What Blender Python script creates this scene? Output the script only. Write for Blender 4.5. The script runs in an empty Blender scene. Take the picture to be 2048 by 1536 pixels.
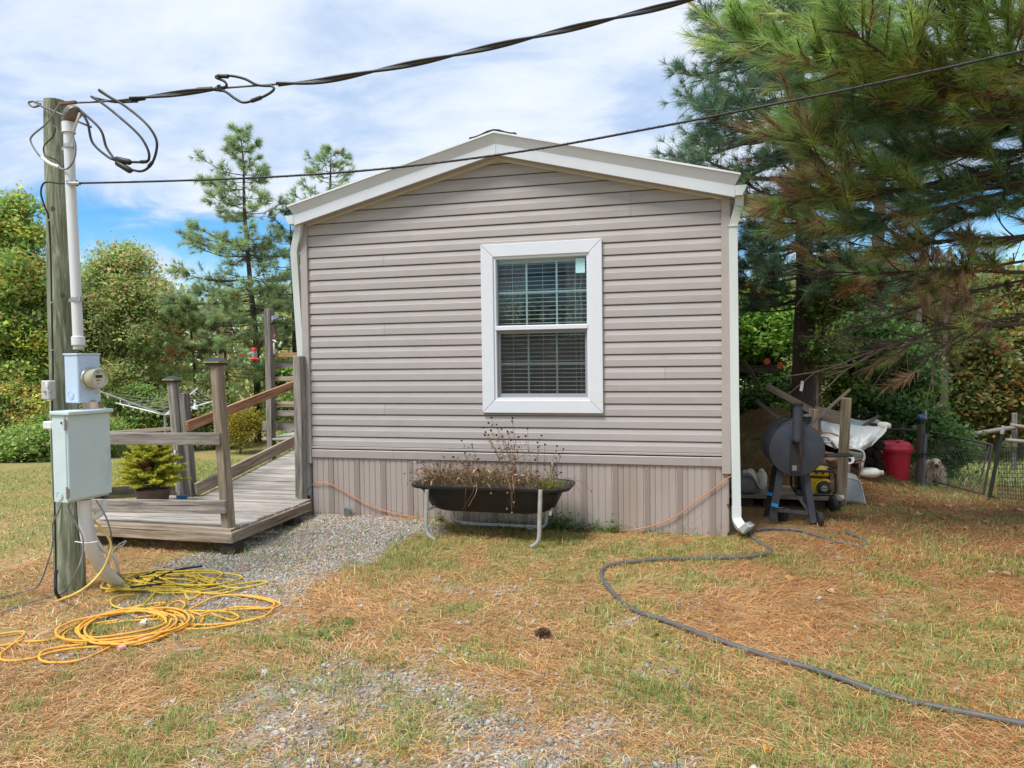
import bpy, math, random
import numpy as np
from mathutils import Vector, Matrix

S = bpy.context.scene
COL = S.collection
rng = np.random.default_rng(7)
random.seed(7)

# ------------------------------------------------------------------ camera
F_PX = 1420.0
YAW, PITCH, ROLL = (math.radians(a) for a in (14.13, -1.83, -0.72))
CAM = np.array([0.0, 0.0, 1.642])
_cy, _sy, _cp, _sp = math.cos(YAW), math.sin(YAW), math.cos(PITCH), math.sin(PITCH)
FWD = np.array([-_sy * _cp, _cy * _cp, _sp])
_r0 = np.array([_cy, _sy, 0.0])
_u0 = np.cross(_r0, FWD)
RGT = _r0 * math.cos(ROLL) + _u0 * math.sin(ROLL)
UP = -_r0 * math.sin(ROLL) + _u0 * math.cos(ROLL)
cd = bpy.data.cameras.new('camera')
cam = bpy.data.objects.new('camera', cd)
COL.objects.link(cam)
M = Matrix(((RGT[0], UP[0], -FWD[0], CAM[0]), (RGT[1], UP[1], -FWD[1], CAM[1]),
            (RGT[2], UP[2], -FWD[2], CAM[2]), (0, 0, 0, 1)))
cam.matrix_world = M
cd.sensor_width = 36.0
cd.lens = 36.0 * F_PX / 2048.0
cd.clip_start = 0.05
cd.clip_end = 2000.0
S.camera = cam

# ------------------------------------------------------------------ world, sun, exposure
SUN_EL, SUN_AZ = math.radians(60), math.radians(215)   # sun behind us and to the left, azimuth from +Y towards +X
w = bpy.data.worlds.new('World')
S.world = w
w.use_nodes = True
nt = w.node_tree
nt.nodes.clear()


def wn(t, **kw):
    n = nt.nodes.new(t)
    for k, v in kw.items():
        setattr(n, k, v)
    return n


def wmath(op, a, b=None, c=None):
    n = wn('ShaderNodeMath', operation=op)
    for i, x in enumerate((a, b, c)):
        if x is None:
            continue
        if isinstance(x, (int, float)):
            n.inputs[i].default_value = x
        else:
            nt.links.new(x, n.inputs[i])
    return n.outputs[0]


def wmap(x, a, b, c=0.0, d=1.0, smooth=True):
    n = wn('ShaderNodeMapRange')
    n.interpolation_type = 'SMOOTHSTEP' if smooth else 'LINEAR'
    for i, v in enumerate((a, b, c, d)):
        n.inputs[i + 1].default_value = v
    nt.links.new(x, n.inputs[0])
    return n.outputs[0]


def wmix(f, a, b):
    n = wn('ShaderNodeMix', data_type='RGBA')
    if isinstance(f, (int, float)):
        n.inputs[0].default_value = f
    else:
        nt.links.new(f, n.inputs[0])
    for i, x in ((6, a), (7, b)):
        if isinstance(x, tuple):
            n.inputs[i].default_value = (*x, 1)
        else:
            nt.links.new(x, n.inputs[i])
    return n.outputs[2]


def wnoise(vec, scale, detail=6, rough=.55, dist=0.0):
    n = wn('ShaderNodeTexNoise')
    n.inputs['Scale'].default_value = scale
    n.inputs['Detail'].default_value = detail
    n.inputs['Roughness'].default_value = rough
    n.inputs['Distortion'].default_value = dist
    nt.links.new(vec, n.inputs['Vector'])
    return n.outputs[0]


sky = wn('ShaderNodeTexSky', sky_type='NISHITA')
sky.sun_disc = False
sky.sun_elevation = SUN_EL
sky.sun_rotation = SUN_AZ
sky.air_density = 1.0
sky.dust_density = 0.4
sky.ozone_density = 2.0
tc = wn('ShaderNodeTexCoord')
sep = wn('ShaderNodeSeparateXYZ')
nt.links.new(tc.outputs['Generated'], sep.inputs[0])
zc = wmath('MAXIMUM', sep.outputs[2], 0.03)
# cloud sheet seen in perspective: direction projected on a level ceiling
zz = wmath('ADD', zc, 0.16)
cx = wmath('DIVIDE', sep.outputs[0], zz)
cyy = wmath('DIVIDE', sep.outputs[1], zz)
comb = wn('ShaderNodeCombineXYZ')
nt.links.new(cx, comb.inputs[0])
nt.links.new(wmath('MULTIPLY', cyy, 1.5), comb.inputs[1])
big = wnoise(comb.outputs[0], 0.62, 4, .5, .35)
mid = wnoise(comb.outputs[0], 1.9, 7, .58, .5)
fine = wnoise(comb.outputs[0], 6.5, 6, .6, .2)
wisp = wnoise(tc.outputs['Generated'], 9.0, 6, .6, .3)
el = wmath('ADD', sep.outputs[2], wmath('MULTIPLY', wmath('SUBTRACT', mid, .5), .10))
# broken lower edge of the cloud deck: blue shows between about 5 and 11 degrees above the horizon
deck = wmap(el, 0.168, 0.212)
low = wmath('MULTIPLY', wmap(wisp, .50, .64), wmap(sep.outputs[2], .19, .11))
thin = wmap(wmath('ADD', mid, wmath('MULTIPLY', big, .6)), .55, .82)
cover = wmath('MULTIPLY', deck, wmath('ADD', wmath('MULTIPLY', thin, .30), .70))
cover = wmath('MAXIMUM', cover, wmath('MULTIPLY', low, .85))
cover = wmath('MINIMUM', cover, 1.0)
tone = wmath('ADD', wmath('MULTIPLY', mid, .55), wmath('ADD', wmath('MULTIPLY', big, .55), wmath('MULTIPLY', fine, .22)))
tone = wmap(tone, .50, .82)
cloud = wmix(tone, (4.3, 5.2, 6.6), (6.1, 6.55, 7.2))
hs = wn('ShaderNodeHueSaturation')
hs.inputs['Saturation'].default_value = 1.5
hs.inputs['Value'].default_value = 1.25
nt.links.new(sky.outputs[0], hs.inputs['Color'])
colr = wmix(cover, hs.outputs[0], cloud)
bg = wn('ShaderNodeBackground')
bg.inputs['Strength'].default_value = 0.10
nt.links.new(colr, bg.inputs['Color'])
out = wn('ShaderNodeOutputWorld')
nt.links.new(bg.outputs[0], out.inputs[0])

sl = bpy.data.lights.new('sun', 'SUN')
sl.energy = 3.1
sl.angle = math.radians(20)
sl.color = (1.0, .965, .91)
sun = bpy.data.objects.new('sun', sl)
COL.objects.link(sun)
_sd = Vector((math.sin(SUN_AZ) * math.cos(SUN_EL), math.cos(SUN_AZ) * math.cos(SUN_EL), math.sin(SUN_EL)))
sun.rotation_euler = _sd.to_track_quat('Z', 'Y').to_euler()
sun.location = (0, 0, 30)

S.view_settings.view_transform = 'Standard'
S.view_settings.look = 'None'
S.view_settings.exposure = 0.58
S.view_settings.gamma = 1.0
S.view_settings.use_curve_mapping = False
S.cycles.max_bounces = 6
S.cycles.diffuse_bounces = 3
S.cycles.transparent_max_bounces = 8
S.cycles.use_denoising = True

# ------------------------------------------------------------------ measuring helpers (photo pixel -> place in the yard)


def ray(px, py):
    return FWD + RGT * (px - 1024) / F_PX - UP * (py - 768) / F_PX


def P(px, py, Y):
    d = ray(px, py)
    return CAM + d * (Y / d[1])


def PX(px, py, X):
    d = ray(px, py)
    return CAM + d * (X / d[0])


def PZ(px, py, Z=0.0):
    d = ray(px, py)
    return CAM + d * ((Z - CAM[2]) / d[2])


def PN(px, py, p0, n):
    d = ray(px, py)
    n = np.asarray(n, float)
    return CAM + d * (np.dot(np.asarray(p0) - CAM, n) / np.dot(d, n))


def sstep(a, b, x):
    t = np.clip((x - a) / (b - a), 0, 1)
    return t * t * (3 - 2 * t)


def vnoise(x, y, seed=0):
    x = np.asarray(x, float); y = np.asarray(y, float)
    xi = np.floor(x).astype(np.int64); yi = np.floor(y).astype(np.int64)
    fx = x - xi; fy = y - yi
    fx = fx * fx * (3 - 2 * fx); fy = fy * fy * (3 - 2 * fy)

    def hsh(a, b):
        h = (a * 374761393 + b * 668265263 + seed * 974634777) & 0xffffffff
        h = ((h ^ (h >> 13)) * 1274126177) & 0xffffffff
        return ((h ^ (h >> 16)) & 0xffff) / 65535.0
    a = hsh(xi, yi); b = hsh(xi + 1, yi); c = hsh(xi, yi + 1); d = hsh(xi + 1, yi + 1)
    return (a * (1 - fx) + b * fx) * (1 - fy) + (c * (1 - fx) + d * fx) * fy


def fbm(x, y, seed=0, oct=4):
    s = 0; a = .5; t = 0
    for i in range(oct):
        s = s + a * vnoise(x * 2 ** i, y * 2 ** i, seed + i * 13); t += a; a *= .5
    return s / t


def terrain(x, y):
    x = np.asarray(x, float); y = np.asarray(y, float)
    h = -0.42 * sstep(7.3, 15.0, y)
    h = h + .034 * (fbm(x * .9, y * .9, 3) - .5) * (1 - .4 * sstep(6, 7, y))
    h = h + .055 * np.exp(-(((x + 3.2) / 1.1) ** 2 + ((y - 6.6) / .8) ** 2))         # gravel heap by the wall
    h = h - .03 * np.exp(-(((x + 4.6) / 1.0) ** 2 + ((y - 5.9) / .6) ** 2))
    # bank of pine straw behind the corner of the home
    r = ((x - 1.15) / 1.25) ** 2 + ((y - 11.0) / 1.5) ** 2
    h = h + 1.10 * np.exp(-r * 1.3)
    return h


def th(x, y):
    return float(terrain(x, y))


def G(px, py):
    d = ray(px, py)
    t = 2.0
    for i in range(400):
        p = CAM + d * t
        g = p[2] - th(p[0], p[1])
        if g < .0008:
            break
        t += max(.002, g / max(.06, abs(d[2])) * .35)
    p = CAM + d * t
    return np.array([p[0], p[1], th(p[0], p[1])])


def V(*a):
    return np.array(a, float)


def unit(v):
    v = np.asarray(v, float)
    return v / max(1e-9, np.linalg.norm(v))


def smooth_path(pts, n=8):
    p = [np.asarray(q, float) for q in pts]
    if len(p) < 3:
        return p
    p = [2 * p[0] - p[1]] + p + [2 * p[-1] - p[-2]]
    out = []
    for i in range(1, len(p) - 2):
        for k in range(n):
            t = k / n
            a, b, c, d = p[i - 1], p[i], p[i + 1], p[i + 2]
            out.append(.5 * (2 * b + (c - a) * t + (2 * a - 5 * b + 4 * c - d) * t * t + (3 * b - a - 3 * c + d) * t ** 3))
    out.append(p[-2])
    return out


# ------------------------------------------------------------------ mesh builder
ORG = {}


class MB:
    def __init__(s):
        s.v = []; s.f = []; s.uv = []; s.n = 0

    def add(s, verts, faces, uvs=None):
        k = s.n
        s.v.extend([tuple(map(float, q)) for q in verts]); s.n += len(verts)
        for i, f in enumerate(faces):
            s.f.append(tuple(k + j for j in f))
            s.uv.append(uvs[i] if uvs else [(0, 0)] * len(f))
        return s

    def box(s, c, size, rz=0.0, R=None):
        c = np.asarray(c, float); hx, hy, hz = (q / 2 for q in size)
        if R is None:
            ca, sa = math.cos(rz), math.sin(rz)
            R = np.array([[ca, -sa, 0], [sa, ca, 0], [0, 0, 1]])
        vs = [c + R @ np.array([a * hx, b * hy, d * hz]) for d in (-1, 1) for b in (-1, 1) for a in (-1, 1)]
        return s.add(vs, [(0, 2, 3, 1), (4, 5, 7, 6), (0, 1, 5, 4), (2, 6, 7, 3), (0, 4, 6, 2), (1, 3, 7, 5)])

    def beam(s, p0, p1, w, h, up=(0, 0, 1), w1=None, h1=None):
        """lumber from p0 to p1, w across, h along up; uv runs along the grain in metres"""
        p0 = np.asarray(p0, float); p1 = np.asarray(p1, float)
        d = p1 - p0; L = np.linalg.norm(d); d = d / L
        sd = unit(np.cross(d, np.asarray(up, float))); u = np.cross(sd, d)
        w1 = w if w1 is None else w1; h1 = h if h1 is None else h1
        vs = []
        for p, ww, hh in ((p0, w, h), (p1, w1, h1)):
            for a, b in ((-1, -1), (1, -1), (1, 1), (-1, 1)):
                vs.append(p + sd * a * ww / 2 + u * b * hh / 2)
        o = random.random() * 20
        fs = []; uv = []
        cum = [0, w, w + h, 2 * w + h, 2 * w + 2 * h]
        for i in range(4):
            j = (i + 1) % 4
            fs.append((i, i + 4, j + 4, j)[::-1])
            uv.append([(o, o + cum[i]), (o + L, o + cum[i]), (o + L, o + cum[i + 1]), (o, o + cum[i + 1])][::-1])
        e = lambda c0: [(c0 + .0, o), (c0 + .02, o), (c0 + .02, o + h), (c0, o + h)]
        fs.append((0, 1, 2, 3)[::-1]); uv.append(e(o + 7)); fs.append((4, 5, 6, 7)[::-1]); uv.append(e(o + 9))
        fs[-2] = fs[-2][::-1]; fs[-2] = (3, 2, 1, 0); fs[-1] = (4, 5, 6, 7)
        return s.add(vs, fs, uv)

    def tube(s, pts, r, seg=8, caps=True, sect=None, up0=None):
        pts = [np.asarray(p, float) for p in pts]
        n = len(pts)
        rr = [r] * n if np.isscalar(r) else list(r)
        if sect is None:
            sect = [(math.cos(2 * math.pi * i / seg), math.sin(2 * math.pi * i / seg)) for i in range(seg)]
        m = len(sect)
        t = [unit(pts[min(i + 1, n - 1)] - pts[max(i - 1, 0)]) for i in range(n)]
        ref = np.asarray(up0 if up0 is not None else ((0, 0, 1) if abs(t[0][2]) < .9 else (1, 0, 0)), float)
        a = unit(np.cross(t[0], ref))
        vs = []; L = 0; Ls = []
        for i in range(n):
            a = unit(a - t[i] * np.dot(a, t[i])); b = np.cross(t[i], a)
            if i:
                L += np.linalg.norm(pts[i] - pts[i - 1])
            Ls.append(L)
            for (x, y) in sect:
                vs.append(pts[i] + (a * x + b * y) * rr[i])
        fs = []; uv = []
        for i in range(n - 1):
            for j in range(m):
                k = (j + 1) % m
                fs.append((i * m + j, i * m + k, (i + 1) * m + k, (i + 1) * m + j))
                uv.append([(Ls[i], j / m), (Ls[i], (j + 1) / m), (Ls[i + 1], (j + 1) / m), (Ls[i + 1], j / m)])
        if caps:
            fs.append(tuple(range(m))[::-1]); uv.append([(0, 0)] * m)
            fs.append(tuple((n - 1) * m + j for j in range(m))); uv.append([(0, 0)] * m)
        return s.add(vs, fs, uv)

    def lathe(s, prof, c=(0, 0, 0), axis=(0, 0, 1), seg=24, cap0=False, cap1=False):
        c = np.asarray(c, float); ax = unit(axis)
        a = unit(np.cross(ax, (0, 0, 1) if abs(ax[2]) < .9 else (1, 0, 0))); b = np.cross(ax, a)
        vs = []
        for (r, z) in prof:
            for j in range(seg):
                q = 2 * math.pi * j / seg
                vs.append(c + ax * z + (a * math.cos(q) + b * math.sin(q)) * r)
        fs = []; n = len(prof)
        for i in range(n - 1):
            for j in range(seg):
                k = (j + 1) % seg
                fs.append((i * seg + j, i * seg + k, (i + 1) * seg + k, (i + 1) * seg + j))
        if cap0:
            fs.append(tuple(range(seg))[::-1])
        if cap1:
            fs.append(tuple((n - 1) * seg + j for j in range(seg)))
        return s.add(vs, fs)

    def prism(s, poly, ext):
        """flat 3-d polygon pushed along ext"""
        p = [np.asarray(q, float) for q in poly]; e = np.asarray(ext, float); n = len(p)
        vs = p + [q + e for q in p]
        fs = [tuple(range(n))[::-1], tuple(range(n, 2 * n))]
        for i in range(n):
            j = (i + 1) % n
            fs.append((i, j, j + n, i + n))
        return s.add(vs, fs)

    def ball(s, c, r, seg=10, rings=6, sc=(1, 1, 1)):
        c = np.asarray(c, float)
        vs = [c + np.array([0, 0, -r * sc[2]])]
        for i in range(1, rings):
            ph = -math.pi / 2 + math.pi * i / rings
            for j in range(seg):
                q = 2 * math.pi * j / seg
                vs.append(c + r * np.array([math.cos(ph) * math.cos(q) * sc[0], math.cos(ph) * math.sin(q) * sc[1], math.sin(ph) * sc[2]]))
        vs.append(c + np.array([0, 0, r * sc[2]]))
        fs = []
        for j in range(seg):
            fs.append((0, 1 + (j + 1) % seg, 1 + j))
        for i in range(rings - 2):
            for j in range(seg):
                a = 1 + i * seg
                fs.append((a + j, a + (j + 1) % seg, a + seg + (j + 1) % seg, a + seg + j))
        a = 1 + (rings - 2) * seg
        for j in range(seg):
            fs.append((a + j, a + (j + 1) % seg, len(vs) - 1))
        return s.add(vs, fs)

    def build(s, name, mat, parent=None, smooth=None, bevel=0.0, label=None, fix=True):
        me = bpy.data.meshes.new(name)
        o = np.zeros(3)
        if parent is not None:
            o = ORG[parent.name]
        vv = [(a - o[0], b - o[1], c - o[2]) for a, b, c in s.v]
        me.from_pydata(vv, [], s.f)
        ul = me.uv_layers.new(name='UVMap')
        flat = [x for f in s.uv for q in f for x in q]
        if len(flat) == 2 * len(me.loops):
            ul.data.foreach_set('uv', flat)
        if fix:
            import bmesh
            bm = bmesh.new(); bm.from_mesh(me)
            bmesh.ops.recalc_face_normals(bm, faces=bm.faces)
            bm.to_mesh(me); bm.free()
        me.materials.append(mat)
        if smooth is not None:
            me.polygons.foreach_set('use_smooth', [True] * len(me.polygons))
            me.set_sharp_from_angle(angle=math.radians(smooth))
        ob = bpy.data.objects.new(name, me)
        COL.objects.link(ob)
        if parent is not None:
            ob.parent = parent
            ORG[ob.name] = o
        else:
            ORG[ob.name] = np.zeros(3)
        if bevel:
            b = ob.modifiers.new('bevel', 'BEVEL'); b.width = bevel; b.segments = 1; b.limit_method = 'ANGLE'
            b.angle_limit = math.radians(40)
        if label:
            ob['label'] = label
        return ob


def tag(o, label, cat, group=None, kind=None):
    o['label'] = label; o['category'] = cat
    if group:
        o['group'] = group
    if kind:
        o['kind'] = kind
    return o


def thing(name, label, cat, loc, group=None):
    o = bpy.data.objects.new(name, None)
    o.empty_display_size = .1
    COL.objects.link(o)
    o.location = tuple(float(q) for q in loc)
    ORG[o.name] = np.asarray(loc, float)
    return tag(o, label, cat, group)


def struct(o):
    o['kind'] = 'structure'
    return o


def npmesh(name, verts, faces_flat, loop_tot, mat, col=None, parent=None, smooth=False):
    """big mesh from numpy arrays; faces all have loop_tot corners, or loop_tot is an array"""
    me = bpy.data.meshes.new(name)
    o = ORG[parent.name] if parent is not None else np.zeros(3)
    verts = np.asarray(verts, np.float32) - o.astype(np.float32)
    me.vertices.add(len(verts)); me.vertices.foreach_set('co', verts.ravel())
    ff = np.asarray(faces_flat, np.int32).ravel()
    if np.isscalar(loop_tot):
        nf = len(ff) // loop_tot
        lt = np.full(nf, loop_tot, np.int32)
    else:
        lt = np.asarray(loop_tot, np.int32); nf = len(lt)
    me.loops.add(len(ff)); me.loops.foreach_set('vertex_index', ff)
    me.polygons.add(nf)
    st = np.zeros(nf, np.int32); st[1:] = np.cumsum(lt)[:-1]
    me.polygons.foreach_set('loop_start', st)
    if smooth:
        me.polygons.foreach_set('use_smooth', np.ones(nf, bool))
    if col is not None:
        a = me.color_attributes.new('tint', 'FLOAT_COLOR', 'POINT')
        c4 = np.ones((len(verts), 4), np.float32); c4[:, :3] = col
        a.data.foreach_set('color', c4.ravel())
    me.update(calc_edges=True)
    me.materials.append(mat)
    ob = bpy.data.objects.new(name, me)
    COL.objects.link(ob)
    if parent is not None:
        ob.parent = parent
    ORG[ob.name] = o
    return ob


# ------------------------------------------------------------------ materials
def srgb(r, g, b):
    f = lambda c: (c / 255 / 12.92) if c / 255 <= .04045 else ((c / 255 + .055) / 1.055) ** 2.4
    return (f(r), f(g), f(b))


class NT:
    def __init__(s, name):
        s.m = bpy.data.materials.new(name); s.m.use_nodes = True
        s.t = s.m.node_tree; s.b = s.t.nodes['Principled BSDF']; s.o = s.t.nodes['Material Output']

    def n(s, t, **kw):
        q = s.t.nodes.new(t)
        for k, v in kw.items():
            if isinstance(k, str) and hasattr(q, k):
                setattr(q, k, v)
        return q

    def L(s, a, b):
        s.t.links.new(a, b)

    def noise(s, vec, scale, detail=5, rough=.55, dist=0.):
        q = s.n('ShaderNodeTexNoise')
        q.inputs['Scale'].default_value = scale; q.inputs['Detail'].default_value = detail
        q.inputs['Roughness'].default_value = rough; q.inputs['Distortion'].default_value = dist
        s.L(vec, q.inputs['Vector'])
        return q.outputs[0]

    def ramp(s, x, stops):
        q = s.n('ShaderNodeValToRGB')
        e = q.color_ramp.elements
        while len(e) < len(stops):
            e.new(.5)
        for i, (p, c) in enumerate(stops):
            e[i].position = p; e[i].color = (*c, 1)
        s.L(x, q.inputs[0])
        return q.outputs[0]

    def mix(s, f, a, b, mode='MIX'):
        q = s.n('ShaderNodeMix', data_type='RGBA'); q.blend_type = mode
        if isinstance(f, (int, float)):
            q.inputs[0].default_value = f
        else:
            s.L(f, q.inputs[0])
        for i, x in ((6, a), (7, b)):
            if isinstance(x, tuple):
                q.inputs[i].default_value = (*x, 1)
            else:
                s.L(x, q.inputs[i])
        return q.outputs[2]

    def rng(s, x, a, b, c=0., d=1.):
        q = s.n('ShaderNodeMapRange'); q.interpolation_type = 'SMOOTHSTEP'
        for i, v in enumerate((a, b, c, d)):
            q.inputs[i + 1].default_value = v
        s.L(x, q.inputs[0])
        return q.outputs[0]

    def math(s, op, a, b=None):
        q = s.n('ShaderNodeMath', operation=op)
        for i, x in enumerate((a, b)):
            if x is None:
                continue
            if isinstance(x, (int, float)):
                q.inputs[i].default_value = x
            else:
                s.L(x, q.inputs[i])
        return q.outputs[0]

    def bump(s, h, strength=.3, dist=.01):
        q = s.n('ShaderNodeBump')
        q.inputs['Strength'].default_value = strength; q.inputs['Distance'].default_value = dist
        s.L(h, q.inputs['Height']); s.L(q.outputs[0], s.b.inputs['Normal'])

    def set(s, **kw):
        for k, v in kw.items():
            s.b.inputs[k].default_value = v
        return s


def pm(name, col, rough=.6, var=.12, scale=6., metallic=0., spec=.4, dirt=None, dirt_amt=.5, bump=.0, bscale=80., stretch=None, bdist=.003):
    q = NT(name)
    tcn = q.n('ShaderNodeTexCoord')
    vec = tcn.outputs['Object']
    if stretch:
        mp = q.n('ShaderNodeMapping'); mp.inputs['Scale'].default_value = stretch
        q.L(vec, mp.inputs[0]); vec = mp.outputs[0]
    n = q.noise(vec, scale, 6, .6)
    lo = tuple(c * (1 - var) for c in col); hi = tuple(min(1, c * (1 + var)) for c in col)
    c = q.ramp(n, [(.3, lo), (.7, hi)])
    if dirt:
        n2 = q.noise(vec, scale * .45, 7, .65, .4)
        c = q.mix(q.rng(n2, .52, .72, 0, dirt_amt), c, dirt)
    q.L(c, q.b.inputs['Base Color'])
    rg = q.noise(vec, scale * 2.3, 3)
    mr = q.n('ShaderNodeMapRange')
    for i, v in enumerate((.3, .7, max(0, rough - .08), min(1, rough + .08))):
        mr.inputs[i + 1].default_value = v
    q.L(rg, mr.inputs[0]); q.L(mr.outputs[0], q.b.inputs['Roughness'])
    q.set(Metallic=metallic)
    q.b.inputs['Specular IOR Level'].default_value = spec
    if bump:
        q.bump(q.noise(vec, bscale, 4), bump, bdist)
    return q.m


def woodm(name, dark, midc, light, green=None, green_amt=.3, su=2.0, sv=36., bump=.7):
    q = NT(name)
    uv = q.n('ShaderNodeUVMap')
    mp = q.n('ShaderNodeMapping'); mp.inputs['Scale'].default_value = (su, sv, 1)
    q.L(uv.outputs[0], mp.inputs[0])
    mp2 = q.n('ShaderNodeMapping'); mp2.inputs['Scale'].default_value = (su * .35, sv * .22, 1)
    q.L(uv.outputs[0], mp2.inputs[0])
    g1 = q.noise(mp.outputs[0], 1.0, 8, .68, .8)
    g2 = q.noise(mp2.outputs[0], 1.0, 6, .6, 1.6)
    g = q.math('ADD', q.math('MULTIPLY', g1, .6), q.math('MULTIPLY', g2, .4))
    c = q.ramp(g, [(.36, tuple(x * .8 for x in dark)), (.5, midc), (.64, light)])
    # checks (thin dark splits along the grain)
    mp3 = q.n('ShaderNodeMapping'); mp3.inputs['Scale'].default_value = (su * .5, sv * 1.1, 1)
    q.L(uv.outputs[0], mp3.inputs[0])
    ck = q.noise(mp3.outputs[0], 1.0, 3, .5, .3)
    c = q.mix(q.rng(ck, .62, .69, 0, .8), c, tuple(x * .35 for x in dark))
    oi = q.n('ShaderNodeObjectInfo')
    mr = q.n('ShaderNodeMapRange')
    mr.inputs[3].default_value = .78; mr.inputs[4].default_value = 1.18
    q.L(oi.outputs['Random'], mr.inputs[0])
    hv = q.n('ShaderNodeHueSaturation'); q.L(c, hv.inputs['Color']); q.L(mr.outputs[0], hv.inputs['Value'])
    c = hv.outputs[0]
    if green:
        tcn = q.n('ShaderNodeTexCoord')
        n3 = q.noise(tcn.outputs['Object'], 5.0, 5, .6)
        c = q.mix(q.rng(n3, .48, .68, 0, green_amt), c, green)
    q.L(c, q.b.inputs['Base Color'])
    q.set(Roughness=.85); q.b.inputs['Specular IOR Level'].default_value = .25
    q.bump(g1, bump, .004)
    return q.m


def leafm(name, transl=.35, rough=.55, spec=.3):
    """foliage: colour comes from the tint each leaf was given"""
    q = NT(name)
    at = q.n('ShaderNodeAttribute'); at.attribute_name = 'tint'
    q.L(at.outputs['Color'], q.b.inputs['Base Color'])
    q.set(Roughness=rough); q.b.inputs['Specular IOR Level'].default_value = spec
    if transl:
        tr = q.n('ShaderNodeBsdfTranslucent')
        hv = q.n('ShaderNodeHueSaturation'); hv.inputs['Value'].default_value = 1.25; hv.inputs['Saturation'].default_value = 1.1
        q.L(at.outputs['Color'], hv.inputs['Color']); q.L(hv.outputs[0], tr.inputs['Color'])
        mx = q.n('ShaderNodeMixShader'); mx.inputs[0].default_value = transl
        q.L(q.b.outputs[0], mx.inputs[1]); q.L(tr.outputs[0], mx.inputs[2])
        q.L(mx.outputs[0], q.o.inputs['Surface'])
    return q.m
# ================================================================== ground
def sdpoly(x, y, poly):
    """signed distance to a polygon, negative inside"""
    x = np.asarray(x, float); y = np.asarray(y, float)
    d = np.full(x.shape, 1e9); inside = np.zeros(x.shape, bool)
    n = len(poly)
    for i in range(n):
        ax, ay = poly[i]; bx, by = poly[(i + 1) % n]
        ex, ey = bx - ax, by - ay
        t = np.clip(((x - ax) * ex + (y - ay) * ey) / (ex * ex + ey * ey), 0, 1)
        d = np.minimum(d, np.hypot(x - ax - t * ex, y - ay - t * ey))
        c = ((ay > y) != (by > y)) & (x < (bx - ax) * (y - ay) / (by - ay + 1e-12) + ax)
        inside ^= c
    return np.where(inside, -d, d)


PAD = [tuple(PZ(*q)[:2]) for q in ((500, 1082), (610, 1034), (850, 1048), (800, 1085), (745, 1110), (700, 1135), (600, 1165), (560, 1205), (430, 1225), (330, 1180), (350, 1140), (420, 1110))]
DRIVE = [tuple(PZ(*q)[:2]) for q in ((520, 1350), (700, 1310), (900, 1330), (1080, 1390), (1250, 1450), (1420, 1560), (1500, 1700), (200, 1700), (330, 1500), (400, 1420))]
SIDE = [tuple(PZ(*q)[:2]) for q in ((0, 1200), (260, 1160), (420, 1150), (640, 1215), (560, 1300), (300, 1290), (0, 1290))]
HOUSE = [(-4.0, 6.79), (.37, 6.79), (.37, 21), (-4.0, 21)]
DECKP = [(-5.5, 5.31), (-3.84, 5.31), (-3.84, 6.79), (-4.0, 12), (-5.6, 12)]


def gravel_amt(x, y):
    n = fbm(x * 2.2, y * 2.2, 5, 4)
    n2 = fbm(x * 5, y * 5, 9, 3)
    a = 1 - sstep(-.12, .32, sdpoly(x, y, PAD) + (n - .5) * .8)
    b = (1 - sstep(-.4, .35, sdpoly(x, y, DRIVE) + (n - .5) * .9)) * (.40 + .60 * sstep(.36, .56, n2 * .5 + n * .5))
    c = (1 - sstep(-.3, .2, sdpoly(x, y, SIDE) + (n - .5) * .9)) * .55 * sstep(.38, .6, n2 * .6 + n * .4)
    d = .45 * sstep(.64, .78, fbm(x * 2.7 + 7, y * 2.7, 21, 4)) * (1 - sstep(7, 8, y))
    return np.clip(np.maximum.reduce([a, b, c, d]), 0, 1)


def green_amt(x, y):
    """how much living grass stands here"""
    n = fbm(x * 1.3, y * 1.3, 31, 4)
    n2 = fbm(x * 4.1, y * 4.1, 37, 3)
    g = sstep(.40, .60, n * .6 + n2 * .4)
    lawn = sstep(-4.2, -5.2, x) * sstep(4.6, 6.0, y)                   # mown lawn beyond the pole
    far = sstep(8.0, 9.5, y) * sstep(1.9, 2.6, x)
    g = np.maximum(g * .9, lawn * (.35 + .65 * sstep(.36, .58, n)))
    g = np.maximum(g, far * (.35 + .65 * sstep(.4, .55, n)))
    strip = np.exp(-((x - 2.0 - .25 * (y - 7)) / .5) ** 2) * sstep(5.2, 6.4, y)
    g = np.maximum(g, strip * .8 * sstep(.3, .5, n2))
    return np.clip(g, 0, 1)


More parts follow.
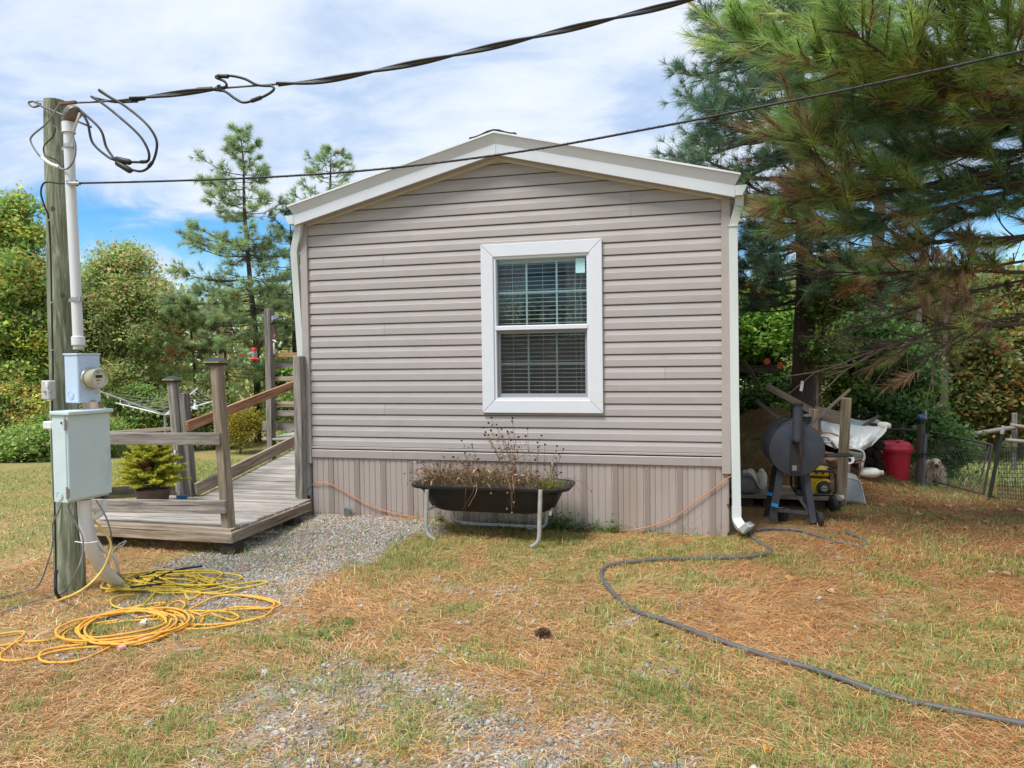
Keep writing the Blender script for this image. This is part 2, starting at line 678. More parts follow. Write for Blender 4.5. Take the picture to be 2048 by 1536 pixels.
def build_ground():
    xs = np.concatenate([-np.geomspace(400, 12, 26), np.arange(-11.5, -6.4, .25), np.arange(-6.3, 5.0, .075), np.arange(5.1, 12, .3), np.geomspace(12.5, 400, 26)])
    ys = np.concatenate([-np.geomspace(120, 2, 12), np.arange(-1.5, 1.6, .3), np.arange(1.7, 9.0, .075), np.arange(9.1, 18, .25), np.geomspace(18.5, 700, 30)])
    X, Y = np.meshgrid(xs, ys)
    Z = terrain(X, Y)
    nx, ny = len(xs), len(ys)
    v = np.stack([X.ravel(), Y.ravel(), Z.ravel()], 1)
    i = np.arange(nx * ny).reshape(ny, nx)
    f = np.stack([i[:-1, :-1].ravel(), i[:-1, 1:].ravel(), i[1:, 1:].ravel(), i[1:, :-1].ravel()], 1)
    col = np.zeros((len(v), 3))
    col[:, 0] = gravel_amt(v[:, 0], v[:, 1])
    col[:, 1] = green_amt(v[:, 0], v[:, 1])
    # bare reddish litter beneath the pines
    x, y = v[:, 0], v[:, 1]
    col[:, 2] = np.clip(sstep(.6, 1.6, x) * sstep(6.4, 7.4, y) * (1 - sstep(12.8, 14.5, y)) * 1.0 + .75 * sstep(1.6, 3.2, x) * sstep(4.5, 6, y) * (1 - sstep(9.2, 10.5, y)), 0, 1)
    q = NT('ground_soil')
    at = q.n('ShaderNodeAttribute'); at.attribute_name = 'tint'
    sp = q.n('ShaderNodeSeparateColor'); q.L(at.outputs['Color'], sp.inputs[0])
    tcn = q.n('ShaderNodeTexCoord'); vec = tcn.outputs['Object']
    a = q.noise(vec, 2.2, 6, .6); b = q.noise(vec, 60, 4, .65); c0 = q.noise(vec, 15, 5, .6)
    straw = q.ramp(b, [(.3, (.17, .10, .05)), (.5, (.38, .245, .12)), (.7, (.54, .40, .225))])
    straw = q.mix(q.rng(a, .35, .65, 0, .6), straw, (.26, .155, .07))
    grass = q.ramp(c0, [(.3, (.14, .18, .05)), (.7, (.33, .32, .12))])
    stone = q.ramp(b, [(.3, (.17, .155, .13)), (.55, (.34, .32, .29)), (.75, (.50, .48, .44))])
    litter = q.ramp(b, [(.3, (.08, .04, .02)), (.55, (.23, .12, .06)), (.75, (.37, .22, .12))])
    col1 = q.mix(q.math('MULTIPLY', sp.outputs[1], .75), straw, grass)
    col1 = q.mix(q.math('MULTIPLY', sp.outputs[2], .85), col1, litter)
    gm = q.rng(q.math('ADD', sp.outputs[0], q.math('MULTIPLY', q.math('SUBTRACT', c0, .5), .7)), .35, .6)
    col1 = q.mix(gm, col1, stone)
    q.L(col1, q.b.inputs['Base Color'])
    q.set(Roughness=.95); q.b.inputs['Specular IOR Level'].default_value = .1
    q.bump(b, .7, .02)
    o = npmesh('ground', v, f, 4, q.m, col, smooth=True)
    return struct(o)


build_ground()

# ------------------------------------------------------------------ loose cover: stones, straw, grass blades
LEAF = leafm('leaf_tissue', .5, .5, .4)
BLADE = leafm('grass_tissue', .30)
DRY = leafm('dry_straw_tissue', .12, .7, .2)


def stonem():
    q = NT('crushed_stone')
    at = q.n('ShaderNodeAttribute'); at.attribute_name = 'tint'
    tcn = q.n('ShaderNodeTexCoord')
    n = q.noise(tcn.outputs['Object'], 90, 4, .6)
    q.L(q.mix(q.rng(n, .3, .7, 0, .35), at.outputs['Color'], (.2, .19, .17)), q.b.inputs['Base Color'])
    q.set(Roughness=.9); q.b.inputs['Specular IOR Level'].default_value = .2
    return q.m


STONE = stonem()
_oct_v = np.array([[1, 0, 0], [-1, 0, 0], [0, 1, 0], [0, -1, 0], [0, 0, 1], [0, 0, -1]], float)
_oct_f = np.array([[0, 2, 4], [2, 1, 4], [1, 3, 4], [3, 0, 4], [2, 0, 5], [1, 2, 5], [3, 1, 5], [0, 3, 5]])
_t = (1 + 5 ** .5) / 2
_ico_v = np.array([[-1, _t, 0], [1, _t, 0], [-1, -_t, 0], [1, -_t, 0], [0, -1, _t], [0, 1, _t], [0, -1, -_t], [0, 1, -_t], [_t, 0, -1], [_t, 0, 1], [-_t, 0, -1], [-_t, 0, 1]]) / 1.9
_ico_f = np.array([[0, 11, 5], [0, 5, 1], [0, 1, 7], [0, 7, 10], [0, 10, 11], [1, 5, 9], [5, 11, 4], [11, 10, 2], [10, 7, 6], [7, 1, 8], [3, 9, 4], [3, 4, 2], [3, 2, 6], [3, 6, 8], [3, 8, 9], [4, 9, 5], [2, 4, 11], [6, 2, 10], [8, 6, 7], [9, 8, 1]])


def outside_solids(x, y, m=.0):
    ok = sdpoly(x, y, HOUSE) > m
    return ok


def scatter(n, x0, x1, y0, y1, prob):
    x = rng.uniform(x0, x1, n); y = rng.uniform(y0, y1, n)
    k = rng.random(n) < prob(x, y)
    x, y = x[k], y[k]
    k = outside_solids(x, y, .01)
    return x[k], y[k]


def in_view(x, y, z=0., pad=60):
    d = np.stack([x - CAM[0], y - CAM[1], np.full_like(x, z) - CAM[2]], 1)
    zz = d @ FWD
    px = 1024 + F_PX * (d @ RGT) / zz; py = 768 - F_PX * (d @ UP) / zz
    return (zz > .3) & (px > -pad - 200) & (px < 2048 + pad + 200) & (py < 1536 + 250)


def stones(x, y, size, ico, flat=.62):
    n = len(x)
    bv, bf = (_ico_v, _ico_f) if ico else (_oct_v, _oct_f)
    m = len(bv)
    jit = rng.uniform(.6, 1.25, (n, m, 1))
    sc = np.stack([rng.uniform(.75, 1.3, n), rng.uniform(.6, 1.0, n), rng.uniform(.4, .8, n)], 1)[:, None, :]
    v = bv[None] * jit * sc * size[:, None, None]
    a = rng.uniform(0, 6.28, n); ca, sa = np.cos(a)[:, None], np.sin(a)[:, None]
    t = rng.normal(0, .35, n); ct, st = np.cos(t)[:, None], np.sin(t)[:, None]
    X, Yv, Zv = v[..., 0], v[..., 1], v[..., 2]
    Yv, Zv = Yv * ct - Zv * st, Yv * st + Zv * ct
    X, Yv = X * ca - Yv * sa, X * sa + Yv * ca
    v = np.stack([X + x[:, None], Yv + y[:, None], Zv + (terrain(x, y) + size * .22)[:, None]], 2)
    f = bf[None] + (np.arange(n) * m)[:, None, None]
    g = rng.normal(.37, .095, n).clip(.14, .66)
    tone = rng.random(n)
    c = np.stack([g * (1 + .06 * (tone > .7)), g * 1.0, g * (.97 - .10 * (tone > .7) + .03 * (tone < .3))], 1)
    br = rng.random(n) < .07
    c[br] = np.stack([g[br] * .95, g[br] * .72, g[br] * .52], 1)
    return v.reshape(-1, 3), f.reshape(-1, 3), np.repeat(c, m, 0)


def build_gravel():
    parts = []
    x, y = scatter(74000, -5.0, -1.8, 4.5, 6.8, lambda a, b: 1.0 * (gravel_amt(a, b) > .25) * gravel_amt(a, b))
    parts.append(stones(x, y, rng.lognormal(math.log(.0082), .40, len(x)), False))
    x, y = scatter(120000, -3.9, 1.9, 1.9, 5.0, lambda a, b: in_view(a, b) * np.clip(gravel_amt(a, b) * 1.0, 0, 1) * (.25 + .75 * sstep(.42, .6, fbm(a * 7, b * 7, 88, 3))))
    parts.append(stones(x, y, rng.lognormal(math.log(.0082), .48, len(x)).clip(.004, .028), False))
    x, y = scatter(9000, -3.8, 2.4, 2.0, 6.8, lambda a, b: in_view(a, b) * (.02 + .10 * sstep(.5, .7, fbm(a * .9, b * .9, 77))))
    parts.append(stones(x, y, rng.lognormal(math.log(.011), .45, len(x)).clip(.005, .034), True))
    v = []; f = []; c = []; k = 0
    for a, b, d in parts:
        v.append(a); f.append(b + k); c.append(d); k += len(a)
    o = npmesh('gravel', np.concatenate(v), np.concatenate(f), 3, STONE, np.concatenate(c))
    tag(o, 'grey crushed stone on the pad beside the wooden ramp and in the worn drive', 'gravel', kind='stuff')


build_gravel()


def blades(x, y, length, width, az, elev, col, curl=.5, z0=0.0, segs=2):
    """curved tapering blades; elev = start angle above the ground"""
    n = len(x)
    z = terrain(x, y) + z0
    d = np.stack([np.cos(az) * np.cos(elev), np.sin(az) * np.cos(elev), np.sin(elev)], 1)
    e2 = elev - curl
    d2 = np.stack([np.cos(az) * np.cos(e2), np.sin(az) * np.cos(e2), np.sin(e2)], 1)
    sd = np.stack([-np.sin(az), np.cos(az), np.zeros(n)], 1)
    p0 = np.stack([x, y, z], 1)
    L = length[:, None]; W = width[:, None]
    p1 = p0 + d * L * .5
    p2 = p1 + d2 * L * .5
    floor = terrain(p2[:, 0], p2[:, 1]) + .003
    p2[:, 2] = np.maximum(p2[:, 2], floor)
    v = np.stack([p0 - sd * W * .5, p0 + sd * W * .5, p1 + sd * W * .42, p1 - sd * W * .42, p2], 1)
    i = (np.arange(n) * 5)[:, None]
    q = np.concatenate([i + np.array([[0, 1, 2, 3]]), i + np.array([[3, 2, 4]])], 1)
    lt = np.tile(np.array([4, 3]), n)
    return v.reshape(-1, 3), q.ravel(), lt, np.repeat(col, 5, 0), 5 * n


def pick(cols, n, jit=.18, w=None):
    cols = np.array(cols, float)
    k = rng.choice(len(cols), n, p=w)
    c = cols[k] * rng.normal(1, jit, (n, 1)).clip(.5, 1.6) * rng.normal(1, .05, (n, 3))
    return c.clip(.005, .9)


def merge_blades(sets):
    v = []; f = []; l = []; c = []; k = 0
    for a, b, lt, col, n in sets:
        v.append(a); f.append(b + k); l.append(lt); c.append(col); k += n
    return np.concatenate(v), np.concatenate(f), np.concatenate(l), np.concatenate(c)


STRAW_C = [(.56, .335, .14), (.47, .235, .095), (.60, .43, .22), (.33, .155, .065), (.66, .52, .32)]
LITTER_C = [(.28, .14, .07), (.36, .20, .10), (.19, .09, .05), (.44, .28, .16)]
GRASS_C = [(.17, .27, .065), (.25, .33, .085), (.14, .22, .06), (.34, .36, .12), (.45, .41, .17)]


def build_straw():
    sets = []

    def lay(n, x0, x1, y0, y1, prob, l0, l1, w, cols, wts=None, lift=.0):
        x, y = scatter(n, x0, x1, y0, y1, prob)
        m = len(x)
        clump = fbm(x * 1.1, y * 1.1, 55) * 9
        az = clump + rng.normal(0, .95, m)
        col = pick(cols, m, .26, wts)
        col *= (.8 + .45 * fbm(x * 2.3, y * 2.3, 41, 3))[:, None]
        rd = sstep(-.6, 1.6, x + (fbm(x * 1.5, y * 1.5, 43, 3) - .5) * 2)[:, None]
        col *= 1 - rd * np.array([[.08, .20, .30]])
        sets.append(blades(x, y, rng.uniform(l0, l1, m), np.full(m, w) * rng.uniform(.6, 1.4, m), az, rng.uniform(.02, .38, m), col, curl=rng.uniform(.1, .7, m), z0=rng.uniform(0, .012, m) + lift))
    bare = lambda a, b: in_view(a, b) * (1 - .66 * gravel_amt(a, b)) * (1 - .5 * green_amt(a, b))
    red = lambda a, b: in_view(a, b) * sstep(-.6, 1.4, a + rng.normal(0, .5, len(a))) * sstep(5.2, 6.6, b)
    lay(95000, -3.9, 2.0, 1.9, 3.7, lambda a, b: bare(a, b) * .95, .04, .14, .0026, STRAW_C, [.30, .25, .2, .15, .10])
    lay(115000, -5.4, 3.2, 3.5, 6.9, lambda a, b: bare(a, b) * .95, .05, .16, .0031, STRAW_C, [.36, .29, .14, .16, .05])
    lay(52000, .4, 5.0, 5.2, 9.6, red, .06, .18, .0034, LITTER_C + STRAW_C[:2], [.26, .22, .1, .18, .14, .1])
    lay(26000, .35, 2.8, 8.6, 12.6, lambda a, b: np.full(len(a), .95), .08, .2, .005, LITTER_C)
    lay(26000, -10, -5.0, 4.3, 9.5, lambda a, b: in_view(a, b) * .75, .05, .13, .004, STRAW_C + GRASS_C[3:], [.2, .14, .16, .05, .05, .2, .2])
    v, f, l, c = merge_blades(sets)
    o = npmesh('pine_straw', v, f, l, DRY, c)
    tag(o, 'dry tan pine straw and dead grass lying loose over the whole yard', 'straw', kind='stuff')


def build_grass():
    sets = []

    def grow(n, x0, x1, y0, y1, prob, l0, l1, w, cols, wts=None, e0=.5):
        x, y = scatter(n, x0, x1, y0, y1, prob)
        m = len(x)
        col = pick(cols, m, .2, wts)
        sets.append(blades(x, y, rng.uniform(l0, l1, m), np.full(m, w) * rng.uniform(.7, 1.3, m), rng.uniform(0, 6.28, m), rng.uniform(e0, 1.45, m), col, curl=rng.uniform(.2, 1.1, m)))
    live = lambda a, b: in_view(a, b) * green_amt(a, b) ** 1.3 * (1 - .7 * gravel_amt(a, b)) * (.25 + .75 * sstep(.45, .6, fbm(a * 9, b * 9, 61, 2)))
    W1 = [.24, .26, .14, .22, .14]
    grow(120000, -3.9, 2.0, 1.9, 3.7, lambda a, b: live(a, b) * .9, .03, .09, .0034, GRASS_C, W1)
    grow(130000, -5.4, 3.2, 3.5, 6.9, lambda a, b: live(a, b) * .9, .035, .095, .0044, GRASS_C, W1)
    grow(45000, -11, -4.9, 4.4, 13, lambda a, b: in_view(a, b) * (.3 + .7 * green_amt(a, b)), .03, .08, .006, GRASS_C, [.2, .26, .1, .26, .18])
    grow(34000, 1.2, 6.5, 5.5, 11, lambda a, b: in_view(a, b) * green_amt(a, b), .03, .09, .006, GRASS_C, [.28, .24, .26, .14, .08])
    grow(26000, 1.8, 9, 11.3, 20, lambda a, b: np.full(len(a), .9), .08, .20, .014, [(.28, .40, .12), (.36, .46, .15), (.45, .48, .2), (.52, .48, .26)], None, .7)
    grow(16000, -9, -4.2, 8, 16, lambda a, b: np.full(len(a), .9), .04, .09, .010, GRASS_C, [.15, .25, .1, .3, .2])
    v, f, l, c = merge_blades(sets)
    o = npmesh('grass', v, f, l, BLADE, c)
    tag(o, 'short green and yellowing grass growing in patches between the straw', 'grass', kind='stuff')


build_straw()
build_grass()
# ================================================================== the home
TAUPE = (.38, .345, .335)
VINYL = pm('taupe_vinyl', TAUPE, .5, .04, 3, spec=.35, dirt=(.24, .20, .175), dirt_amt=.25, bump=.08, bscale=240, stretch=(1, 1, 3))
VINYL2 = pm('taupe_trim_vinyl', (.37, .33, .315), .5, .04, 4, spec=.35, dirt=(.23, .19, .16), dirt_amt=.3)
SKIRTM = pm('taupe_skirting_vinyl', (.375, .322, .297), .5, .05, 3, spec=.3, dirt=(.26, .19, .14), dirt_amt=.4, stretch=(1, 1, .35))
WHITEM = pm('white_painted_metal', (.70, .72, .75), .4, .03, 5, spec=.45, dirt=(.52, .52, .49), dirt_amt=.3)
WHITEF = pm('white_fascia_metal', (.56, .585, .625), .42, .03, 5, spec=.4, dirt=(.5, .5, .48), dirt_amt=.25)
WHITEV = pm('white_window_vinyl', (.64, .665, .72), .35, .02, 5, spec=.45, dirt=(.62, .60, .55), dirt_amt=.25)
GUTM = pm('white_gutter_metal', (.58, .62, .615), .4, .04, 4, spec=.4, dirt=(.42, .45, .36), dirt_amt=.45, stretch=(1, 1, .4))
DARKIN = pm('dim_room_paint', (.16, .15, .14), .9)
SHING = pm('black_shingle', (.03, .033, .036), .9, .3, 60, bump=.5, bscale=200)
DARKV = pm('dark_recess', (.02, .018, .016), .9)

_q = VINYL.node_tree; _pb = _q.nodes['Principled BSDF']; _lk = _pb.inputs['Base Color'].links[0].from_socket
_oi = _q.nodes.new('ShaderNodeObjectInfo'); _mr = _q.nodes.new('ShaderNodeMapRange'); _mr.inputs[3].default_value = .955; _mr.inputs[4].default_value = 1.035
_hv = _q.nodes.new('ShaderNodeHueSaturation'); _q.links.new(_oi.outputs['Random'], _mr.inputs[0]); _q.links.new(_mr.outputs[0], _hv.inputs['Value'])
_q.links.new(_lk, _hv.inputs['Color']); _q.links.new(_hv.outputs[0], _pb.inputs['Base Color'])
# mud specks thrown up on the skirting
_q = SKIRTM.node_tree; _pb = _q.nodes['Principled BSDF']; _lk = _pb.inputs['Base Color'].links[0].from_socket
_tc = _q.nodes.new('ShaderNodeTexCoord'); _no = _q.nodes.new('ShaderNodeTexNoise'); _no.inputs['Scale'].default_value = 34; _no.inputs['Detail'].default_value = 8; _no.inputs['Roughness'].default_value = .7
_q.links.new(_tc.outputs['Object'], _no.inputs['Vector'])
_sx = _q.nodes.new('ShaderNodeSeparateXYZ'); _q.links.new(_tc.outputs['Object'], _sx.inputs[0])
_hz = _q.nodes.new('ShaderNodeMapRange'); _hz.inputs[1].default_value = .0; _hz.inputs[2].default_value = .34; _hz.inputs[3].default_value = .47; _hz.inputs[4].default_value = .72
_q.links.new(_sx.outputs[2], _hz.inputs[0])
_gt = _q.nodes.new('ShaderNodeMath'); _gt.operation = 'SUBTRACT'; _q.links.new(_no.outputs[0], _gt.inputs[0]); _q.links.new(_hz.outputs[0], _gt.inputs[1])
_st = _q.nodes.new('ShaderNodeMapRange'); _st.inputs[1].default_value = .0; _st.inputs[2].default_value = .06; _st.inputs[4].default_value = .55; _q.links.new(_gt.outputs[0], _st.inputs[0])
_mx = _q.nodes.new('ShaderNodeMix'); _mx.data_type = 'RGBA'; _mx.inputs[7].default_value = (.22, .15, .10, 1)
_q.links.new(_st.outputs[0], _mx.inputs[0]); _q.links.new(_lk, _mx.inputs[6]); _q.links.new(_mx.outputs[2], _pb.inputs['Base Color'])

YW = 6.79
XL, XR = -3.909, .28
XLo, XRo = -3.985, .355
XM = -1.812
ZB = .876
HC = (2.991 - .876) / 18
house = thing('mobile_home', 'taupe vinyl sided mobile home, gable end with one white window', 'house', (XM, YW, 0))


def rake(x):
    """underside of the frieze along the gable"""
    return 3.600 - abs(x - XM) * (3.600 - 3.085) / (XR - XM)


def rake_x(z):
    return (3.600 - z) * (XR - XM) / (3.600 - 3.085)


# window opening
WX0, WX1, WZ0, WZ1 = P(963, 491, YW)[0], P(1204.5, 478, YW)[0], P(967, 825, YW)[2] , P(1204, 478, YW)[2]
CW = .125     # casing width
OX0, OX1, OZ0, OZ1 = WX0 + CW - .02, WX1 - CW + .02, WZ0 + CW - .02, WZ1 - CW + .02

# profile of one dutch-lap course: (height share, how far it stands out)
PROF = [(0.0, .0145), (.03, .0155), (.54, .0150), (.57, .0128), (.918, .0040), (.921, -.020), (1.04, -.020)]


def course(z0, h, xl, xr, mb):
    rows = []
    for t, o in PROF:
        z = z0 + t * h
        a, b = xl, xr
        if z > 3.0:
            k = max(0.0, rake_x(z - .02)) + .0
            a, b = max(a, XM - k), min(b, XM + k)
        if a >= b:
            a = b = min(max(XM, xl), xr)
        rows.append((z, YW - o, a, b))
    vs = []
    for z, y, a, b in rows:
        vs += [(a, y, z), (b, y, z)]
    # underside lip back to the wall
    z, y, a, b = rows[0]
    vs = [(a, YW + .006, z), (b, YW + .006, z)] + vs
    fs = [(2 * i, 2 * i + 1, 2 * i + 3, 2 * i + 2) for i in range(len(vs) // 2 - 1)]
    mb.add(vs, fs)


seam = {2: (770, 815), 15: (768, 500), 19: (1262, 400), 18: (1262, 425), 9: (770, 690), 5: (1330, 760)}
for i in range(0, 25):
    z0 = ZB + i * HC
    if z0 > 3.585:
        break
    spans = [(XL, XR)]
    if i in seam:
        sx = P(seam[i][0], seam[i][1], YW)[0]
        if not (z0 < OZ1 and z0 + HC > OZ0 and OX0 < sx < OX1):
            spans = [(XL, sx - .0012), (sx + .0012, XR)]
    cut = []
    for a, b in spans:
        if z0 < OZ1 and z0 + HC > OZ0:
            if a < OX0:
                cut.append((a, min(b, OX0)))
            if b > OX1:
                cut.append((max(a, OX1), b))
        else:
            cut.append((a, b))
    for a, b in cut:
        m = MB(); course(z0, HC, a, b, m)
        m.build('siding_board', VINYL, house)
# last, narrow course and the ledger trim over the skirting
m = MB(); course(.772, ZB - .772, XL, XR, m); m.build('siding_board', VINYL, house)
m = MB(); m.box(((XL + XR) / 2, YW - .012, .757), (XR - XL, .035, .022)); m.build('starter_strip', VINYL2, house, bevel=.003)
for a, b in ((XL + .01, -2.97), (-2.968, .10), (.102, XR)):
    m = MB()
    vs = []
    for z, o in ((.735, .028), (.728, .034), (.655, .030), (.648, .014), (.648, -.01)):
        vs += [(a, YW - o, z), (b, YW - o, z)]
    m.add(vs, [(2 * i, 2 * i + 1, 2 * i + 3, 2 * i + 2) for i in range(4)])
    m.build('ledger_trim', VINYL2, house, smooth=25)
# corner posts
for s, (a, b) in ((-1, (XLo, XL + .004)), (1, (XR - .004, XRo))):
    m = MB(); zt = rake(b if s > 0 else a) + .11
    m.box(((a + b) / 2, YW - .008, (.585 + zt) / 2), (b - a, .06, zt - .585))
    m.box(((XLo + .012) if s < 0 else (XRo - .012), YW + .06, (.585 + zt) / 2), (.024, .09, zt - .585 - .004))
    m.build('corner_trim', VINYL2, house, bevel=.004)

# skirting: vertical ribbed panels, every one with a perforated vent strip
VENT = NT('perforated_vent_vinyl')
_t = VENT.n('ShaderNodeTexCoord')
_w = VENT.n('ShaderNodeTexWave'); _w.wave_type = 'BANDS'; _w.bands_direction = 'DIAGONAL'
_mp = VENT.n('ShaderNodeMapping'); _mp.inputs['Scale'].default_value = (48, 0, 34)
VENT.L(_t.outputs['Object'], _mp.inputs[0]); VENT.L(_mp.outputs[0], _w.inputs['Vector']); _w.inputs['Scale'].default_value = .8
VENT.L(VENT.ramp(_w.outputs[1], [(.25, (.16, .125, .11)), (.45, (.345, .28, .245))]), VENT.b.inputs['Base Color'])
VENT.set(Roughness=.6)
VENT.bump(_w.outputs[1], .5, .004)
x = XL - .0
PW = .2985
k = 0
while x < XRo - .02:
    x1 = min(x + PW, XRo - .008)
    m = MB(); mv = MB()
    zt, zb = .652, -.06
    # grooves between flat ribs
    prof = []
    ribs = [0, .062, .128, .19, .25, PW]
    for a, b in zip(ribs[:-1], ribs[1:]):
        prof += [(a + .0015, .005), (a + .006, .010), (b - .004, .010 if (b != ribs[-1]) else .006), (b - .001, .005)]
    pts = [(x + a, o) for a, o in prof if x + a <= x1 + .001]
    vs = []
    for a, o in pts:
        vs += [(a, YW - .003 - o, zb), (a, YW - .003 - o, zt)]
    fs = [(2 * i, 2 * i + 2, 2 * i + 3, 2 * i + 1) for i in range(len(vs) // 2 - 1)]
    m.add(vs, fs)
    sp = m.build('skirting_panel', SKIRTM, house, smooth=20)
    va = x + ribs[3 if k % 2 else 3] + .010
    if va + .046 < x1:
        mv.add([(va, YW - .0165, zb + .01), (va + .046, YW - .0165, zb + .01), (va + .046, YW - .0165, zt - .012), (va, YW - .0165, zt - .012)], [(0, 1, 2, 3)])
        vo = mv.build('vent_strip', VENT.m, sp)
    x += PW; k += 1
m = MB()
m.prism([(XRo - .035, YW - .021, .30), (XRo - .025, YW - .021, .315), (XRo - .02, YW - .021, .29), (XRo - .03, YW - .021, .278)], (0, .004, 0))
m.prism([(XRo - .035, YW - .021, .035), (XRo - .012, YW - .021, .05), (XRo - .008, YW - .021, .02), (XRo - .028, YW - .021, .01)], (0, .004, 0))
SKH = m.build('skirting_hole', DARKV, house); SKH['kind'] = 'stuff'

# walls behind the siding: shell with a window opening, floor, ceiling
m = MB()
YB = 21.0
def wallbox(x0, x1, y0, y1, z0, z1):
    m.box(((x0 + x1) / 2, (y0 + y1) / 2, (z0 + z1) / 2), (x1 - x0, y1 - y0, z1 - z0))
wallbox(XLo + .005, OX0, YW + .022, YW + .13, .58, 3.10)
wallbox(OX1, XRo - .005, YW + .022, YW + .13, .58, 3.10)
wallbox(OX0, OX1, YW + .022, YW + .13, .58, OZ0)
wallbox(OX0, OX1, YW + .022, YW + .13, OZ1, 3.10)
m.prism([(XLo + .01, YW + .022, 3.1), (XRo - .01, YW + .022, 3.1), (XM, YW + .022, 3.63)], (0, .1, 0))
m.build('front_wall', DARKIN, house)
m = MB()
wallbox(XLo + .005, XLo + .12, YW + .131, YB, .58, 3.12)
wallbox(XRo - .12, XRo - .005, YW + .131, YB, .58, 3.12)
wallbox(XLo + .121, XRo - .121, YB - .1, YB, .58, 3.12)
m.build('side_wall', VINYL2, house)
m = MB()
wallbox(XLo + .121, XRo - .121, YW + .131, YB - .101, .58, .70)
wallbox(XLo + .121, XRo - .121, YW + .131, YB - .101, 2.95, 3.0)
wallbox(XLo + .121, XRo - .121, YW + 3.4, YW + 3.5, .70, 2.95)
m.build('room_lining', DARKIN, house)
m = MB()
wallbox(XLo + .02, XLo + .05, YW + .02, YB, -.1, .579)
wallbox(XRo - .05, XRo - .02, YW + .03, YB, -.1, .579)
m.build('side_skirting', SKIRTM, house)

# ---- roof edge
YF = 6.65
ZRK, ZEV = 3.83, 3.262            # top of sheet at the ridge and at the eave (fascia plane)
XE_L, XE_R = -4.035, .435
FXL, FXR = -3.982, .388
slope = (ZRK - ZEV) / (XE_R - XM)


def ztop(x):
    return ZRK - abs(x - XM) * slope


for s in (-1, 1):
    xe = XE_L if s < 0 else XE_R
    fx = FXL if s < 0 else FXR
    m = MB()      # sheet
    m.prism([(XM, YF - .05, ZRK + .012), (xe, YF - .05, ztop(xe) + .012), (xe, YF - .05, ztop(xe) - .006), (XM, YF - .05, ZRK - .006)], (0, YB - YF + .3, 0))
    m.build('roof_sheet', WHITEM, house)
    m = MB()      # crown strip, flaring forward under the sheet
    a0, a1 = ztop(XM) - .008, ztop(xe) - .008
    zl = lambda xx: ztop(xx) - .094
    vs = [(XM, YF - .042, a0), (xe - s * .006, YF - .042, a1), (fx, YF - .004, zl(fx)), (XM, YF - .004, zl(XM)),
          (XM, YF + .05, a0), (xe - s * .006, YF + .05, a1), (fx, YF + .05, zl(fx)), (XM, YF + .05, zl(XM))]
    m.add(vs, [(0, 1, 2, 3), (4, 7, 6, 5), (0, 4, 5, 1), (1, 5, 6, 2), (2, 6, 7, 3)])
    m.build('crown_strip', WHITEF, house)
    m = MB()      # fascia
    zb_ = lambda xx: ztop(xx) - .200
    m.prism([(XM + s * .001, YF - .008, zl(XM) - .003), (fx, YF - .008, zl(fx) - .003), (fx, YF - .008, zb_(fx)), (XM + s * .001, YF - .008, zb_(XM))], (0, .02, 0))
    m.build('fascia_board', WHITEF, house)
    m = MB()      # soffit from the fascia to the wall
    zs = lambda xx: zb_(xx) + .012
    m.prism([(XM, YF + .013, zs(XM)), (fx - s * .002, YF + .013, zs(fx)), (fx - s * .002, YF + .013, zs(fx) - .008), (XM, YF + .013, zs(XM) - .008)], (0, YW - YF - .01, 0))
    m.build('soffit', VINYL2, house)
    m = MB()      # frieze strip on the wall
    xc = XL if s < 0 else XR
    m.prism([(XM, YW - .034, rake(XM)), (xc, YW - .034, rake(xc)), (xc, YW - .034, rake(xc) + .052), (XM, YW - .034, rake(XM) + .052)], (0, .03, 0))
    m.build('frieze_trim', pm('pale_frieze_vinyl', (.50, .475, .45), .5, .03) if s < 0 else bpy.data.materials['pale_frieze_vinyl'], house, bevel=.004)
    m = MB()      # eave gutter, ogee section, running back along the wall
    g0 = fx
    zt = zl(fx) + .0
    sec = [(0, 0), (.100, 0.0), (.098, -.012), (.088, -.03), (.080, -.055), (.066, -.075), (.06, -.088), (0, -.088)]
    m.prism([(g0 + s * (a + .002), YF - .012, zt + b - .004) for a, b in sec], (0, .003, 0))
    for (a, b), (c_, d) in zip(sec[1:-1], sec[2:]):
        m.prism([(g0 + s * (a + .002), YF - .008, zt + b - .004), (g0 + s * (c_ + .002), YF - .008, zt + d - .004), (g0 + s * (c_ + .0005), YF - .008, zt + d - .002), (g0 + s * (a + .0005), YF - .008, zt + b - .003)], (0, YB - YF, 0))
    m.build('gutter', GUTM, house)
# peak fascia joint cover
m = MB()
m.box((XM, YF - .011, ZRK - .15), (.016, .004, .095)); m.build('fascia_joint', WHITEF, house)
# shingle cap along the ridge: every visible piece
for i in range(9):
    y0 = YF - .05 + i * .16
    for s in (-1, 1):
        m = MB()
        lift = .014 + .002 * (i % 2)
        w_ = .215 + .03 * (s < 0)
        pts = []
        for t in np.linspace(0, 1, 5):
            pts.append((XM + s * w_ * t, ztop(XM + s * w_ * t) + lift + .006 * math.sin(t * 7 + i)))
        poly = [(a, y0, b) for a, b in pts] + [(a, y0, b + .014) for a, b in pts[::-1]]
        m.prism(poly, (0, .155, .003))
        m.build('ridge_shingle', SHING, house)
m = MB(); vp = P(906, 302, 9.0)
m.lathe([(.03, -.3), (.03, .05), (.0, .055)], vp, seg=10); m.build('vent_pipe', WHITEM, house)

# ---- downspouts
SEC = [(-.5, -.36), (-.3, -.36), (-.27, -.32), (-.1, -.32), (-.07, -.36), (.1, -.36), (.13, -.32), (.3, -.32), (.33, -.36), (.5, -.36), (.5, .36), (-.5, .36)]


def downspout(px_pts, tail=None):
    m = MB()
    pts = [P(a, b, d) for a, b, d in px_pts]
    m.tube(pts, .074, sect=SEC, up0=(0, 1, 0))
    return m


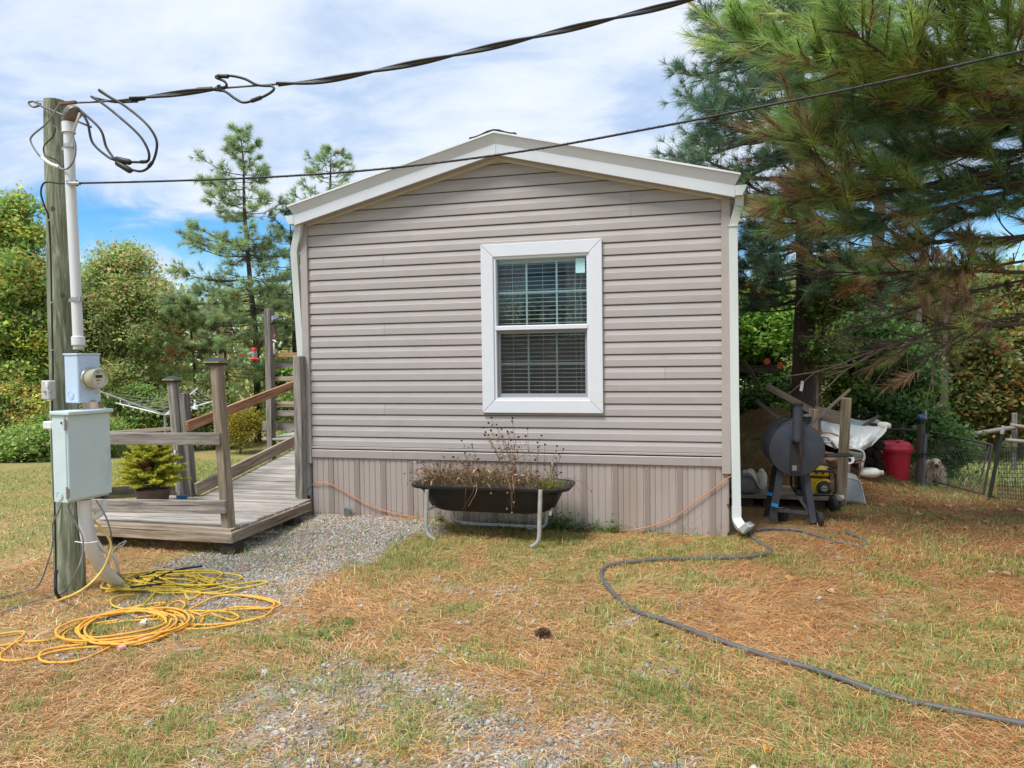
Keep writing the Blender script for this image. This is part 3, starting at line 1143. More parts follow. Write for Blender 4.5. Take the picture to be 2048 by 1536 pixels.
ds = downspout([(598, 448, 6.71), (597, 466, 6.72), (590.5, 494, 6.75), (589.5, 506, 6.76), (603, 705, 6.83), (618, 990, 6.83)]).build('downspout', GUTM, house, smooth=30)
m = MB()
dpts = [P(1479, 388, 6.72), P(1478, 410, 6.73), P(1468, 444, 6.76), P(1466, 458, 6.765), P(1469, 800, 6.76), P(1473, 1020, 6.74)]
m.tube(dpts, .074, sect=SEC, up0=(0, 1, 0))
ds = m.build('downspout', GUTM, house, smooth=30)
e0 = dpts[-1]
e1 = G(1500, 1062); e1[2] += .045
mid1 = e0 + (0.004, -.01, -.09); mid2 = V(e0[0] + .05, e0[1] - .09, e1[2] + .07)
m = MB(); m.tube(smooth_path([e0 + (0, 0, .03), e0, mid1, mid2, e1], 4), .08, sect=SEC, up0=(0, 1, 0))
m.build('downspout_elbow', GUTM, ds, smooth=30)
for q in ((1466, 452, 6.76), (1478, 412, 6.73)):
    m = MB(); c = P(*q); m.box(c, (.084, .062, .012)); m.build('seam_band', GUTM, ds)

# ---- window
win = MB()
def frame4(mb, x0, x1, z0, z1, wd, y0, y1):
    for poly in ([(x0, z1), (x1, z1), (x1 - wd, z1 - wd), (x0 + wd, z1 - wd)], [(x0, z0), (x1, z0), (x1 - wd, z0 + wd), (x0 + wd, z0 + wd)]):
        mb.prism([(a, y0, b) for a, b in poly], (0, y1 - y0, 0))
    for poly in ([(x0, z0), (x0, z1), (x0 + wd, z1 - wd), (x0 + wd, z0 + wd)], [(x1, z0), (x1, z1), (x1 - wd, z1 - wd), (x1 - wd, z0 + wd)]):
        mb.prism([(a, y0, b) for a, b in poly], (0, y1 - y0, 0))
frame4(win, WX0 + CW - .012, WX1 - CW + .012, WZ0 + CW - .012, WZ1 - CW + .012, .036, YW - .028, YW + .08)
window = win.build('window', WHITEV, house, bevel=.003)
g = .0016
for nm, poly in (('a', [(WX0, WZ1), (WX1, WZ1), (WX1 - CW, WZ1 - CW), (WX0 + CW, WZ1 - CW)]), ('b', [(WX0, WZ0), (WX1, WZ0), (WX1 - CW, WZ0 + CW), (WX0 + CW, WZ0 + CW)]),
                 ('c', [(WX0, WZ0), (WX0, WZ1), (WX0 + CW, WZ1 - CW), (WX0 + CW, WZ0 + CW)]), ('d', [(WX1, WZ0), (WX1, WZ1), (WX1 - CW, WZ1 - CW), (WX1 - CW, WZ0 + CW)])):
    cxx = sum(a for a, _ in poly) / 4; czz = sum(b for _, b in poly) / 4
    pl = [(a + (cxx - a) * .0 + (g if a < cxx else -g) * (nm in 'ab'), b + (g if b < czz else -g) * (nm in 'cd')) for a, b in poly]
    m = MB(); m.prism([(a, YW - .042, b) for a, b in pl], (0, .05, 0)); m.build('casing_board', WHITEV, window, bevel=.004)
IX0, IX1, IZ0, IZ1 = WX0 + CW + .024, WX1 - CW - .024, WZ0 + CW + .024, WZ1 - CW - .024
ZMID = P(1082, 655, YW)[2]
glass = NT('window_glass')
_g = glass.n('ShaderNodeBsdfGlossy'); _g.inputs['Roughness'].default_value = .015
_tr = glass.n('ShaderNodeBsdfTransparent'); _tr.inputs['Color'].default_value = (.86, .92, .92, 1)
_fr = glass.n('ShaderNodeFresnel'); _fr.inputs['IOR'].default_value = 1.52
_mx = glass.n('ShaderNodeMixShader')
glass.L(glass.math('ADD', glass.math('MULTIPLY', _fr.outputs[0], .55), .005), _mx.inputs[0])
glass.L(_tr.outputs[0], _mx.inputs[1]); glass.L(_g.outputs[0], _mx.inputs[2]); glass.L(_mx.outputs[0], glass.o.inputs['Surface'])
SCREEN = NT('insect_screen')
_tr = SCREEN.n('ShaderNodeBsdfTransparent'); _df = SCREEN.n('ShaderNodeBsdfDiffuse'); _df.inputs['Color'].default_value = (.06, .06, .065, 1)
_mx = SCREEN.n('ShaderNodeMixShader'); _mx.inputs[0].default_value = .36
SCREEN.L(_tr.outputs[0], _mx.inputs[1]); SCREEN.L(_df.outputs[0], _mx.inputs[2]); SCREEN.L(_mx.outputs[0], SCREEN.o.inputs['Surface'])
GRID = pm('pale_grille', (.62, .69, .69), .4, .02)
BLIND = pm('blind_vinyl', (.86, .86, .86), .5, .04)
for up in (1, 0):
    z0, z1 = (ZMID + .022, IZ1) if up else (IZ0 + .012, ZMID - .028)
    y = YW + .012 if up else YW + .03
    ins = .0 if up else .022
    m = MB(); frame4(m, IX0 - .012 + ins * .0, IX1 + .012, z0 - .012, z1 + .012, .016 + ins, y - .014, y + .02)
    m.build('sash', WHITEV, window, bevel=.002)
    xa, xb = IX0 + ins, IX1 - ins
    m = MB(); m.box(((xa + xb) / 2, y + .004, (z0 + z1) / 2), (xb - xa + .01, .004, z1 - z0 + .01)); m.build('glass_pane', glass.m, window)
    for t in (1 / 3, 2 / 3):
        m = MB(); m.box((xa + (xb - xa) * t, y + .012, (z0 + z1) / 2), (.017, .006, z1 - z0)); m.build('muntin', GRID, window)
    m = MB(); m.box(((xa + xb) / 2, y + .0125, (z0 + z1) / 2), (xb - xa, .004, .017)); m.build('muntin', GRID, window)
m = MB(); m.box(((IX0 + IX1) / 2, YW - .012, ZMID), (IX1 - IX0 + .02, .05, .042)); m.build('meeting_rail', WHITEV, window, bevel=.004)
m = MB(); m.add([(IX0, YW + .012, IZ0), (IX1, YW + .012, IZ0), (IX1, YW + .012, ZMID - .02), (IX0, YW + .012, ZMID - .02)], [(0, 1, 2, 3)]); m.build('insect_screen', SCREEN.m, window)
# venetian blind behind the glass
nb = 33
zz0, zz1 = IZ0 - .01, IZ1 - .045
for i in range(nb):
    z = zz0 + (zz1 - zz0) * i / (nb - 1)
    if abs(z - ZMID) < .03:
        continue
    m = MB()
    R = np.array(Matrix.Rotation(math.radians(13 + random.uniform(-2, 2)), 3, 'X'))
    m.box((( IX0 + IX1) / 2, YW + .105, z), (IX1 - IX0 + .03, .034, .0022), R=R)
    m.build('blind_slat', BLIND, window)
m = MB(); m.box(((IX0 + IX1) / 2, YW + .105, IZ1 - .012), (IX1 - IX0 + .03, .04, .045)); m.build('blind_rail', BLIND, window)
for t in (.16, .5, .86, .92):
    m = MB(); x = IX0 + (IX1 - IX0) * t
    m.tube([(x, YW + .083, IZ0), (x, YW + .083, IZ1)], .0018, 5); m.build('blind_cord', BLIND, window)
CURT = pm('grey_curtain_cloth', (.26, .25, .245), .9, .15, 8, stretch=(14, 1, .4))
m = MB()
for x0, x1 in ((IX0 - .05, IX0 + .30), (IX1 - .24, IX1 + .06)):
    n = 24; vs = []
    for i in range(n + 1):
        x = x0 + (x1 - x0) * i / n
        y = YW + .20 + .018 * math.sin(i * 1.7)
        sl_ = .0 if x0 > IX0 else .10 * (i / n)
        vs += [(x, y, ZMID - .1 - sl_ * 0), (x - (sl_ * 1.5 if x0 < IX0 else 0), y, IZ0 + .0 if 0 else ZMID - .09), (x, y, IZ1 + .03)]
    fs = []
    for i in range(n):
        fs += [(3 * i + 1, 3 * i + 4, 3 * i + 5, 3 * i + 2)]
    m.add(vs, fs)
m.build('curtain', CURT, window, smooth=60)
STICK = NT('pale_blue_label')
_t = STICK.n('ShaderNodeTexCoord'); _v = STICK.n('ShaderNodeTexVoronoi'); _v.feature = 'DISTANCE_TO_EDGE'; _v.inputs['Scale'].default_value = 16
STICK.L(_t.outputs['Object'], _v.inputs['Vector'])
STICK.L(STICK.ramp(_v.outputs[0], [(.0, (.30, .5, .52)), (.03, (.42, .70, .73))]), STICK.b.inputs['Base Color'])
a, b = P(1151, 516, YW), P(1170, 545, YW)
m = MB(); m.box(((a[0] + b[0]) / 2 - .002, YW + .0125, (a[2] + b[2]) / 2), (b[0] - a[0], .0015, a[2] - b[2])); m.build('window_label', STICK.m, window)
# ================================================================== wooden ramp beside the home
GREYW = woodm('weathered_grey_lumber', (.10, .088, .08), (.25, .225, .205), (.41, .375, .345), green=(.155, .16, .085), green_amt=.35)
BROWNW = woodm('weathered_brown_lumber', (.12, .088, .062), (.29, .23, .175), (.45, .375, .30), green=(.17, .16, .09), green_amt=.25)
REDW = woodm('newer_reddish_lumber', (.17, .075, .035), (.36, .19, .105), (.50, .32, .20), sv=34)
PLANKW = woodm('pale_deck_plank', (.17, .15, .135), (.36, .325, .295), (.52, .485, .45), green=(.20, .21, .12), green_amt=.30, sv=42)
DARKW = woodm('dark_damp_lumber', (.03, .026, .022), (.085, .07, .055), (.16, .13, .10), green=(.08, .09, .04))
CAPM = pm('black_plastic', (.022, .022, .024), .4, .2, 20)
CAPG = pm('amber_lens_plastic', (.36, .29, .12), .35, .2, 20)

X0, X1 = -5.52, -3.86
Y0, Y1 = 5.315, 6.60
DZ = .205          # platform top
ramp = thing('wheelchair_ramp', 'weathered wooden ramp with railed platform climbing along the left side of the home', 'ramp', (-4.7, 5.9, 0))


def lum(name, mat, p0, p1, w, h, up=(0, 0, 1), parent=None, bevel=.004, **k):
    m = MB(); m.beam(p0, p1, w, h, up, **k)
    return m.build(name, mat, parent, bevel=bevel)


c0 = PZ(467, 1087, .100); XC = c0[0]; Y0 = c0[1]
# rim boards, front and right side (the right one sags and splits towards the wall)
lum('rim_board', BROWNW, (X0, Y0, .148), (XC - .002, Y0 + .0, .148), .038, .092, parent=ramp)
lum('rim_board', BROWNW, (XC - .018, Y0 + .02, .148), (XC - .02, 6.62, .158), .038, .092, parent=ramp)
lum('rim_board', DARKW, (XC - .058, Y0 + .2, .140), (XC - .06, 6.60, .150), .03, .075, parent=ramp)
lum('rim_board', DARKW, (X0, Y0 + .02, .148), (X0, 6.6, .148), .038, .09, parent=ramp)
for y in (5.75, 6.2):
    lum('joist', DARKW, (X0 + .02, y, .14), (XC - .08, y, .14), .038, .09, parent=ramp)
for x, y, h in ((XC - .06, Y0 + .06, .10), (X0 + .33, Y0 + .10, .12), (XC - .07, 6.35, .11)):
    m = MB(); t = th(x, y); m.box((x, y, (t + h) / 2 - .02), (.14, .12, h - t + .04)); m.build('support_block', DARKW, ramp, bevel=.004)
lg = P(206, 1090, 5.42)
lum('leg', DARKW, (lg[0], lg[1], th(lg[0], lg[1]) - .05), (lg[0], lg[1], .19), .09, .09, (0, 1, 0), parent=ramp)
# platform planks, running left to right
y = Y0 + .01; i = 0
PWD = .138
while y < 6.62:
    jx = random.uniform(-.03, .01)
    z = DZ + random.uniform(-.004, .004)
    xr = XC - .03 + jx
    lum('plank', PLANKW if i > 0 else BROWNW, (X0 - .02, y + PWD / 2, z), (xr, y + PWD / 2, z + random.uniform(-.006, .004)), PWD - .020, .030, parent=ramp, bevel=.005)
    y += PWD; i += 1
# sloping planks
SL = .150
YR0 = 6.62
i = 0
y = YR0
while y < 9.0:
    z = DZ + .005 + (y - YR0) * SL
    lum('plank', PLANKW, (-5.17, y + PWD / 2, z + PWD / 2 * SL), (-4.015, y + PWD / 2, z + PWD / 2 * SL + random.uniform(-.003, .003)), PWD - .020, .030, up=(0, -SL, 1), parent=ramp, bevel=.005)
    y += PWD
for x in (-5.12, -4.1):
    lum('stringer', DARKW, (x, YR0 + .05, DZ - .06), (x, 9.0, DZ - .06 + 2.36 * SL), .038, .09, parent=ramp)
# upper landing
ZL = DZ + .005 + (9.0 - YR0) * SL
y = 9.0
while y < 10.5:
    lum('plank', PLANKW, (-6.0, y + PWD / 2, ZL), (-4.015, y + PWD / 2, ZL), PWD - .009, .03, parent=ramp)
    y += PWD
# kick board and hand rail on the left of the slope
ka = P(393, 980, 6.62)
def sloped(px, py, x):
    return PX(px, py, x)
kx = -5.19
lum('kick_board', BROWNW, PX(392, 979, kx), PX(640, 857, kx), .038, .135, parent=ramp)
kx2 = -5.2
lum('hand_rail', REDW, PX(374, 853, -5.215), PX(640, 749, -5.215), .040, .105, parent=ramp)
# posts
def post(ptop, pbot, w, mat, y, y2=None, cap=False, zadd=0):
    a = P(ptop[0], ptop[1], y); b = P(pbot[0], pbot[1], y2 or y)
    b = b + unit(b - a) * zadd
    m = MB(); m.beam(b, a, w, w, (.15, 1, 0)); o = m.build('post', mat, ramp, bevel=.006)
    if cap:
        d = unit(a - b); cw = w * .80
        m = MB(); ca = a
        base = MB(); 
        sq = lambda r, z: [(ca[0] + r * sx, ca[1] + r * sy, ca[2] + z) for sx, sy in ((-1, -1), (1, -1), (1, 1), (-1, 1))]
        v = sq(cw * .92, -.008) + sq(cw * .92, .012) + sq(cw * 1.05, .014) + sq(cw * 1.05, .030) + sq(cw * .25, .062)
        fs = [(0, 3, 2, 1)]
        for k in range(4):
            for j in range(4):
                fs.append((k * 4 + j, k * 4 + (j + 1) % 4, k * 4 + 4 + (j + 1) % 4, k * 4 + 4 + j))
        fs.append((16, 17, 18, 19))
        m.add(v, fs); cp = m.build('post_cap', CAPM, ramp, bevel=.002)
        m = MB(); m.box((ca[0], ca[1], ca[2] + .021), (cw * 2.13, cw * 2.13, .011)); m.build('cap_lens', CAPG, cp)
    return o


post((433, 729), (457, 1052), .088, BROWNW, 5.40, cap=True, zadd=.03)
post((598, 712), (603, 999), .092, GREYW, 6.71, zadd=.05)
post((345, 763), (366, 997), .086, GREYW, 6.56, cap=True, zadd=.15)
post((368, 786), (384, 994), .086, GREYW, 6.60, zadd=.15)
# front rails
lum('rail', GREYW, P(200, 877, 5.345), P(442, 878, 5.345), .038, .108, parent=ramp)
lum('rail', GREYW, P(186, 1011, 5.345), P(453, 1014, 5.345), .038, .115, parent=ramp)
# rear rails of the platform
lum('rail', BROWNW, P(190, 868, 6.62), P(362, 856, 6.62), .10, .038, parent=ramp)
lum('rail', DARKW, P(190, 988, 6.63), P(388, 975, 6.63), .038, .13, parent=ramp)
# left end post behind the utility pole
lum('post', GREYW, P(176, 800, 6.55), P(190, 1000, 6.55), .086, .086, (.1, 1, 0), parent=ramp)
# landing rails beyond
tp_t, tp_b = P(538, 618, 9.05), P(542, 885, 9.05)
m = MB(); m.beam((tp_b[0], tp_b[1], th(tp_b[0], tp_b[1]) - .05), tp_t, .098, .098, (.1, 1, 0)); m.build('post', GREYW, ramp, bevel=.006)
YB2 = 9.12
for (ya, yb, xa, hgt, mt) in ((711, 713, 547, .062, REDW), (729, 731, 550, .098, GREYW), (758, 761, 545, .062, BROWNW), (809, 809, 546, .075, BROWNW), (827, 829, 550, .085, GREYW), (852, 852, 526, .135, GREYW)):
    a = P(xa, ya, YB2 + (.0 if hgt < .09 else .06)); b = a + V(2.4, .05, .03)
    lum('rail', mt, a, b, .038, hgt, parent=ramp)
m = MB()
for dx, dz in ((.0, .0), (.0, .05), (.02, .02)):
    q = P(461, 1066, Y0 - .022)
    m.lathe([(.004, 0), (.004, -.004)], (XC - .035 + dx, Y0 - .018, .13 + dz * .8), (0, 1, 0), 6)
m.build('nail_heads', CAPM, ramp)
ramp.children[-1]['kind'] = 'stuff'

# ------------------------------------------------------------------ solar lamp on the tall post
sp = P(546, 640, 9.0)
lamp = thing('solar_lamp', 'small solar security lamp with tilted panel on the tall ramp post', 'solar lamp', sp)
PANEL = pm('blue_solar_cell', (.04, .06, .10), .2, .2, 30, spec=.6)
R = np.array(Matrix.Rotation(math.radians(58), 3, 'X')) @ np.array(Matrix.Rotation(math.radians(20), 3, 'Z'))
m = MB(); m.box(P(550, 635, 8.97), (.095, .085, .014), R=R); m.build('panel_frame', pm('grey_plastic', (.35, .36, .38), .5), lamp, bevel=.003)
m = MB(); m.box(P(550, 634.5, 8.955), (.078, .07, .012), R=R); m.build('solar_panel', PANEL, lamp)
m = MB(); m.ball(P(544, 646, 8.96), .035, 10, 6, (1, .8, .8)); m.build('lamp_head', CAPM, lamp, smooth=40)
m = MB(); m.tube([P(549, 641, 8.99), P(551, 652, 8.98), P(548, 655, 8.99)], .007, 6); m.build('bracket', CAPM, lamp)
# cord and bell hanging under it
wc = thing('wind_chime', 'little red and white hanging chime on a string beside the tall post', 'wind chime', P(549, 662, 8.98))
m = MB(); m.tube([P(549, 652, 8.98), P(549, 664, 8.98), P(548, 707, 8.98)], .004, 5); m.build('string', pm('red_string', (.35, .07, .05), .8), wc)
m = MB(); m.lathe([(.004, .03), (.016, .01), (.02, -.03), (.0, -.032)], P(549, 672, 8.98), seg=10); m.build('bell', pm('red_bell', (.30, .06, .05), .5), wc, smooth=40)
m = MB(); m.lathe([(.006, .07), (.012, .05), (.009, -.09), (.0, -.1)], P(548, 695, 8.98), seg=8); m.build('clapper', WHITEM, wc, smooth=40)
m = MB(); m.tube([P(545, 680, 8.97), P(552, 684, 8.96), P(549, 679, 8.97)], .006, 5); m.build('ribbon', WHITEM, wc)

# ------------------------------------------------------------------ hummingbird feeder
fb = P(509, 715, 7.6)
feed = thing('bird_feeder', 'red hummingbird feeder with clear bottle hanging from a thin black hook', 'bird feeder', fb)
REDP = pm('bright_red_plastic', (.62, .02, .012), .3, .08, 20, spec=.5)
m = MB(); m.lathe([(.0, -.035), (.05, -.03), (.058, -.018), (.045, -.008), (.03, .0), (0, .002)], fb, seg=18); m.build('feeding_dish', REDP, feed, smooth=40)
CLEAR = NT('clear_syrup_bottle'); CLEAR.set(Roughness=.1); CLEAR.b.inputs['Base Color'].default_value = (.55, .5, .5, 1); CLEAR.b.inputs['Transmission Weight'].default_value = .6
m = MB(); m.lathe([(.028, .002), (.034, .03), (.032, .07), (.026, .085)], fb, seg=16); m.build('bottle', CLEAR.m, feed, smooth=40)
m = MB(); m.lathe([(.0, .118), (.03, .112), (.038, .10), (.036, .082), (.02, .08)], fb, seg=16); m.build('cap', REDP, feed, smooth=40)
m = MB(); m.tube(smooth_path([fb + (0, 0, .115), P(514, 693, 7.6), P(524, 680, 7.7), P(536, 664, 7.9)], 5), .0045, 5); m.build('hook', CAPM, feed)

# ------------------------------------------------------------------ potted spruce on the platform
ps = P(306, 990, 6.05); ps[2] = DZ + .015
spr = thing('potted_spruce', 'small yellow green spruce in a brown pot on the ramp platform', 'potted tree', ps)
POTM = pm('brown_nursery_pot', (.12, .075, .058), .6, .2, 12)
m = MB(); m.lathe([(.0, 0), (.12, 0), (.135, .02), (.165, .17), (.17, .18), (.155, .18), (.15, .155), (0, .15)], ps, seg=20); m.build('pot', POTM, spr, smooth=40)
m = MB(); m.tube([ps + (0, 0, .14), ps + (.01, 0, .62)], [.014, .005], 6); m.build('trunk', pm('spruce_bark', (.12, .08, .055), .9, .3, 30), spr)


def needles(pos, dirs, n, length, width, cone=(.2, 1.2), back=.0, col=None, jit=.2, droop=.0, tip_n=0):
    """tufts of needles: pos,dirs (N,3) -> triangle blades"""
    N = len(pos)
    t = unit_rows(dirs)
    ref = np.where(np.abs(t[:, 2:3]) < .9, np.array([[0, 0, 1.]]), np.array([[1., 0, 0]]))
    a = unit_rows(np.cross(t, ref)); b = np.cross(t, a)
    th_ = rng.uniform(cone[0], cone[1], (N, n)); ph = rng.uniform(0, 2 * math.pi, (N, n))
    d = (np.cos(th_)[..., None] * t[:, None] + np.sin(th_)[..., None] * (np.cos(ph)[..., None] * a[:, None] + np.sin(ph)[..., None] * b[:, None]))
    d[..., 2] -= droop
    d = d / np.linalg.norm(d, axis=2, keepdims=True)
    L = (length if np.isscalar(length) else length[:, None]) * rng.uniform(.65, 1.1, (N, n))
    p0 = pos[:, None] - t[:, None] * (rng.random((N, n)) * back)[..., None]
    p2 = p0 + d * L[..., None]
    sd = np.cross(d, rng.normal(0, 1, (N, n, 3))); sd /= np.linalg.norm(sd, axis=2, keepdims=True) + 1e-9
    v = np.stack([p0 - sd * width / 2, p0 + sd * width / 2, p2], 2).reshape(-1, 3)
    f = np.arange(len(v))
    c = col[:, None, :] * rng.normal(1, jit, (N, n, 1)).clip(.5, 1.6)
    c = np.repeat(c.reshape(-1, 3), 3, 0)
    return v, f, c.clip(.004, .9)


def unit_rows(a):
    return a / (np.linalg.norm(a, axis=1, keepdims=True) + 1e-9)


def merge_tri(sets):
    v = []; f = []; c = []; k = 0
    for a, b, d in sets:
        v.append(a); f.append(b + k); c.append(d); k += len(a)
    return np.concatenate(v), np.concatenate(f), np.concatenate(c)


def build_spruce():
    pos = []; dr = []; col = []
    H = .50
    mb = MB()
    for i in range(170):
        t = i / 170
        h = .05 + t * H * .92
        az = i * 2.4 + rng.uniform(-.3, .3)
        L = .36 * (1 - t) ** .55 * rng.uniform(.6, 1.15) + .035
        up = .18 + .6 * t + rng.uniform(-.15, .15)
        d = V(math.cos(az) * math.cos(up), math.sin(az) * math.cos(up), math.sin(up) * .7)
        b0 = ps + (0, 0, .16 + h)
        mb.tube([b0, b0 + d * L], [.005, .002], 4, caps=False)
        dead = rng.random() < .06 and t < .5
        for k in range(max(3, int(L / .018))):
            s = .25 + .75 * k / max(1, int(L / .018))
            side = rng.uniform(-1, 1)
            dd = unit(d + V(-math.sin(az), math.cos(az), 0) * side * 1.1 + V(0, 0, rng.uniform(-.05, .55)))
            q = b0 + d * L * s
            nst = 1 + int(4 * (1 - s * .6) * (L > .12))
            for m_ in range(nst):
                pos.append(q + dd * .026 * m_); dr.append(dd)
                cc = V(.30, .16, .08) if dead else (V(.52, .52, .10) if s > .45 else V(.28, .35, .075))
                col.append(cc * rng.uniform(.75, 1.3))
    v, f, c = needles(np.array(pos), np.array(dr), 22, .027, .0046, (.3, 1.0), .03, np.array(col))
    mb.build('branches', bpy.data.materials['spruce_bark'], spr)['kind'] = 'stuff'
    o = npmesh('foliage', v, f, 3, LEAF, c, spr); o['kind'] = 'stuff'


build_spruce()
# white rod and blue scraper leaning at the platform post
rod = thing('squeegee', 'white handled blue squeegee standing behind the capped ramp posts', 'squeegee', P(362, 990, 6.45))
m = MB(); m.tube([P(350, 900, 6.5), P(354, 985, 6.45)], .012, 8); m.build('handle', WHITEM, rod)
m = MB(); m.box(P(364, 994, 6.40), (.125, .03, .035)); m.build('blade', pm('blue_plastic', (.03, .18, .42), .4), rod, bevel=.004)

# ------------------------------------------------------------------ rotary clothes line out on the lawn
cb = P(330, 830, 9.6)
cl = thing('clothes_line', 'old white rotary clothes line with sagging arms on the lawn', 'clothes line', (cb[0], cb[1], th(cb[0], cb[1])))
m = MB(); m.tube([(cb[0], cb[1], th(cb[0], cb[1])), cb + (0, 0, .05)], .02, 8); m.build('mast', pm('grey_pipe', (.28, .29, .29), .5), cl)
hub = cb
arms = [P(200, 783, 8.4), P(450, 796, 9.2), P(395, 777, 11.2), P(232, 806, 10.9)]
ends = []
for a in arms:
    m = MB(); m.tube([hub, a], .012, 6); m.build('arm', WHITEM, cl); ends.append(a)
for t in (.45, .62, .8, .97):
    for i in range(4):
        a = hub + (ends[i] - hub) * t; j = [1, 2, 3, 0][i]; b = hub + (ends[[2, 3, 1, 0][i]] - hub) * t if False else hub + (ends[(i + 1) % 4] - hub) * t
        mid_ = (a + b) / 2 - V(0, 0, .06)
        m = MB(); m.tube(smooth_path([a, mid_, b], 4), .003, 4, caps=False); m.build('line', pm('weathered_line', (.26, .26, .25), .8) if 'weathered_line' not in bpy.data.materials else bpy.data.materials['weathered_line'], cl)
for i in range(14):
    k = i % 4; t = rng.uniform(.4, .97)
    a = hub + (ends[k] - hub) * t
    m = MB(); m.box(a - V(0, 0, .03), (.012, .012, .06), R=np.array(Matrix.Rotation(rng.uniform(-.5, .5), 3, 'Y'))); m.build('clothes_peg', WHITEM, cl)
m = MB(); q = P(390, 806, 9.4); m.lathe([(.012, .05), (.018, .03), (.012, .0), (.04, -.09), (.03, -.1)], q, seg=8); m.build('hanging_rag', WHITEM, cl)
# ================================================================== utility pole and what hangs on it
POLEM = NT('green_treated_pole')
_t = POLEM.n('ShaderNodeTexCoord')
_mp = POLEM.n('ShaderNodeMapping'); _mp.inputs['Scale'].default_value = (13, 13, 1.3)
POLEM.L(_t.outputs['Object'], _mp.inputs[0])
_a = POLEM.noise(_mp.outputs[0], 1.6, 7, .62, 1.2)
_mp2 = POLEM.n('ShaderNodeMapping'); _mp2.inputs['Scale'].default_value = (60, 60, 2.2)
POLEM.L(_t.outputs['Object'], _mp2.inputs[0])
_b = POLEM.noise(_mp2.outputs[0], 1.5, 6, .65, .4)
_c = POLEM.ramp(_a, [(.34, (.075, .09, .055)), (.45, (.165, .18, .12)), (.54, (.235, .255, .18)), (.62, (.37, .40, .31)), (.70, (.47, .50, .42))])
_c = POLEM.mix(POLEM.rng(_b, .58, .72, 0, .55), _c, (.07, .068, .05))
_n = POLEM.noise(_t.outputs['Object'], 1.3, 3)
_c = POLEM.mix(POLEM.rng(_n, .52, .72, 0, .35), _c, (.15, .125, .09))
POLEM.L(_c, POLEM.b.inputs['Base Color']); POLEM.set(Roughness=.88); POLEM.b.inputs['Specular IOR Level'].default_value = .2
POLEM.bump(_b, .5, .004)
PB = PZ(140, 1180, 0); PB = V(PB[0], PB[1], 0); PT = P(111, 203, PB[1])
PB[2] = th(PB[0], PB[1])
pole = thing('utility_pole', 'greenish treated wooden utility pole in the left foreground', 'utility pole', PB)
m = MB()
nn = 24
pts = [PB + (PT - PB) * t + V(.004 * math.sin(t * 7), .003 * math.cos(t * 9), 0) for t in np.linspace(-.03, 1, nn)]
m.tube(pts, [.102 - .026 * t + .002 * math.sin(t * 23) for t in np.linspace(0, 1, nn)], 28)
m.build('shaft', POLEM.m, pole, smooth=50)
STEEL = pm('galvanised_steel', (.42, .43, .44), .42, .15, 20, metallic=.8)
DULL = pm('dull_dark_steel', (.12, .12, .125), .6, .15, 20, metallic=.2)
RUST = pm('rusty_iron', (.16, .075, .045), .8, .35, 30)
BLACKC = pm('black_cable_jacket', (.018, .018, .02), .5, .2, 10)
GREYC = pm('grey_cable_jacket', (.22, .22, .22), .55, .15, 10)
YP = 4.06
# eye bolt through the top
m = MB(); m.tube([P(75, 209, 4.12), P(182, 254, 4.10)], .008, 6); m.tube(smooth_path([P(80, 211, 4.12), P(66, 214, 4.12), P(57, 206, 4.12), P(66, 203, 4.12), P(82, 208, 4.12)], 4), .007, 6)
m.build('eye_bolt', DULL, pole, smooth=50)
m = MB(); m.box(P(136, 206, 4.03), (.13, .02, .022), rz=.05); m.build('cable_clamp', RUST, pole, bevel=.003)
m = MB(); m.lathe([(.012, 0), (.02, -.01), (.0, -.012)], P(108, 418, 4.055), (0, 1, 0), 8); m.build('knot', DARKW, pole)
m = MB(); m.lathe([(.012, 0), (.018, -.01), (.0, -.012)], P(127, 591, 4.045), (0, 1, 0), 8); m.build('knot', DARKW, pole)
# wires looped round the head of the pole
w1 = smooth_path([P(120, 206, 4.04), P(95, 245, 3.98), P(66, 270, 3.98), P(62, 285, 3.98), P(82, 315, 3.97), P(110, 332, 3.97), P(133, 338, 3.95), P(148, 318, 3.95), P(151, 292, 3.95), P(145, 270, 3.95)], 6)
m = MB(); m.tube(w1, .0065, 6); m.build('bare_wire', GREYC, pole, smooth=60)
m = MB(); m.tube(smooth_path([P(84, 315, 3.968), P(100, 327, 3.966), P(118, 334, 3.963)], 4), .012, 8); m.build('wire_splice', WHITEM, pole, smooth=60)
w2 = smooth_path([P(101, 247, 4.04), P(111, 257, 4.03), P(104, 275, 4.02), P(88, 292, 4.0), P(90, 310, 4.0), P(108, 318, 4.0), P(128, 333, 3.98)], 6)
m = MB(); m.tube(w2, .0045, 6); m.build('thin_wire', BLACKC, pole, smooth=60)
w3 = smooth_path([P(70, 208, 4.1), P(76, 202, 4.08), P(92, 203, 4.06)], 5)
m = MB(); m.tube(w3, .004, 6); m.build('tie_wire', STEEL, pole)
# thin black line clipped down the left edge
w4 = smooth_path([P(150, 366, 3.97), P(120, 367, 4.03), P(95, 364, 4.04), P(85, 370, 4.04), P(82, 388, 4.04), P(90, 415, 4.06), P(97, 435, 4.08), P(101, 500, 4.10), P(104, 640, 4.08), P(106, 760, 4.08), P(104, 840, 4.07), P(109, 1000, 4.05), P(112, 1150, 4.04), P(112, 1186, 4.03)], 6)
m = MB(); m.tube(w4, .006, 6); m.build('down_wire', BLACKC, pole, smooth=60)
for q in ((100, 440, 4.06), (104, 605, 4.05), (105, 700, 4.05), (106, 800, 4.05)):
    m = MB(); m.box(P(*q), (.026, .012, .008)); m.build('staple', STEEL, pole)
m = MB(); m.beam(P(188, 800, 4.24), P(190, 830, 4.24), .10, .04, (0, 1, 0)); m.build('mounting_board', BROWNW, pole)

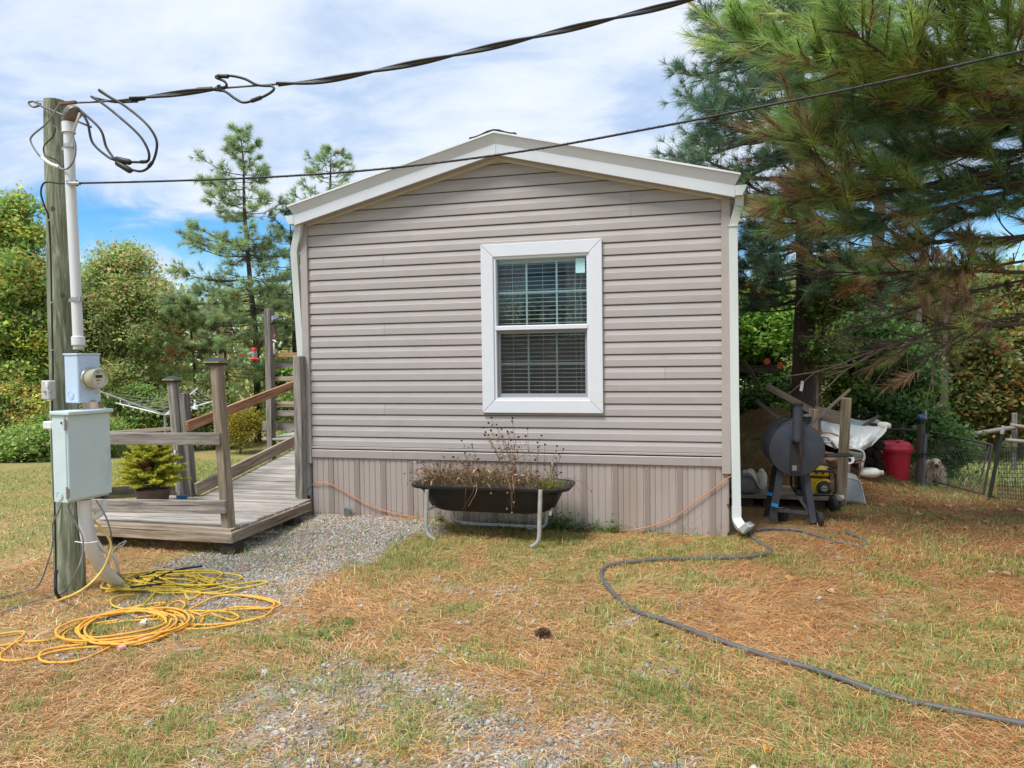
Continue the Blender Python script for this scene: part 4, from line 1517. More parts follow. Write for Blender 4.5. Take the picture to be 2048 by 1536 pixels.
# ------------------------------------------------------------------ riser conduit with weatherhead
PVC = pm('white_pvc_pipe', (.66, .67, .69), .38, .04, 4, spec=.45, dirt=(.50, .50, .50), dirt_amt=.35, stretch=(1, 1, .3))
rc = thing('riser_conduit', 'white riser conduit with dark weatherhead strapped to the utility pole', 'conduit', P(157, 690, 3.99))
cpts = [P(137, 247, 4.0), P(141, 360, 4.0), P(150, 540, 3.99), P(157, 690, 3.98)]
m = MB(); m.tube(smooth_path(cpts, 6), .0325, 18); m.build('pipe', PVC, rc, smooth=50)
m = MB(); a, b = cpts[-1], cpts[-2]; d = unit(b - a); m.lathe([(.030, -.005), (.042, 0), (.042, .055), (.034, .06)], a, d, 18); m.build('coupling', PVC, rc, smooth=40)
m = MB(); m.lathe([(.034, -.03), (.034, .0)], a, d, 16); m.build('hub_nipple', pm('grey_hub', (.42, .43, .43), .5), rc, smooth=40)
WH = pm('tarnished_weatherhead', (.17, .145, .13), .5, .2, 14, metallic=.3)
h0 = cpts[0]
m = MB()
m.tube(smooth_path([h0 + (0, 0, -.01), h0 + (.004, 0, .022), h0 + (.024, -.008, .05), h0 + (.066, -.02, .062), h0 + (.092, -.03, .045)], 4), [.034, .034, .035, .036, .037, .038, .04, .042, .044, .046, .048, .048, .048, .047, .046, .045, .03][:17], 14)
m.build('weatherhead', WH, rc, smooth=50)
m = MB(); m.lathe([(.041, -.035), (.041, .035)], h0 + (0, 0, -.03), d, 16); m.build('head_collar', WHITEM, rc, smooth=40)
for q in ((140, 293, 4.0), (154, 599, 3.985), (145, 366, 4.0)):
    m = MB(); c = P(*q); m.lathe([(.036, -.014), (.0385, -.012), (.0385, .012), (.036, .014)], c, d, 16); m.box(c + V(.045, -.02, 0), (.02, .02, .026)); m.box(c + V(-.06, .03, 0), (.07, .012, .022)); m.build('pipe_strap', STEEL, rc, smooth=40)

# ------------------------------------------------------------------ meter box and breaker panel
NB = unit((math.cos(math.radians(-6)), math.sin(math.radians(-6)), 0))      # they face the drive
SB = np.array([-NB[1], NB[0], 0.0])                                        # along the face, away from us
BOXM = pm('blue_grey_enclosure_paint', (.50, .62, .79), .42, .04, 5, spec=.45, dirt=(.36, .40, .44), dirt_amt=.25)
PANM = pm('grey_green_panel_paint', (.53, .64, .67), .45, .05, 6, spec=.4, dirt=(.34, .385, .39), dirt_amt=.4)


def facebox(p_face, w, h, dep):
    """corners: lower-near corner of the face p, width w along SB, height h, depth dep behind"""
    R = np.stack([SB, -NB, np.array([0, 0, 1.])], 1)
    c = p_face + SB * w / 2 + V(0, 0, h / 2) - NB * dep / 2
    return c, R


F0 = V(-4.015, 3.95, 1.3)                                                   # plane of the meter box face
a, b, c_ = PN(157, 806, F0, NB), PN(202, 800, F0, NB), PN(153, 709, F0, NB)
wM = np.dot(b - a, SB); hM = c_[2] - a[2]
dM = .122
mbx = thing('meter_box', 'pale blue metal meter box mounted on the utility pole', 'meter box', a)
c, R = facebox(a, wM, hM, dM)
m = MB(); m.box(c, (wM, dM, hM), R=R); m.build('housing', BOXM, mbx, bevel=.004)
m = MB(); m.box(c + V(0, 0, hM / 2 + .002), (wM + .012, dM + .012, .012), R=R); m.build('top_lip', BOXM, mbx, bevel=.003)
m = MB(); m.box(c + NB * (dM / 2 + .002), (wM - .006, .004, hM - .02), R=R); m.build('cover', BOXM, mbx, bevel=.002)
kc = a + V(0, 0, .052) - NB * dM * .55
ko = MB(); ko.lathe([(.030, .0), (.030, .0035), (.026, .0035), (.026, .001), (.020, .001), (.020, .0035), (.0, .0035)], kc, -SB, 20); ko.build('knockout', BOXM, mbx, smooth=30)
mc = PN(180, 757, F0, NB)
RIM = pm('meter_ring_metal', (.50, .50, .47), .35, .1, 20, metallic=.7)
METG = pm('yellowed_meter_glass', (.36, .34, .23), .18, .08, 10, spec=.6)
m = MB(); m.lathe([(.074, .004), (.080, .010), (.077, .018), (.068, .02)], mc, NB, 30); m.build('meter_ring', RIM, mbx, smooth=40)
met = MB(); met.lathe([(.066, .016), (.067, .04), (.066, .070), (.064, .080), (.058, .083)], mc, NB, 30)
meter = met.build('meter_body', METG, mbx, smooth=40)
m = MB(); m.lathe([(.066, .074), (.068, .084), (.063, .090), (.058, .085)], mc, NB, 30); m.build('front_rim', RIM, meter, smooth=40)
m = MB(); m.lathe([(.060, .081), (.0, .082)], mc, NB, 30); m.build('dial_face', pm('cream_dial', (.58, .55, .42), .4), meter, smooth=40)
m = MB(); q = mc + NB * .084 + V(0, 0, .014) + SB * .0; m.box(q, (.050, .002, .019), R=R); m.build('display', pm('dark_display', (.03, .03, .026), .25), meter)
m = MB()
for k, (dz, ww) in enumerate(((.052, .03), (.058, .012), (-.012, .05), (-.02, .035), (-.045, .022))):
    m.box(mc + NB * .0835 + V(0, 0, dz * .78) - SB * .006, (ww * .8, .001, .003), R=R)
o = m.build('dial_print', pm('dial_ink', (.12, .11, .09), .6), meter); o['kind'] = 'stuff'
m = MB(); m.box(PN(193, 785, F0 + NB * .005, NB), (.030, .002, .018), R=R); m.build('rating_label', pm('yellow_label', (.55, .50, .28), .6), mbx)
m = MB(); m.box(PN(186, 802, F0 + NB * .008, NB), (.03, .01, .014), R=R); m.build('latch', STEEL, mbx)
# breaker panel
F1 = V(-3.965, 3.92, 1.0)
a, b, c_ = PN(140, 1007, F1, NB), PN(225, 1001, F1, NB), PN(138, 826, F1, NB)
wP = np.dot(b - a, SB); hP = c_[2] - a[2]; dP = .15
bp = thing('breaker_panel', 'large grey green breaker panel below the meter on the pole', 'breaker panel', a)
c, R = facebox(a, wP, hP, dP)
m = MB(); m.box(c - NB * .012, (wP - .004, dP - .024, hP), R=R); m.build('cabinet', PANM, bp, bevel=.004)
m = MB(); m.box(c + NB * (dP / 2 - .008), (wP + .002, .016, hP - .03), R=R); m.build('door', PANM, bp, bevel=.005)
m = MB(); m.box(c + V(0, 0, hP / 2 - .002) + NB * .012, (wP + .022, dP + .03, .026), R=R); m.build('rain_lip', PANM, bp, bevel=.005)
for dz in (hP - .075, .07):
    m = MB(); q = a + V(0, 0, dz) - SB * .004 - NB * .012; m.box(q, (.010, .022, .055), R=R); m.lathe([(.006, -.04), (.006, .04)], q - SB * .006, (0, 0, 1), 8); m.build('hinge', STEEL, bp)
for q, r in (((121, 986, 0), .030),):
    kc = a + V(0, 0, .045) - NB * dP * .62
    ko = MB(); ko.lathe([(r, .0), (r, .0035), (r - .004, .0035), (r - .004, .001), (r - .01, .001), (r - .01, .0035), (.0, .0035)], kc, -SB, 20); ko.build('knockout', PANM, bp, smooth=30)
m = MB(); q = a + V(0, 0, hP - .065) - NB * .055; m.lathe([(.007, 0), (.007, .003), (0, .003)], q, -SB, 10); m.build('screw', CAPM, bp)
m = MB(); m.box(P(101, 850, 3.86), (.085, .05, .052), rz=-.1); m.build('side_bracket', WHITEM, bp, bevel=.006)
# small phone box
jb = thing('junction_box', 'little light grey junction box on the left side of the pole', 'junction box', P(98, 780, 4.06))
JB = pm('light_grey_plastic', (.50, .49, .47), .5, .06, 10)
m = MB(); m.box(P(97, 780, 4.04), (.075, .06, .135)); m.build('housing', JB, jb, bevel=.008)
m = MB(); m.box(P(94, 770, 4.0), (.022, .012, .032)); m.build('latch_window', WHITEM, jb, bevel=.003)
for px_ in (91, 102):
    m = MB(); m.lathe([(.008, 0), (.008, .014), (0, .016)], P(px_, 783 , 4.012), (0, -1, 0), 8); m.build('screw', STEEL, jb)
# lower conduits and leads
lc = thing('drain_conduit', 'thick white conduit curving from the panel bottom down to the ground', 'conduit', G(234, 1168))
g = G(232, 1170)
m = MB(); m.tube(smooth_path([P(168, 1000, 3.98), P(170, 1030, 3.98), P(175, 1075, 3.99), P(190, 1112, 4.06), P(212, 1145, 4.2), g + V(.03, .02, -.02)], 6), .042, 18); m.build('pipe', PVC, lc, smooth=50)
m = MB(); m.tube(smooth_path([P(150, 1083, 3.93), P(172, 1086, 3.93), P(195, 1083, 3.95)], 4), .004, 5); m.build('tie_strap', WHITEM, lc)
lc2 = thing('thin_conduit', 'thinner white conduit looping beside the thick one under the panel', 'conduit', G(238, 1150))
m = MB(); m.tube(smooth_path([P(208, 1000, 4.05), P(207, 1020, 4.05), P(196, 1032, 4.02), P(184, 1036, 4.0)], 5), .018, 12); m.build('elbow', PVC, lc2, smooth=50)
g = G(238, 1152)
m = MB(); m.tube(smooth_path([P(184, 1036, 4.0), P(187, 1068, 4.03), P(205, 1098, 4.1), P(226, 1112, 4.2), P(233, 1128, 4.28), g], 5), .014, 12); m.build('pipe', PVC, lc2, smooth=50)

# ------------------------------------------------------------------ overhead lines
drop = thing('service_drop', 'thick twisted black service cable running from the pole out of frame', 'overhead cable', P(136, 206, 4.05))
ctrl = [P(140, 206, 4.05), P(220, 202, 4.06), P(330, 190, 4.10), P(440, 177, 4.14), P(545, 169, 4.18), P(640, 162, 4.22), P(760, 140, 4.30), P(900, 112, 4.38), P(1060, 76, 4.46), P(1230, 36, 4.55), P(1400, -6, 4.65), P(1700, -90, 4.85)]
base_path = smooth_path(ctrl, 10)
m = MB(); m.tube(base_path, .0065, 6); m.build('bare_neutral', DULL, drop, smooth=60)
for k in range(2):
    pth = []
    L = 0
    for i, p in enumerate(base_path):
        if i:
            L += np.linalg.norm(p - base_path[i - 1])
        a_ = L * 6.0 + k * math.pi
        px_, _ = 0, 0
        pth.append(p + V(0, math.cos(a_) * .012, math.sin(a_) * .012))
    # split loops where the splices are
    st = 42 if True else 0
    m = MB(); m.tube(pth[41:], .0092, 8); m.build('insulated_cable', BLACKC, drop, smooth=60)
    m = MB(); m.tube(pth[14:32], .0088, 8); m.build('insulated_cable', BLACKC, drop, smooth=60)
lp = smooth_path([P(430, 176, 4.13), P(452, 173, 4.13), P(449, 163, 4.13), P(432, 155, 4.13), P(440, 151, 4.13), P(465, 152, 4.14), P(490, 158, 4.15), P(515, 170, 4.16), P(545, 172, 4.17)], 6)
m = MB(); m.tube(lp, .0085, 8); m.build('splice_loop', BLACKC, drop, smooth=60)
lp = smooth_path([P(430, 180, 4.13), P(450, 183, 4.13), P(470, 197, 4.13), P(488, 205, 4.13), P(512, 199, 4.14), P(535, 189, 4.15), P(548, 178, 4.16), P(540, 170, 4.17)], 6)
m = MB(); m.tube(lp, .0085, 8); m.build('splice_loop', BLACKC, drop, smooth=60)
for q0, q1 in (((436, 152), (456, 153)), ((503, 202), (522, 195)), ((395, 179), (424, 177)), ((437, 171), (442, 182))):
    m = MB(); m.tube([P(*q0, 4.125), P(*q1, 4.13)], .014, 8); m.build('splice_sleeve', BLACKC, drop, smooth=50)
# the two leads hanging in a big loop between the drop and the weatherhead
wl = thing('weatherhead_leads', 'pair of black leads hanging in loops beside the pole head', 'cable loop', P(160, 225, 4.0))
Y_ = 3.98
la = smooth_path([P(158, 218, Y_), P(175, 245, Y_), P(185, 285, Y_), P(215, 313, Y_), P(235, 322, Y_)], 6)
lb = smooth_path([P(160, 220, Y_), P(200, 258, Y_), P(213, 295, Y_), P(232, 322, Y_ - .01)], 6)
lc_ = smooth_path([P(262, 324, Y_), P(284, 324, Y_), P(297, 320, Y_), P(296, 300, Y_), P(278, 270, Y_), P(240, 235, Y_), P(205, 207, Y_ + .03), P(184, 194, Y_ + .06), P(190, 196, Y_ + .08), P(230, 204, Y_ + .09), P(275, 203, Y_ + .1)], 6)
ld = smooth_path([P(264, 340, Y_), P(285, 342, Y_), P(303, 328, Y_), P(313, 300, Y_), P(311, 275, Y_), P(290, 245, Y_), P(250, 212, Y_ + .03), P(218, 193, Y_ + .06), P(199, 180, Y_ + .08), P(205, 186, Y_ + .09), P(240, 203, Y_ + .1), P(290, 198, Y_ + .11)], 6)
for q in (la, lb, lc_, ld):
    m = MB(); m.tube(q, .0082, 8); m.build('lead', BLACKC, wl, smooth=60)
for q0, q1 in (((230, 318), (262, 325)), ((232, 324), (263, 343)), ((281, 324), (294, 323)), ((297, 334), (305, 324))):
    big_ = q0[0] < 240
    m = MB(); a_, b_ = P(*q0, Y_ - .01), P(*q1, Y_ - .01); d_ = b_ - a_
    m.tube([a_, a_ + d_ * .1, a_ + d_ * .9, b_], [.010, .02 if big_ else .012, .02 if big_ else .012, .010], 10); m.build('splice_cover', BLACKC, wl, smooth=40)
m = MB(); m.tube(smooth_path([P(160, 226, 3.97), P(155, 240, 3.96), P(147, 262, 3.96)], 4), .009, 6); m.build('white_lead', pm('dull_white_jacket', (.5, .48, .42), .6), wl)
# telephone line crossing in front of the gable
tl = thing('phone_line', 'thin black line crossing the picture in front of the gable', 'overhead cable', P(150, 366, 3.97))
lp = smooth_path([P(150, 366.5, 3.97), P(300, 363, 4.0), P(500, 356, 4.02), P(700, 343.5, 4.04), P(880, 325, 4.05), P(1080, 297, 4.05), P(1290, 259, 4.03), P(1500, 218, 4.0), P(1700, 178, 3.96), P(1900, 134, 3.9), P(2060, 98, 3.85), P(2300, 40, 3.75)], 10)
m = MB(); m.tube(lp, .0068, 8); m.build('line', BLACKC, tl, smooth=60)
m = MB(); m.tube([P(138, 366.5, 3.965), P(160, 367, 3.965)], .012, 8); m.build('tension_clamp', STEEL, tl)
pth = [p + V(0, 0, .006 * math.sin(i * 2.2)) + V(0, .006 * math.cos(i * 2.2), 0) for i, p in enumerate(smooth_path(lp[20:], 3))]
m = MB(); m.tube(pth, .0032, 5); m.build('lashing_wire', BLACKC, tl)
# loose low-voltage wires at the foot of the pole
lw = thing('grey_wires', 'loose grey wires drooping from the panel to the grass', 'wire', G(60, 1190))
for q in ([P(122, 1003, 3.97), P(118, 1020, 3.95), P(105, 1050, 3.95), P(106, 1080, 3.95), P(100, 1110, 3.97), P(80, 1165, 4.0), G(55, 1186) + V(0, 0, .02), G(0, 1200) + V(0, 0, .02), G(-60, 1206) + V(0, 0, .015)],
          [P(140, 1006, 3.92), P(138, 1018, 3.9), P(160, 1062, 3.9), P(166, 1080, 3.9), P(165, 1110, 3.9), P(150, 1150, 3.88), G(125, 1192) + V(0, 0, .03), G(70, 1207) + V(0, 0, .02), G(0, 1230) + V(0, 0, .015), G(-60, 1250) + V(0, 0, .015)],
          [P(192, 1000, 4.0), P(210, 1030, 4.02), P(220, 1058, 4.06), P(222, 1075, 4.1), P(215, 1110, 4.2), P(218, 1135, 4.3)],
          [P(224, 1108, 4.2), P(235, 1092, 4.25), P(252, 1082, 4.3), P(246, 1090, 4.28), P(232, 1100, 4.24)]):
    m = MB(); m.tube(smooth_path(q, 6), .0055, 6); m.build('wire', GREYC, lw, smooth=60)
m = MB(); m.tube(smooth_path([P(113, 1140, 4.02), P(111, 1160, 4.0), P(112, 1185, 3.98), G(120, 1196)], 4), .011, 7); m.build('black_lead', BLACKC, lw, smooth=60)

# ------------------------------------------------------------------ extension cords on the grass
YEL = pm('yellow_cord_jacket', (.60, .42, .055), .62, .08, 8, spec=.15, dirt=(.35, .28, .07), dirt_amt=.35)
ORY = pm('orange_yellow_cord_jacket', (.74, .37, .065), .62, .08, 8, spec=.15, dirt=(.5, .30, .10), dirt_amt=.3)
OLV = pm('olive_yellow_cord_jacket', (.42, .34, .06), .5, .1, 8)
YW2 = pm('warm_yellow_cord_jacket', (.72, .50, .13), .45, .05, 8)


def ground_cord(mb, pxs, r, lift0=0., n=6, lifts=None):
    pts = []
    for i, q in enumerate(pxs):
        p = G(*q); p[2] += r + .006 + (lifts[i] if lifts else lift0)
        pts.append(p)
    mb.tube(smooth_path(pts, n), r, 7)


dc = thing('lead_cord', 'warm yellow cord dropping from the panel and curving along the ground', 'extension cord', G(210, 1130))
m = MB(); m.tube(smooth_path([P(186, 1040, 4.02), P(205, 1058, 4.05), P(221, 1085, 4.06), P(218, 1110, 4.02), P(205, 1140, 3.98), P(180, 1168, 3.9), P(150, 1188, 3.8), G(118, 1204) + V(0, 0, .012), G(88, 1219) + V(0, 0, .008)], 6), .0085, 8); m.build('cord', YW2, dc, smooth=60)
c1 = thing('yellow_cord', 'tangled bright yellow extension cord heaped at the foot of the conduit', 'extension cord', G(350, 1170))
m = MB()
ctr = [(330, 1168), (345, 1170), (365, 1172), (385, 1174)]
for k in range(9):
    cx0, cy0 = 340 + rng.uniform(-45, 40), 1170 + rng.uniform(-6, 7)
    rx, ry = rng.uniform(60, 120), rng.uniform(9, 20)
    a0 = rng.uniform(0, 6.28)
    pts = [(cx0 + rx * math.cos(a0 + t) * (1 + .12 * math.sin(3 * t + k)), cy0 + ry * math.sin(a0 + t) + 3 * math.sin(2 * t + k)) for t in np.linspace(0, 5.6, 12)]
    ground_cord(m, pts, .0068, lift0=.004 * k, n=5)
for pts in ([(212, 1187), (260, 1172), (300, 1150), (360, 1148), (400, 1165), (470, 1182), (530, 1172), (530, 1168), (500, 1170), (440, 1180), (380, 1190)],
            [(318, 1181), (290, 1212), (260, 1224), (228, 1218), (222, 1206), (240, 1197), (270, 1195)],
            [(300, 1148), (306, 1170), (330, 1180), (370, 1188), (440, 1193), (480, 1183)],
            [(210, 1190), (250, 1184), (290, 1186), (330, 1192), (400, 1190), (380, 1205), (370, 1192)]):
    ground_cord(m, pts, .0068, lift0=.008)
o = m.build('cord', YEL, c1, smooth=60)
m = MB()
for k in range(4):
    cx0, cy0 = 330 + rng.uniform(-40, 40), 1165 + rng.uniform(-5, 9)
    ground_cord(m, [(cx0 + rng.uniform(60, 95) * math.cos(t), cy0 + 14 * math.sin(t)) for t in np.linspace(0, 4.5, 9)], .008, lift0=.004 * k, n=5)
o2 = m.build('olive_cord', OLV, c1, smooth=60)
c1['kind'] = 'thing'
bk = thing('black_cord', 'black cord end lying across the yellow cord heap by the gravel', 'extension cord', G(370, 1152))
m = MB(); ground_cord(m, [(330, 1178), (300, 1182), (260, 1186)], .008, .03); ground_cord(m, [(300, 1176), (330, 1160), (360, 1150), (405, 1143)], .009, .03); ground_cord(m, [(270, 1165), (295, 1158), (320, 1148)], .008, .02)
m.build('cord', BLACKC, bk, smooth=60)

c2 = thing('orange_cord_coil', 'long orange yellow extension cord coiled flat on the grass in front', 'extension cord', G(260, 1270))
m = MB()
for k in range(10):
    cx0, cy0 = 250 + rng.uniform(-16, 20), 1262 + rng.uniform(-5, 6)
    rx, ry = rng.uniform(88, 146), rng.uniform(17, 36)
    sk = -.12
    a0 = rng.uniform(0, 6.28)
    pts = []
    for t in np.linspace(0, 6.0, 14):
        ex = rx * math.cos(a0 + t); ey = ry * math.sin(a0 + t)
        pts.append((cx0 + ex + 6 * math.sin(2 * t + k), cy0 + ey + ex * sk + 2 * math.sin(3 * t + k)))
    ground_cord(m, pts, .0072, lift0=.0035 * k, n=5)
o = m.build('cord', ORY, c2, smooth=60)
m = MB()
for pts in ([(-20, 1278), (48, 1270), (30, 1292), (2, 1315), (8, 1328), (60, 1325), (110, 1310), (170, 1302), (230, 1300)],
            [(230, 1296), (190, 1316), (150, 1330), (95, 1332), (78, 1322), (90, 1308), (130, 1300), (170, 1296)],
            [(50, 1290), (90, 1288), (130, 1280)], [(-20, 1300), (20, 1296), (42, 1288)],
            [(380, 1225), (430, 1200), (470, 1196), (520, 1200), (560, 1213), (545, 1222), (500, 1224), (430, 1228), (400, 1236)],
            [(400, 1240), (470, 1221), (535, 1222), (548, 1212), (520, 1203), (480, 1196)],
            [(340, 1255), (420, 1256), (480, 1250), (530, 1238), (548, 1222)], [(350, 1264), (410, 1264), (470, 1254), (530, 1240)],
            [(425, 1234), (460, 1246), (475, 1244), (476, 1238), (455, 1230), (400, 1228), (350, 1228)],
            [(322, 1250), (360, 1228), (370, 1215), (362, 1208), (345, 1212), (325, 1230), (315, 1245)],
            [(180, 1246), (205, 1238), (260, 1222), (320, 1212), (328, 1214), (300, 1222)]):
    ground_cord(m, pts, .0072, .008)
m.build('loose_end', ORY, c2, smooth=60)
plug = thing('cord_plug', 'red and pink plug ends on a grey cord beside the orange coil', 'plug', G(270, 1305))
REDPL = pm('red_rubber', (.42, .07, .065), .5, .1, 20); PINK = pm('faded_pink_rubber', (.68, .38, .37), .55, .08, 20)
g0, g1, g2, g3 = (G(*q) + V(0, 0, .022) for q in ((237, 1306), (256, 1299), (278, 1293), (294, 1286)))
m = MB(); m.tube([g0, g0 + (g1 - g0) * .7], [.019, .017], 10); m.build('socket', PINK, plug, smooth=40)
m = MB(); m.tube([g0 + (g1 - g0) * .8, g1, g2], [.017, .019, .016], 10); m.build('grip', REDPL, plug, smooth=40)
m = MB(); m.tube([g2, g3], [.018, .013], 10); m.build('plug', PINK, plug, smooth=40)
m = MB(); ground_cord(m, [(294, 1286), (320, 1277), (345, 1266)], .008, .012); ground_cord(m, [(345, 1266), (349, 1276), (356, 1280)], .008, .005); m.build('cord', GREYC, plug, smooth=60)
bl = thing('ball', 'dirty white ball with holes lying inside the orange cord coil', 'ball', G(290, 1259))
g = G(290, 1260) + V(0, 0, .045)
m = MB(); m.ball(g, .028, 16, 10); ob = m.build('ball', pm('dirty_white_plastic', (.64, .58, .42), .5, .1, 40), bl, smooth=60)
m = MB()
for k in range(12):
    a_ = rng.uniform(0, 6.28); e_ = rng.uniform(-.2, 1.3); d = V(math.cos(a_) * math.cos(e_), -abs(math.sin(a_)) * math.cos(e_), math.sin(e_)); m.lathe([(.0045, 0), (0, .0006)], g + d * .0277, d, 6)
m.build('holes', DARKV, ob)
# ================================================================== planted tub in front of the wall
TUBM = pm('black_tub_plastic', (.015, .0155, .0175), .5, .25, 6, spec=.3, dirt=(.045, .04, .036), dirt_amt=.2)
GALV = pm('galvanised_tube', (.50, .51, .52), .45, .2, 14, metallic=.55, dirt=(.75, .75, .72), dirt_amt=.5)
YT = 6.36
g0 = P(985, 1070, YT)
tub = thing('planter_tub', 'black plastic feed tub on galvanised tube legs used as a planter by the wall', 'planter tub', (g0[0], YT, 0))
TL, TR = P(826, 968, 6.22), P(1142, 968, 6.22)
cx_, hw = (TL[0] + TR[0]) / 2, (TR[0] - TL[0]) / 2
zr = P(985, 982, 6.0)[2]
yc, hd = 6.34, .30
zr = P(985, 979, yc - hd)[2]


def rrect(hx, hy, r, n=6):
    out = []
    for (sx, sy, a0) in ((1, 1, 0), (-1, 1, 90), (-1, -1, 180), (1, -1, 270)):
        for k in range(n + 1):
            a = math.radians(a0 + 90 * k / n)
            out.append((sx * (hx - r) + r * math.cos(a), sy * (hy - r) + r * math.sin(a)))
    return out


m = MB()
prof = [(.66, -.225, .55), (.76, -.212, .7), (.80, -.19, .78), (.90, -.02, .94), (.965, .0, .98), (1.0, .002, 1.0), (1.0, -.022, 1.0), (.985, -.024, .98), (.99, .012, .985), (.93, .012, .95), (.90, -.01, .93), (.86, -.07, .88), (.0, -.07, .0)]
prof = [(.60, -.215, .52), (.70, -.208, .66), (.775, -.185, .76), (.86, -.06, .88), (.905, -.018, .93), (.985, -.016, .985), (1.0, -.004, 1.0), (.995, .012, .995), (.95, .014, .955), (.915, .006, .925), (.88, -.04, .89), (.02, -.045, .02)]
n_ = 28
vs = []
for sx, dz, sy in prof:
    for (a, b) in rrect(hw * sx, hd * sy, min(.17, .95 * min(hw * sx, hd * sy))):
        sag = -.028 * (1 - (a / hw) ** 2) if dz < -.1 else 0
        vs.append((cx_ + a, yc + b, zr + dz + sag))
fs = []
for i in range(len(prof) - 1):
    for j in range(n_):
        k = (j + 1) % n_
        fs.append((i * n_ + j, i * n_ + k, (i + 1) * n_ + k, (i + 1) * n_ + j))
fs.append(tuple(range(n_))[::-1]); fs.append(tuple((len(prof) - 1) * n_ + j for j in range(n_)))
m.add(vs, fs); m.build('basin', TUBM, tub, smooth=50)
# soil
m = MB(); m.lathe([(.0, .005), (.9, 0)], (0, 0, 0)); m = MB()
pl = rrect(hw * .89, hd * .88, .13)
m.add([(cx_, yc, zr - .0)] + [(cx_ + a, yc + b, zr - .03) for a, b in pl], [(0, 1 + i, 1 + (i + 1) % n_) for i in range(n_)])
m.build('soil', pm('potting_soil', (.05, .035, .025), .95, .4, 40, bump=.8, bscale=60, bdist=.02), tub, smooth=60)
yf = yc - hd - .012
for pxt, pxm, pxb, s in ((854, 852, 866, 1), (1081, 1079, 1068, -1)):
    t0 = P(pxt, 980, yf); t1 = P(pxm, 1040, yf); gb = G(pxb, 1075)
    z0 = th(t1[0], yf)
    gx = P(pxb, 1072, yf + .0)
    path = [t0 + (0, 0, .0), t1, V(t1[0] + s * .006, yf, z0 + .10), V(t1[0] + s * .03, yf + .0, z0 + .045), V(t1[0] + s * .075, yf + .01, z0 + .012)]
    m = MB(); m.tube(smooth_path(path, 5), .0195, 12); m.build('leg', GALV, tub, smooth=50)
yr = yc + hd - .02
for pxm, s in ((905, 1), (1092, -1)):
    t1 = P(pxm, 990, yr); z0 = th(t1[0], yr)
    m = MB(); m.tube(smooth_path([V(t1[0], yr, zr - .02), V(t1[0], yr, z0 + .14), V(t1[0] + s * .02, yr, z0 + .06), V(t1[0] + s * .09, yr, z0 + .028), V(t1[0] + s * .2, yr, z0 + .024)], 5), .0185, 10); m.build('leg', GALV, tub, smooth=50)
a, b = P(925, 1047, yr), P(1075, 1050, yr)
m = MB(); z0 = th(a[0], yr) + .024; m.tube([(a[0], yr, z0), (b[0], yr, z0)], .018, 10); m.build('foot_bar', GALV, tub, smooth=50)
for px0, px1 in ((858, 878), (1100, 1082)):
    a = P(px0, 1030, yf); m = MB(); m.tube([V(a[0], yf + .01, zr - .20), V(a[0] + (.10 if px0 < 900 else -.08), yr, zr - .16)], .013, 8); m.build('brace', GALV, tub, smooth=50)

# ---- dried plants
STEMD = leafm('dead_stem_tissue', .1, .8, .15)
SEEDM = pm('dark_seed_head', (.035, .018, .013), .9, .3, 60)


def strands(curves, width, cols):
    """thin ribbons along polylines (crossed pairs so they have body)"""
    v = []; f = []; c = []; k = 0
    for pts, cc in zip(curves, cols):
        pts = np.asarray(pts); n = len(pts)
        for ax in ((1, 0, 0), (0, 1, 0)):
            t = np.gradient(pts, axis=0); sd = unit_rows(np.cross(t, np.array([ax])))
            wv = np.linspace(1, .5, n)[:, None] * width / 2
            a = pts - sd * wv; b = pts + sd * wv
            v.append(np.stack([a, b], 1).reshape(-1, 3))
            i = np.arange(n - 1) * 2 + k
            f.append(np.stack([i, i + 1, i + 3, i + 2], 1).ravel())
            c.append(np.repeat(np.asarray(cc)[None], 2 * n, 0)); k += 2 * n
    return np.concatenate(v), np.concatenate(f), np.concatenate(c)


def dead_leaves(pts, size, cols):
    n = len(pts); p = np.asarray(pts)
    d = unit_rows(rng.normal(0, 1, (n, 3)) + V(0, 0, -.6)); s = unit_rows(np.cross(d, rng.normal(0, 1, (n, 3))))
    L = size * rng.uniform(.6, 1.3, (n, 1)); W = L * .16
    v = np.stack([p, p + d * L * .5 + s * W, p + d * L, p + d * L * .5 - s * W], 1).reshape(-1, 3)
    f = np.arange(4 * n)
    return v, f, np.repeat(cols, 4, 0)


DEADC = [(.26, .155, .095), (.19, .105, .06), (.34, .235, .15), (.135, .075, .045)]


def flower_clump(base, heads, label, group):
    o = thing('dead_coneflower', label, 'dead plant', base, group)
    cur = []; cols = []; lv = []
    for (px, py, dy) in heads:
        h = P(px, py, base[1] + dy)
        b = base + V(rng.uniform(-.06, .06), rng.uniform(-.05, .05), 0)
        mid = b + (h - b) * .5 + V(rng.normal(0, .012), rng.normal(0, .02), .02)
        path = smooth_path([b, mid, h], 5)
        cur.append(path); cols.append(pick(DEADC, 1, .15)[0])
        for q in path[2:-1]:
            if rng.random() < .9:
                lv += [q + rng.normal(0, .008, 3)]
        if rng.random() < .8:
            q = path[len(path) // 2]; e = q + V(rng.normal(0, .05), rng.normal(0, .05), rng.uniform(.03, .10))
            cur.append([q, (q + e) / 2 + V(0, 0, .01), e]); cols.append(pick(DEADC, 1, .15)[0])
        m = MB(); m.ball(h, rng.uniform(.009, .0125), 8, 5, (1, 1, .9)); m.build('seed_head', SEEDM, o, smooth=60)
    v, f, c = strands(cur, .0042, cols)
    s = npmesh('stems', v, f, 4, STEMD, c, o); s['kind'] = 'stuff'
    v, f, c = dead_leaves(lv, .045, pick(DEADC, len(lv), .2))
    s = npmesh('withered_leaves', v, f, 4, STEMD, c, o); s['kind'] = 'stuff'


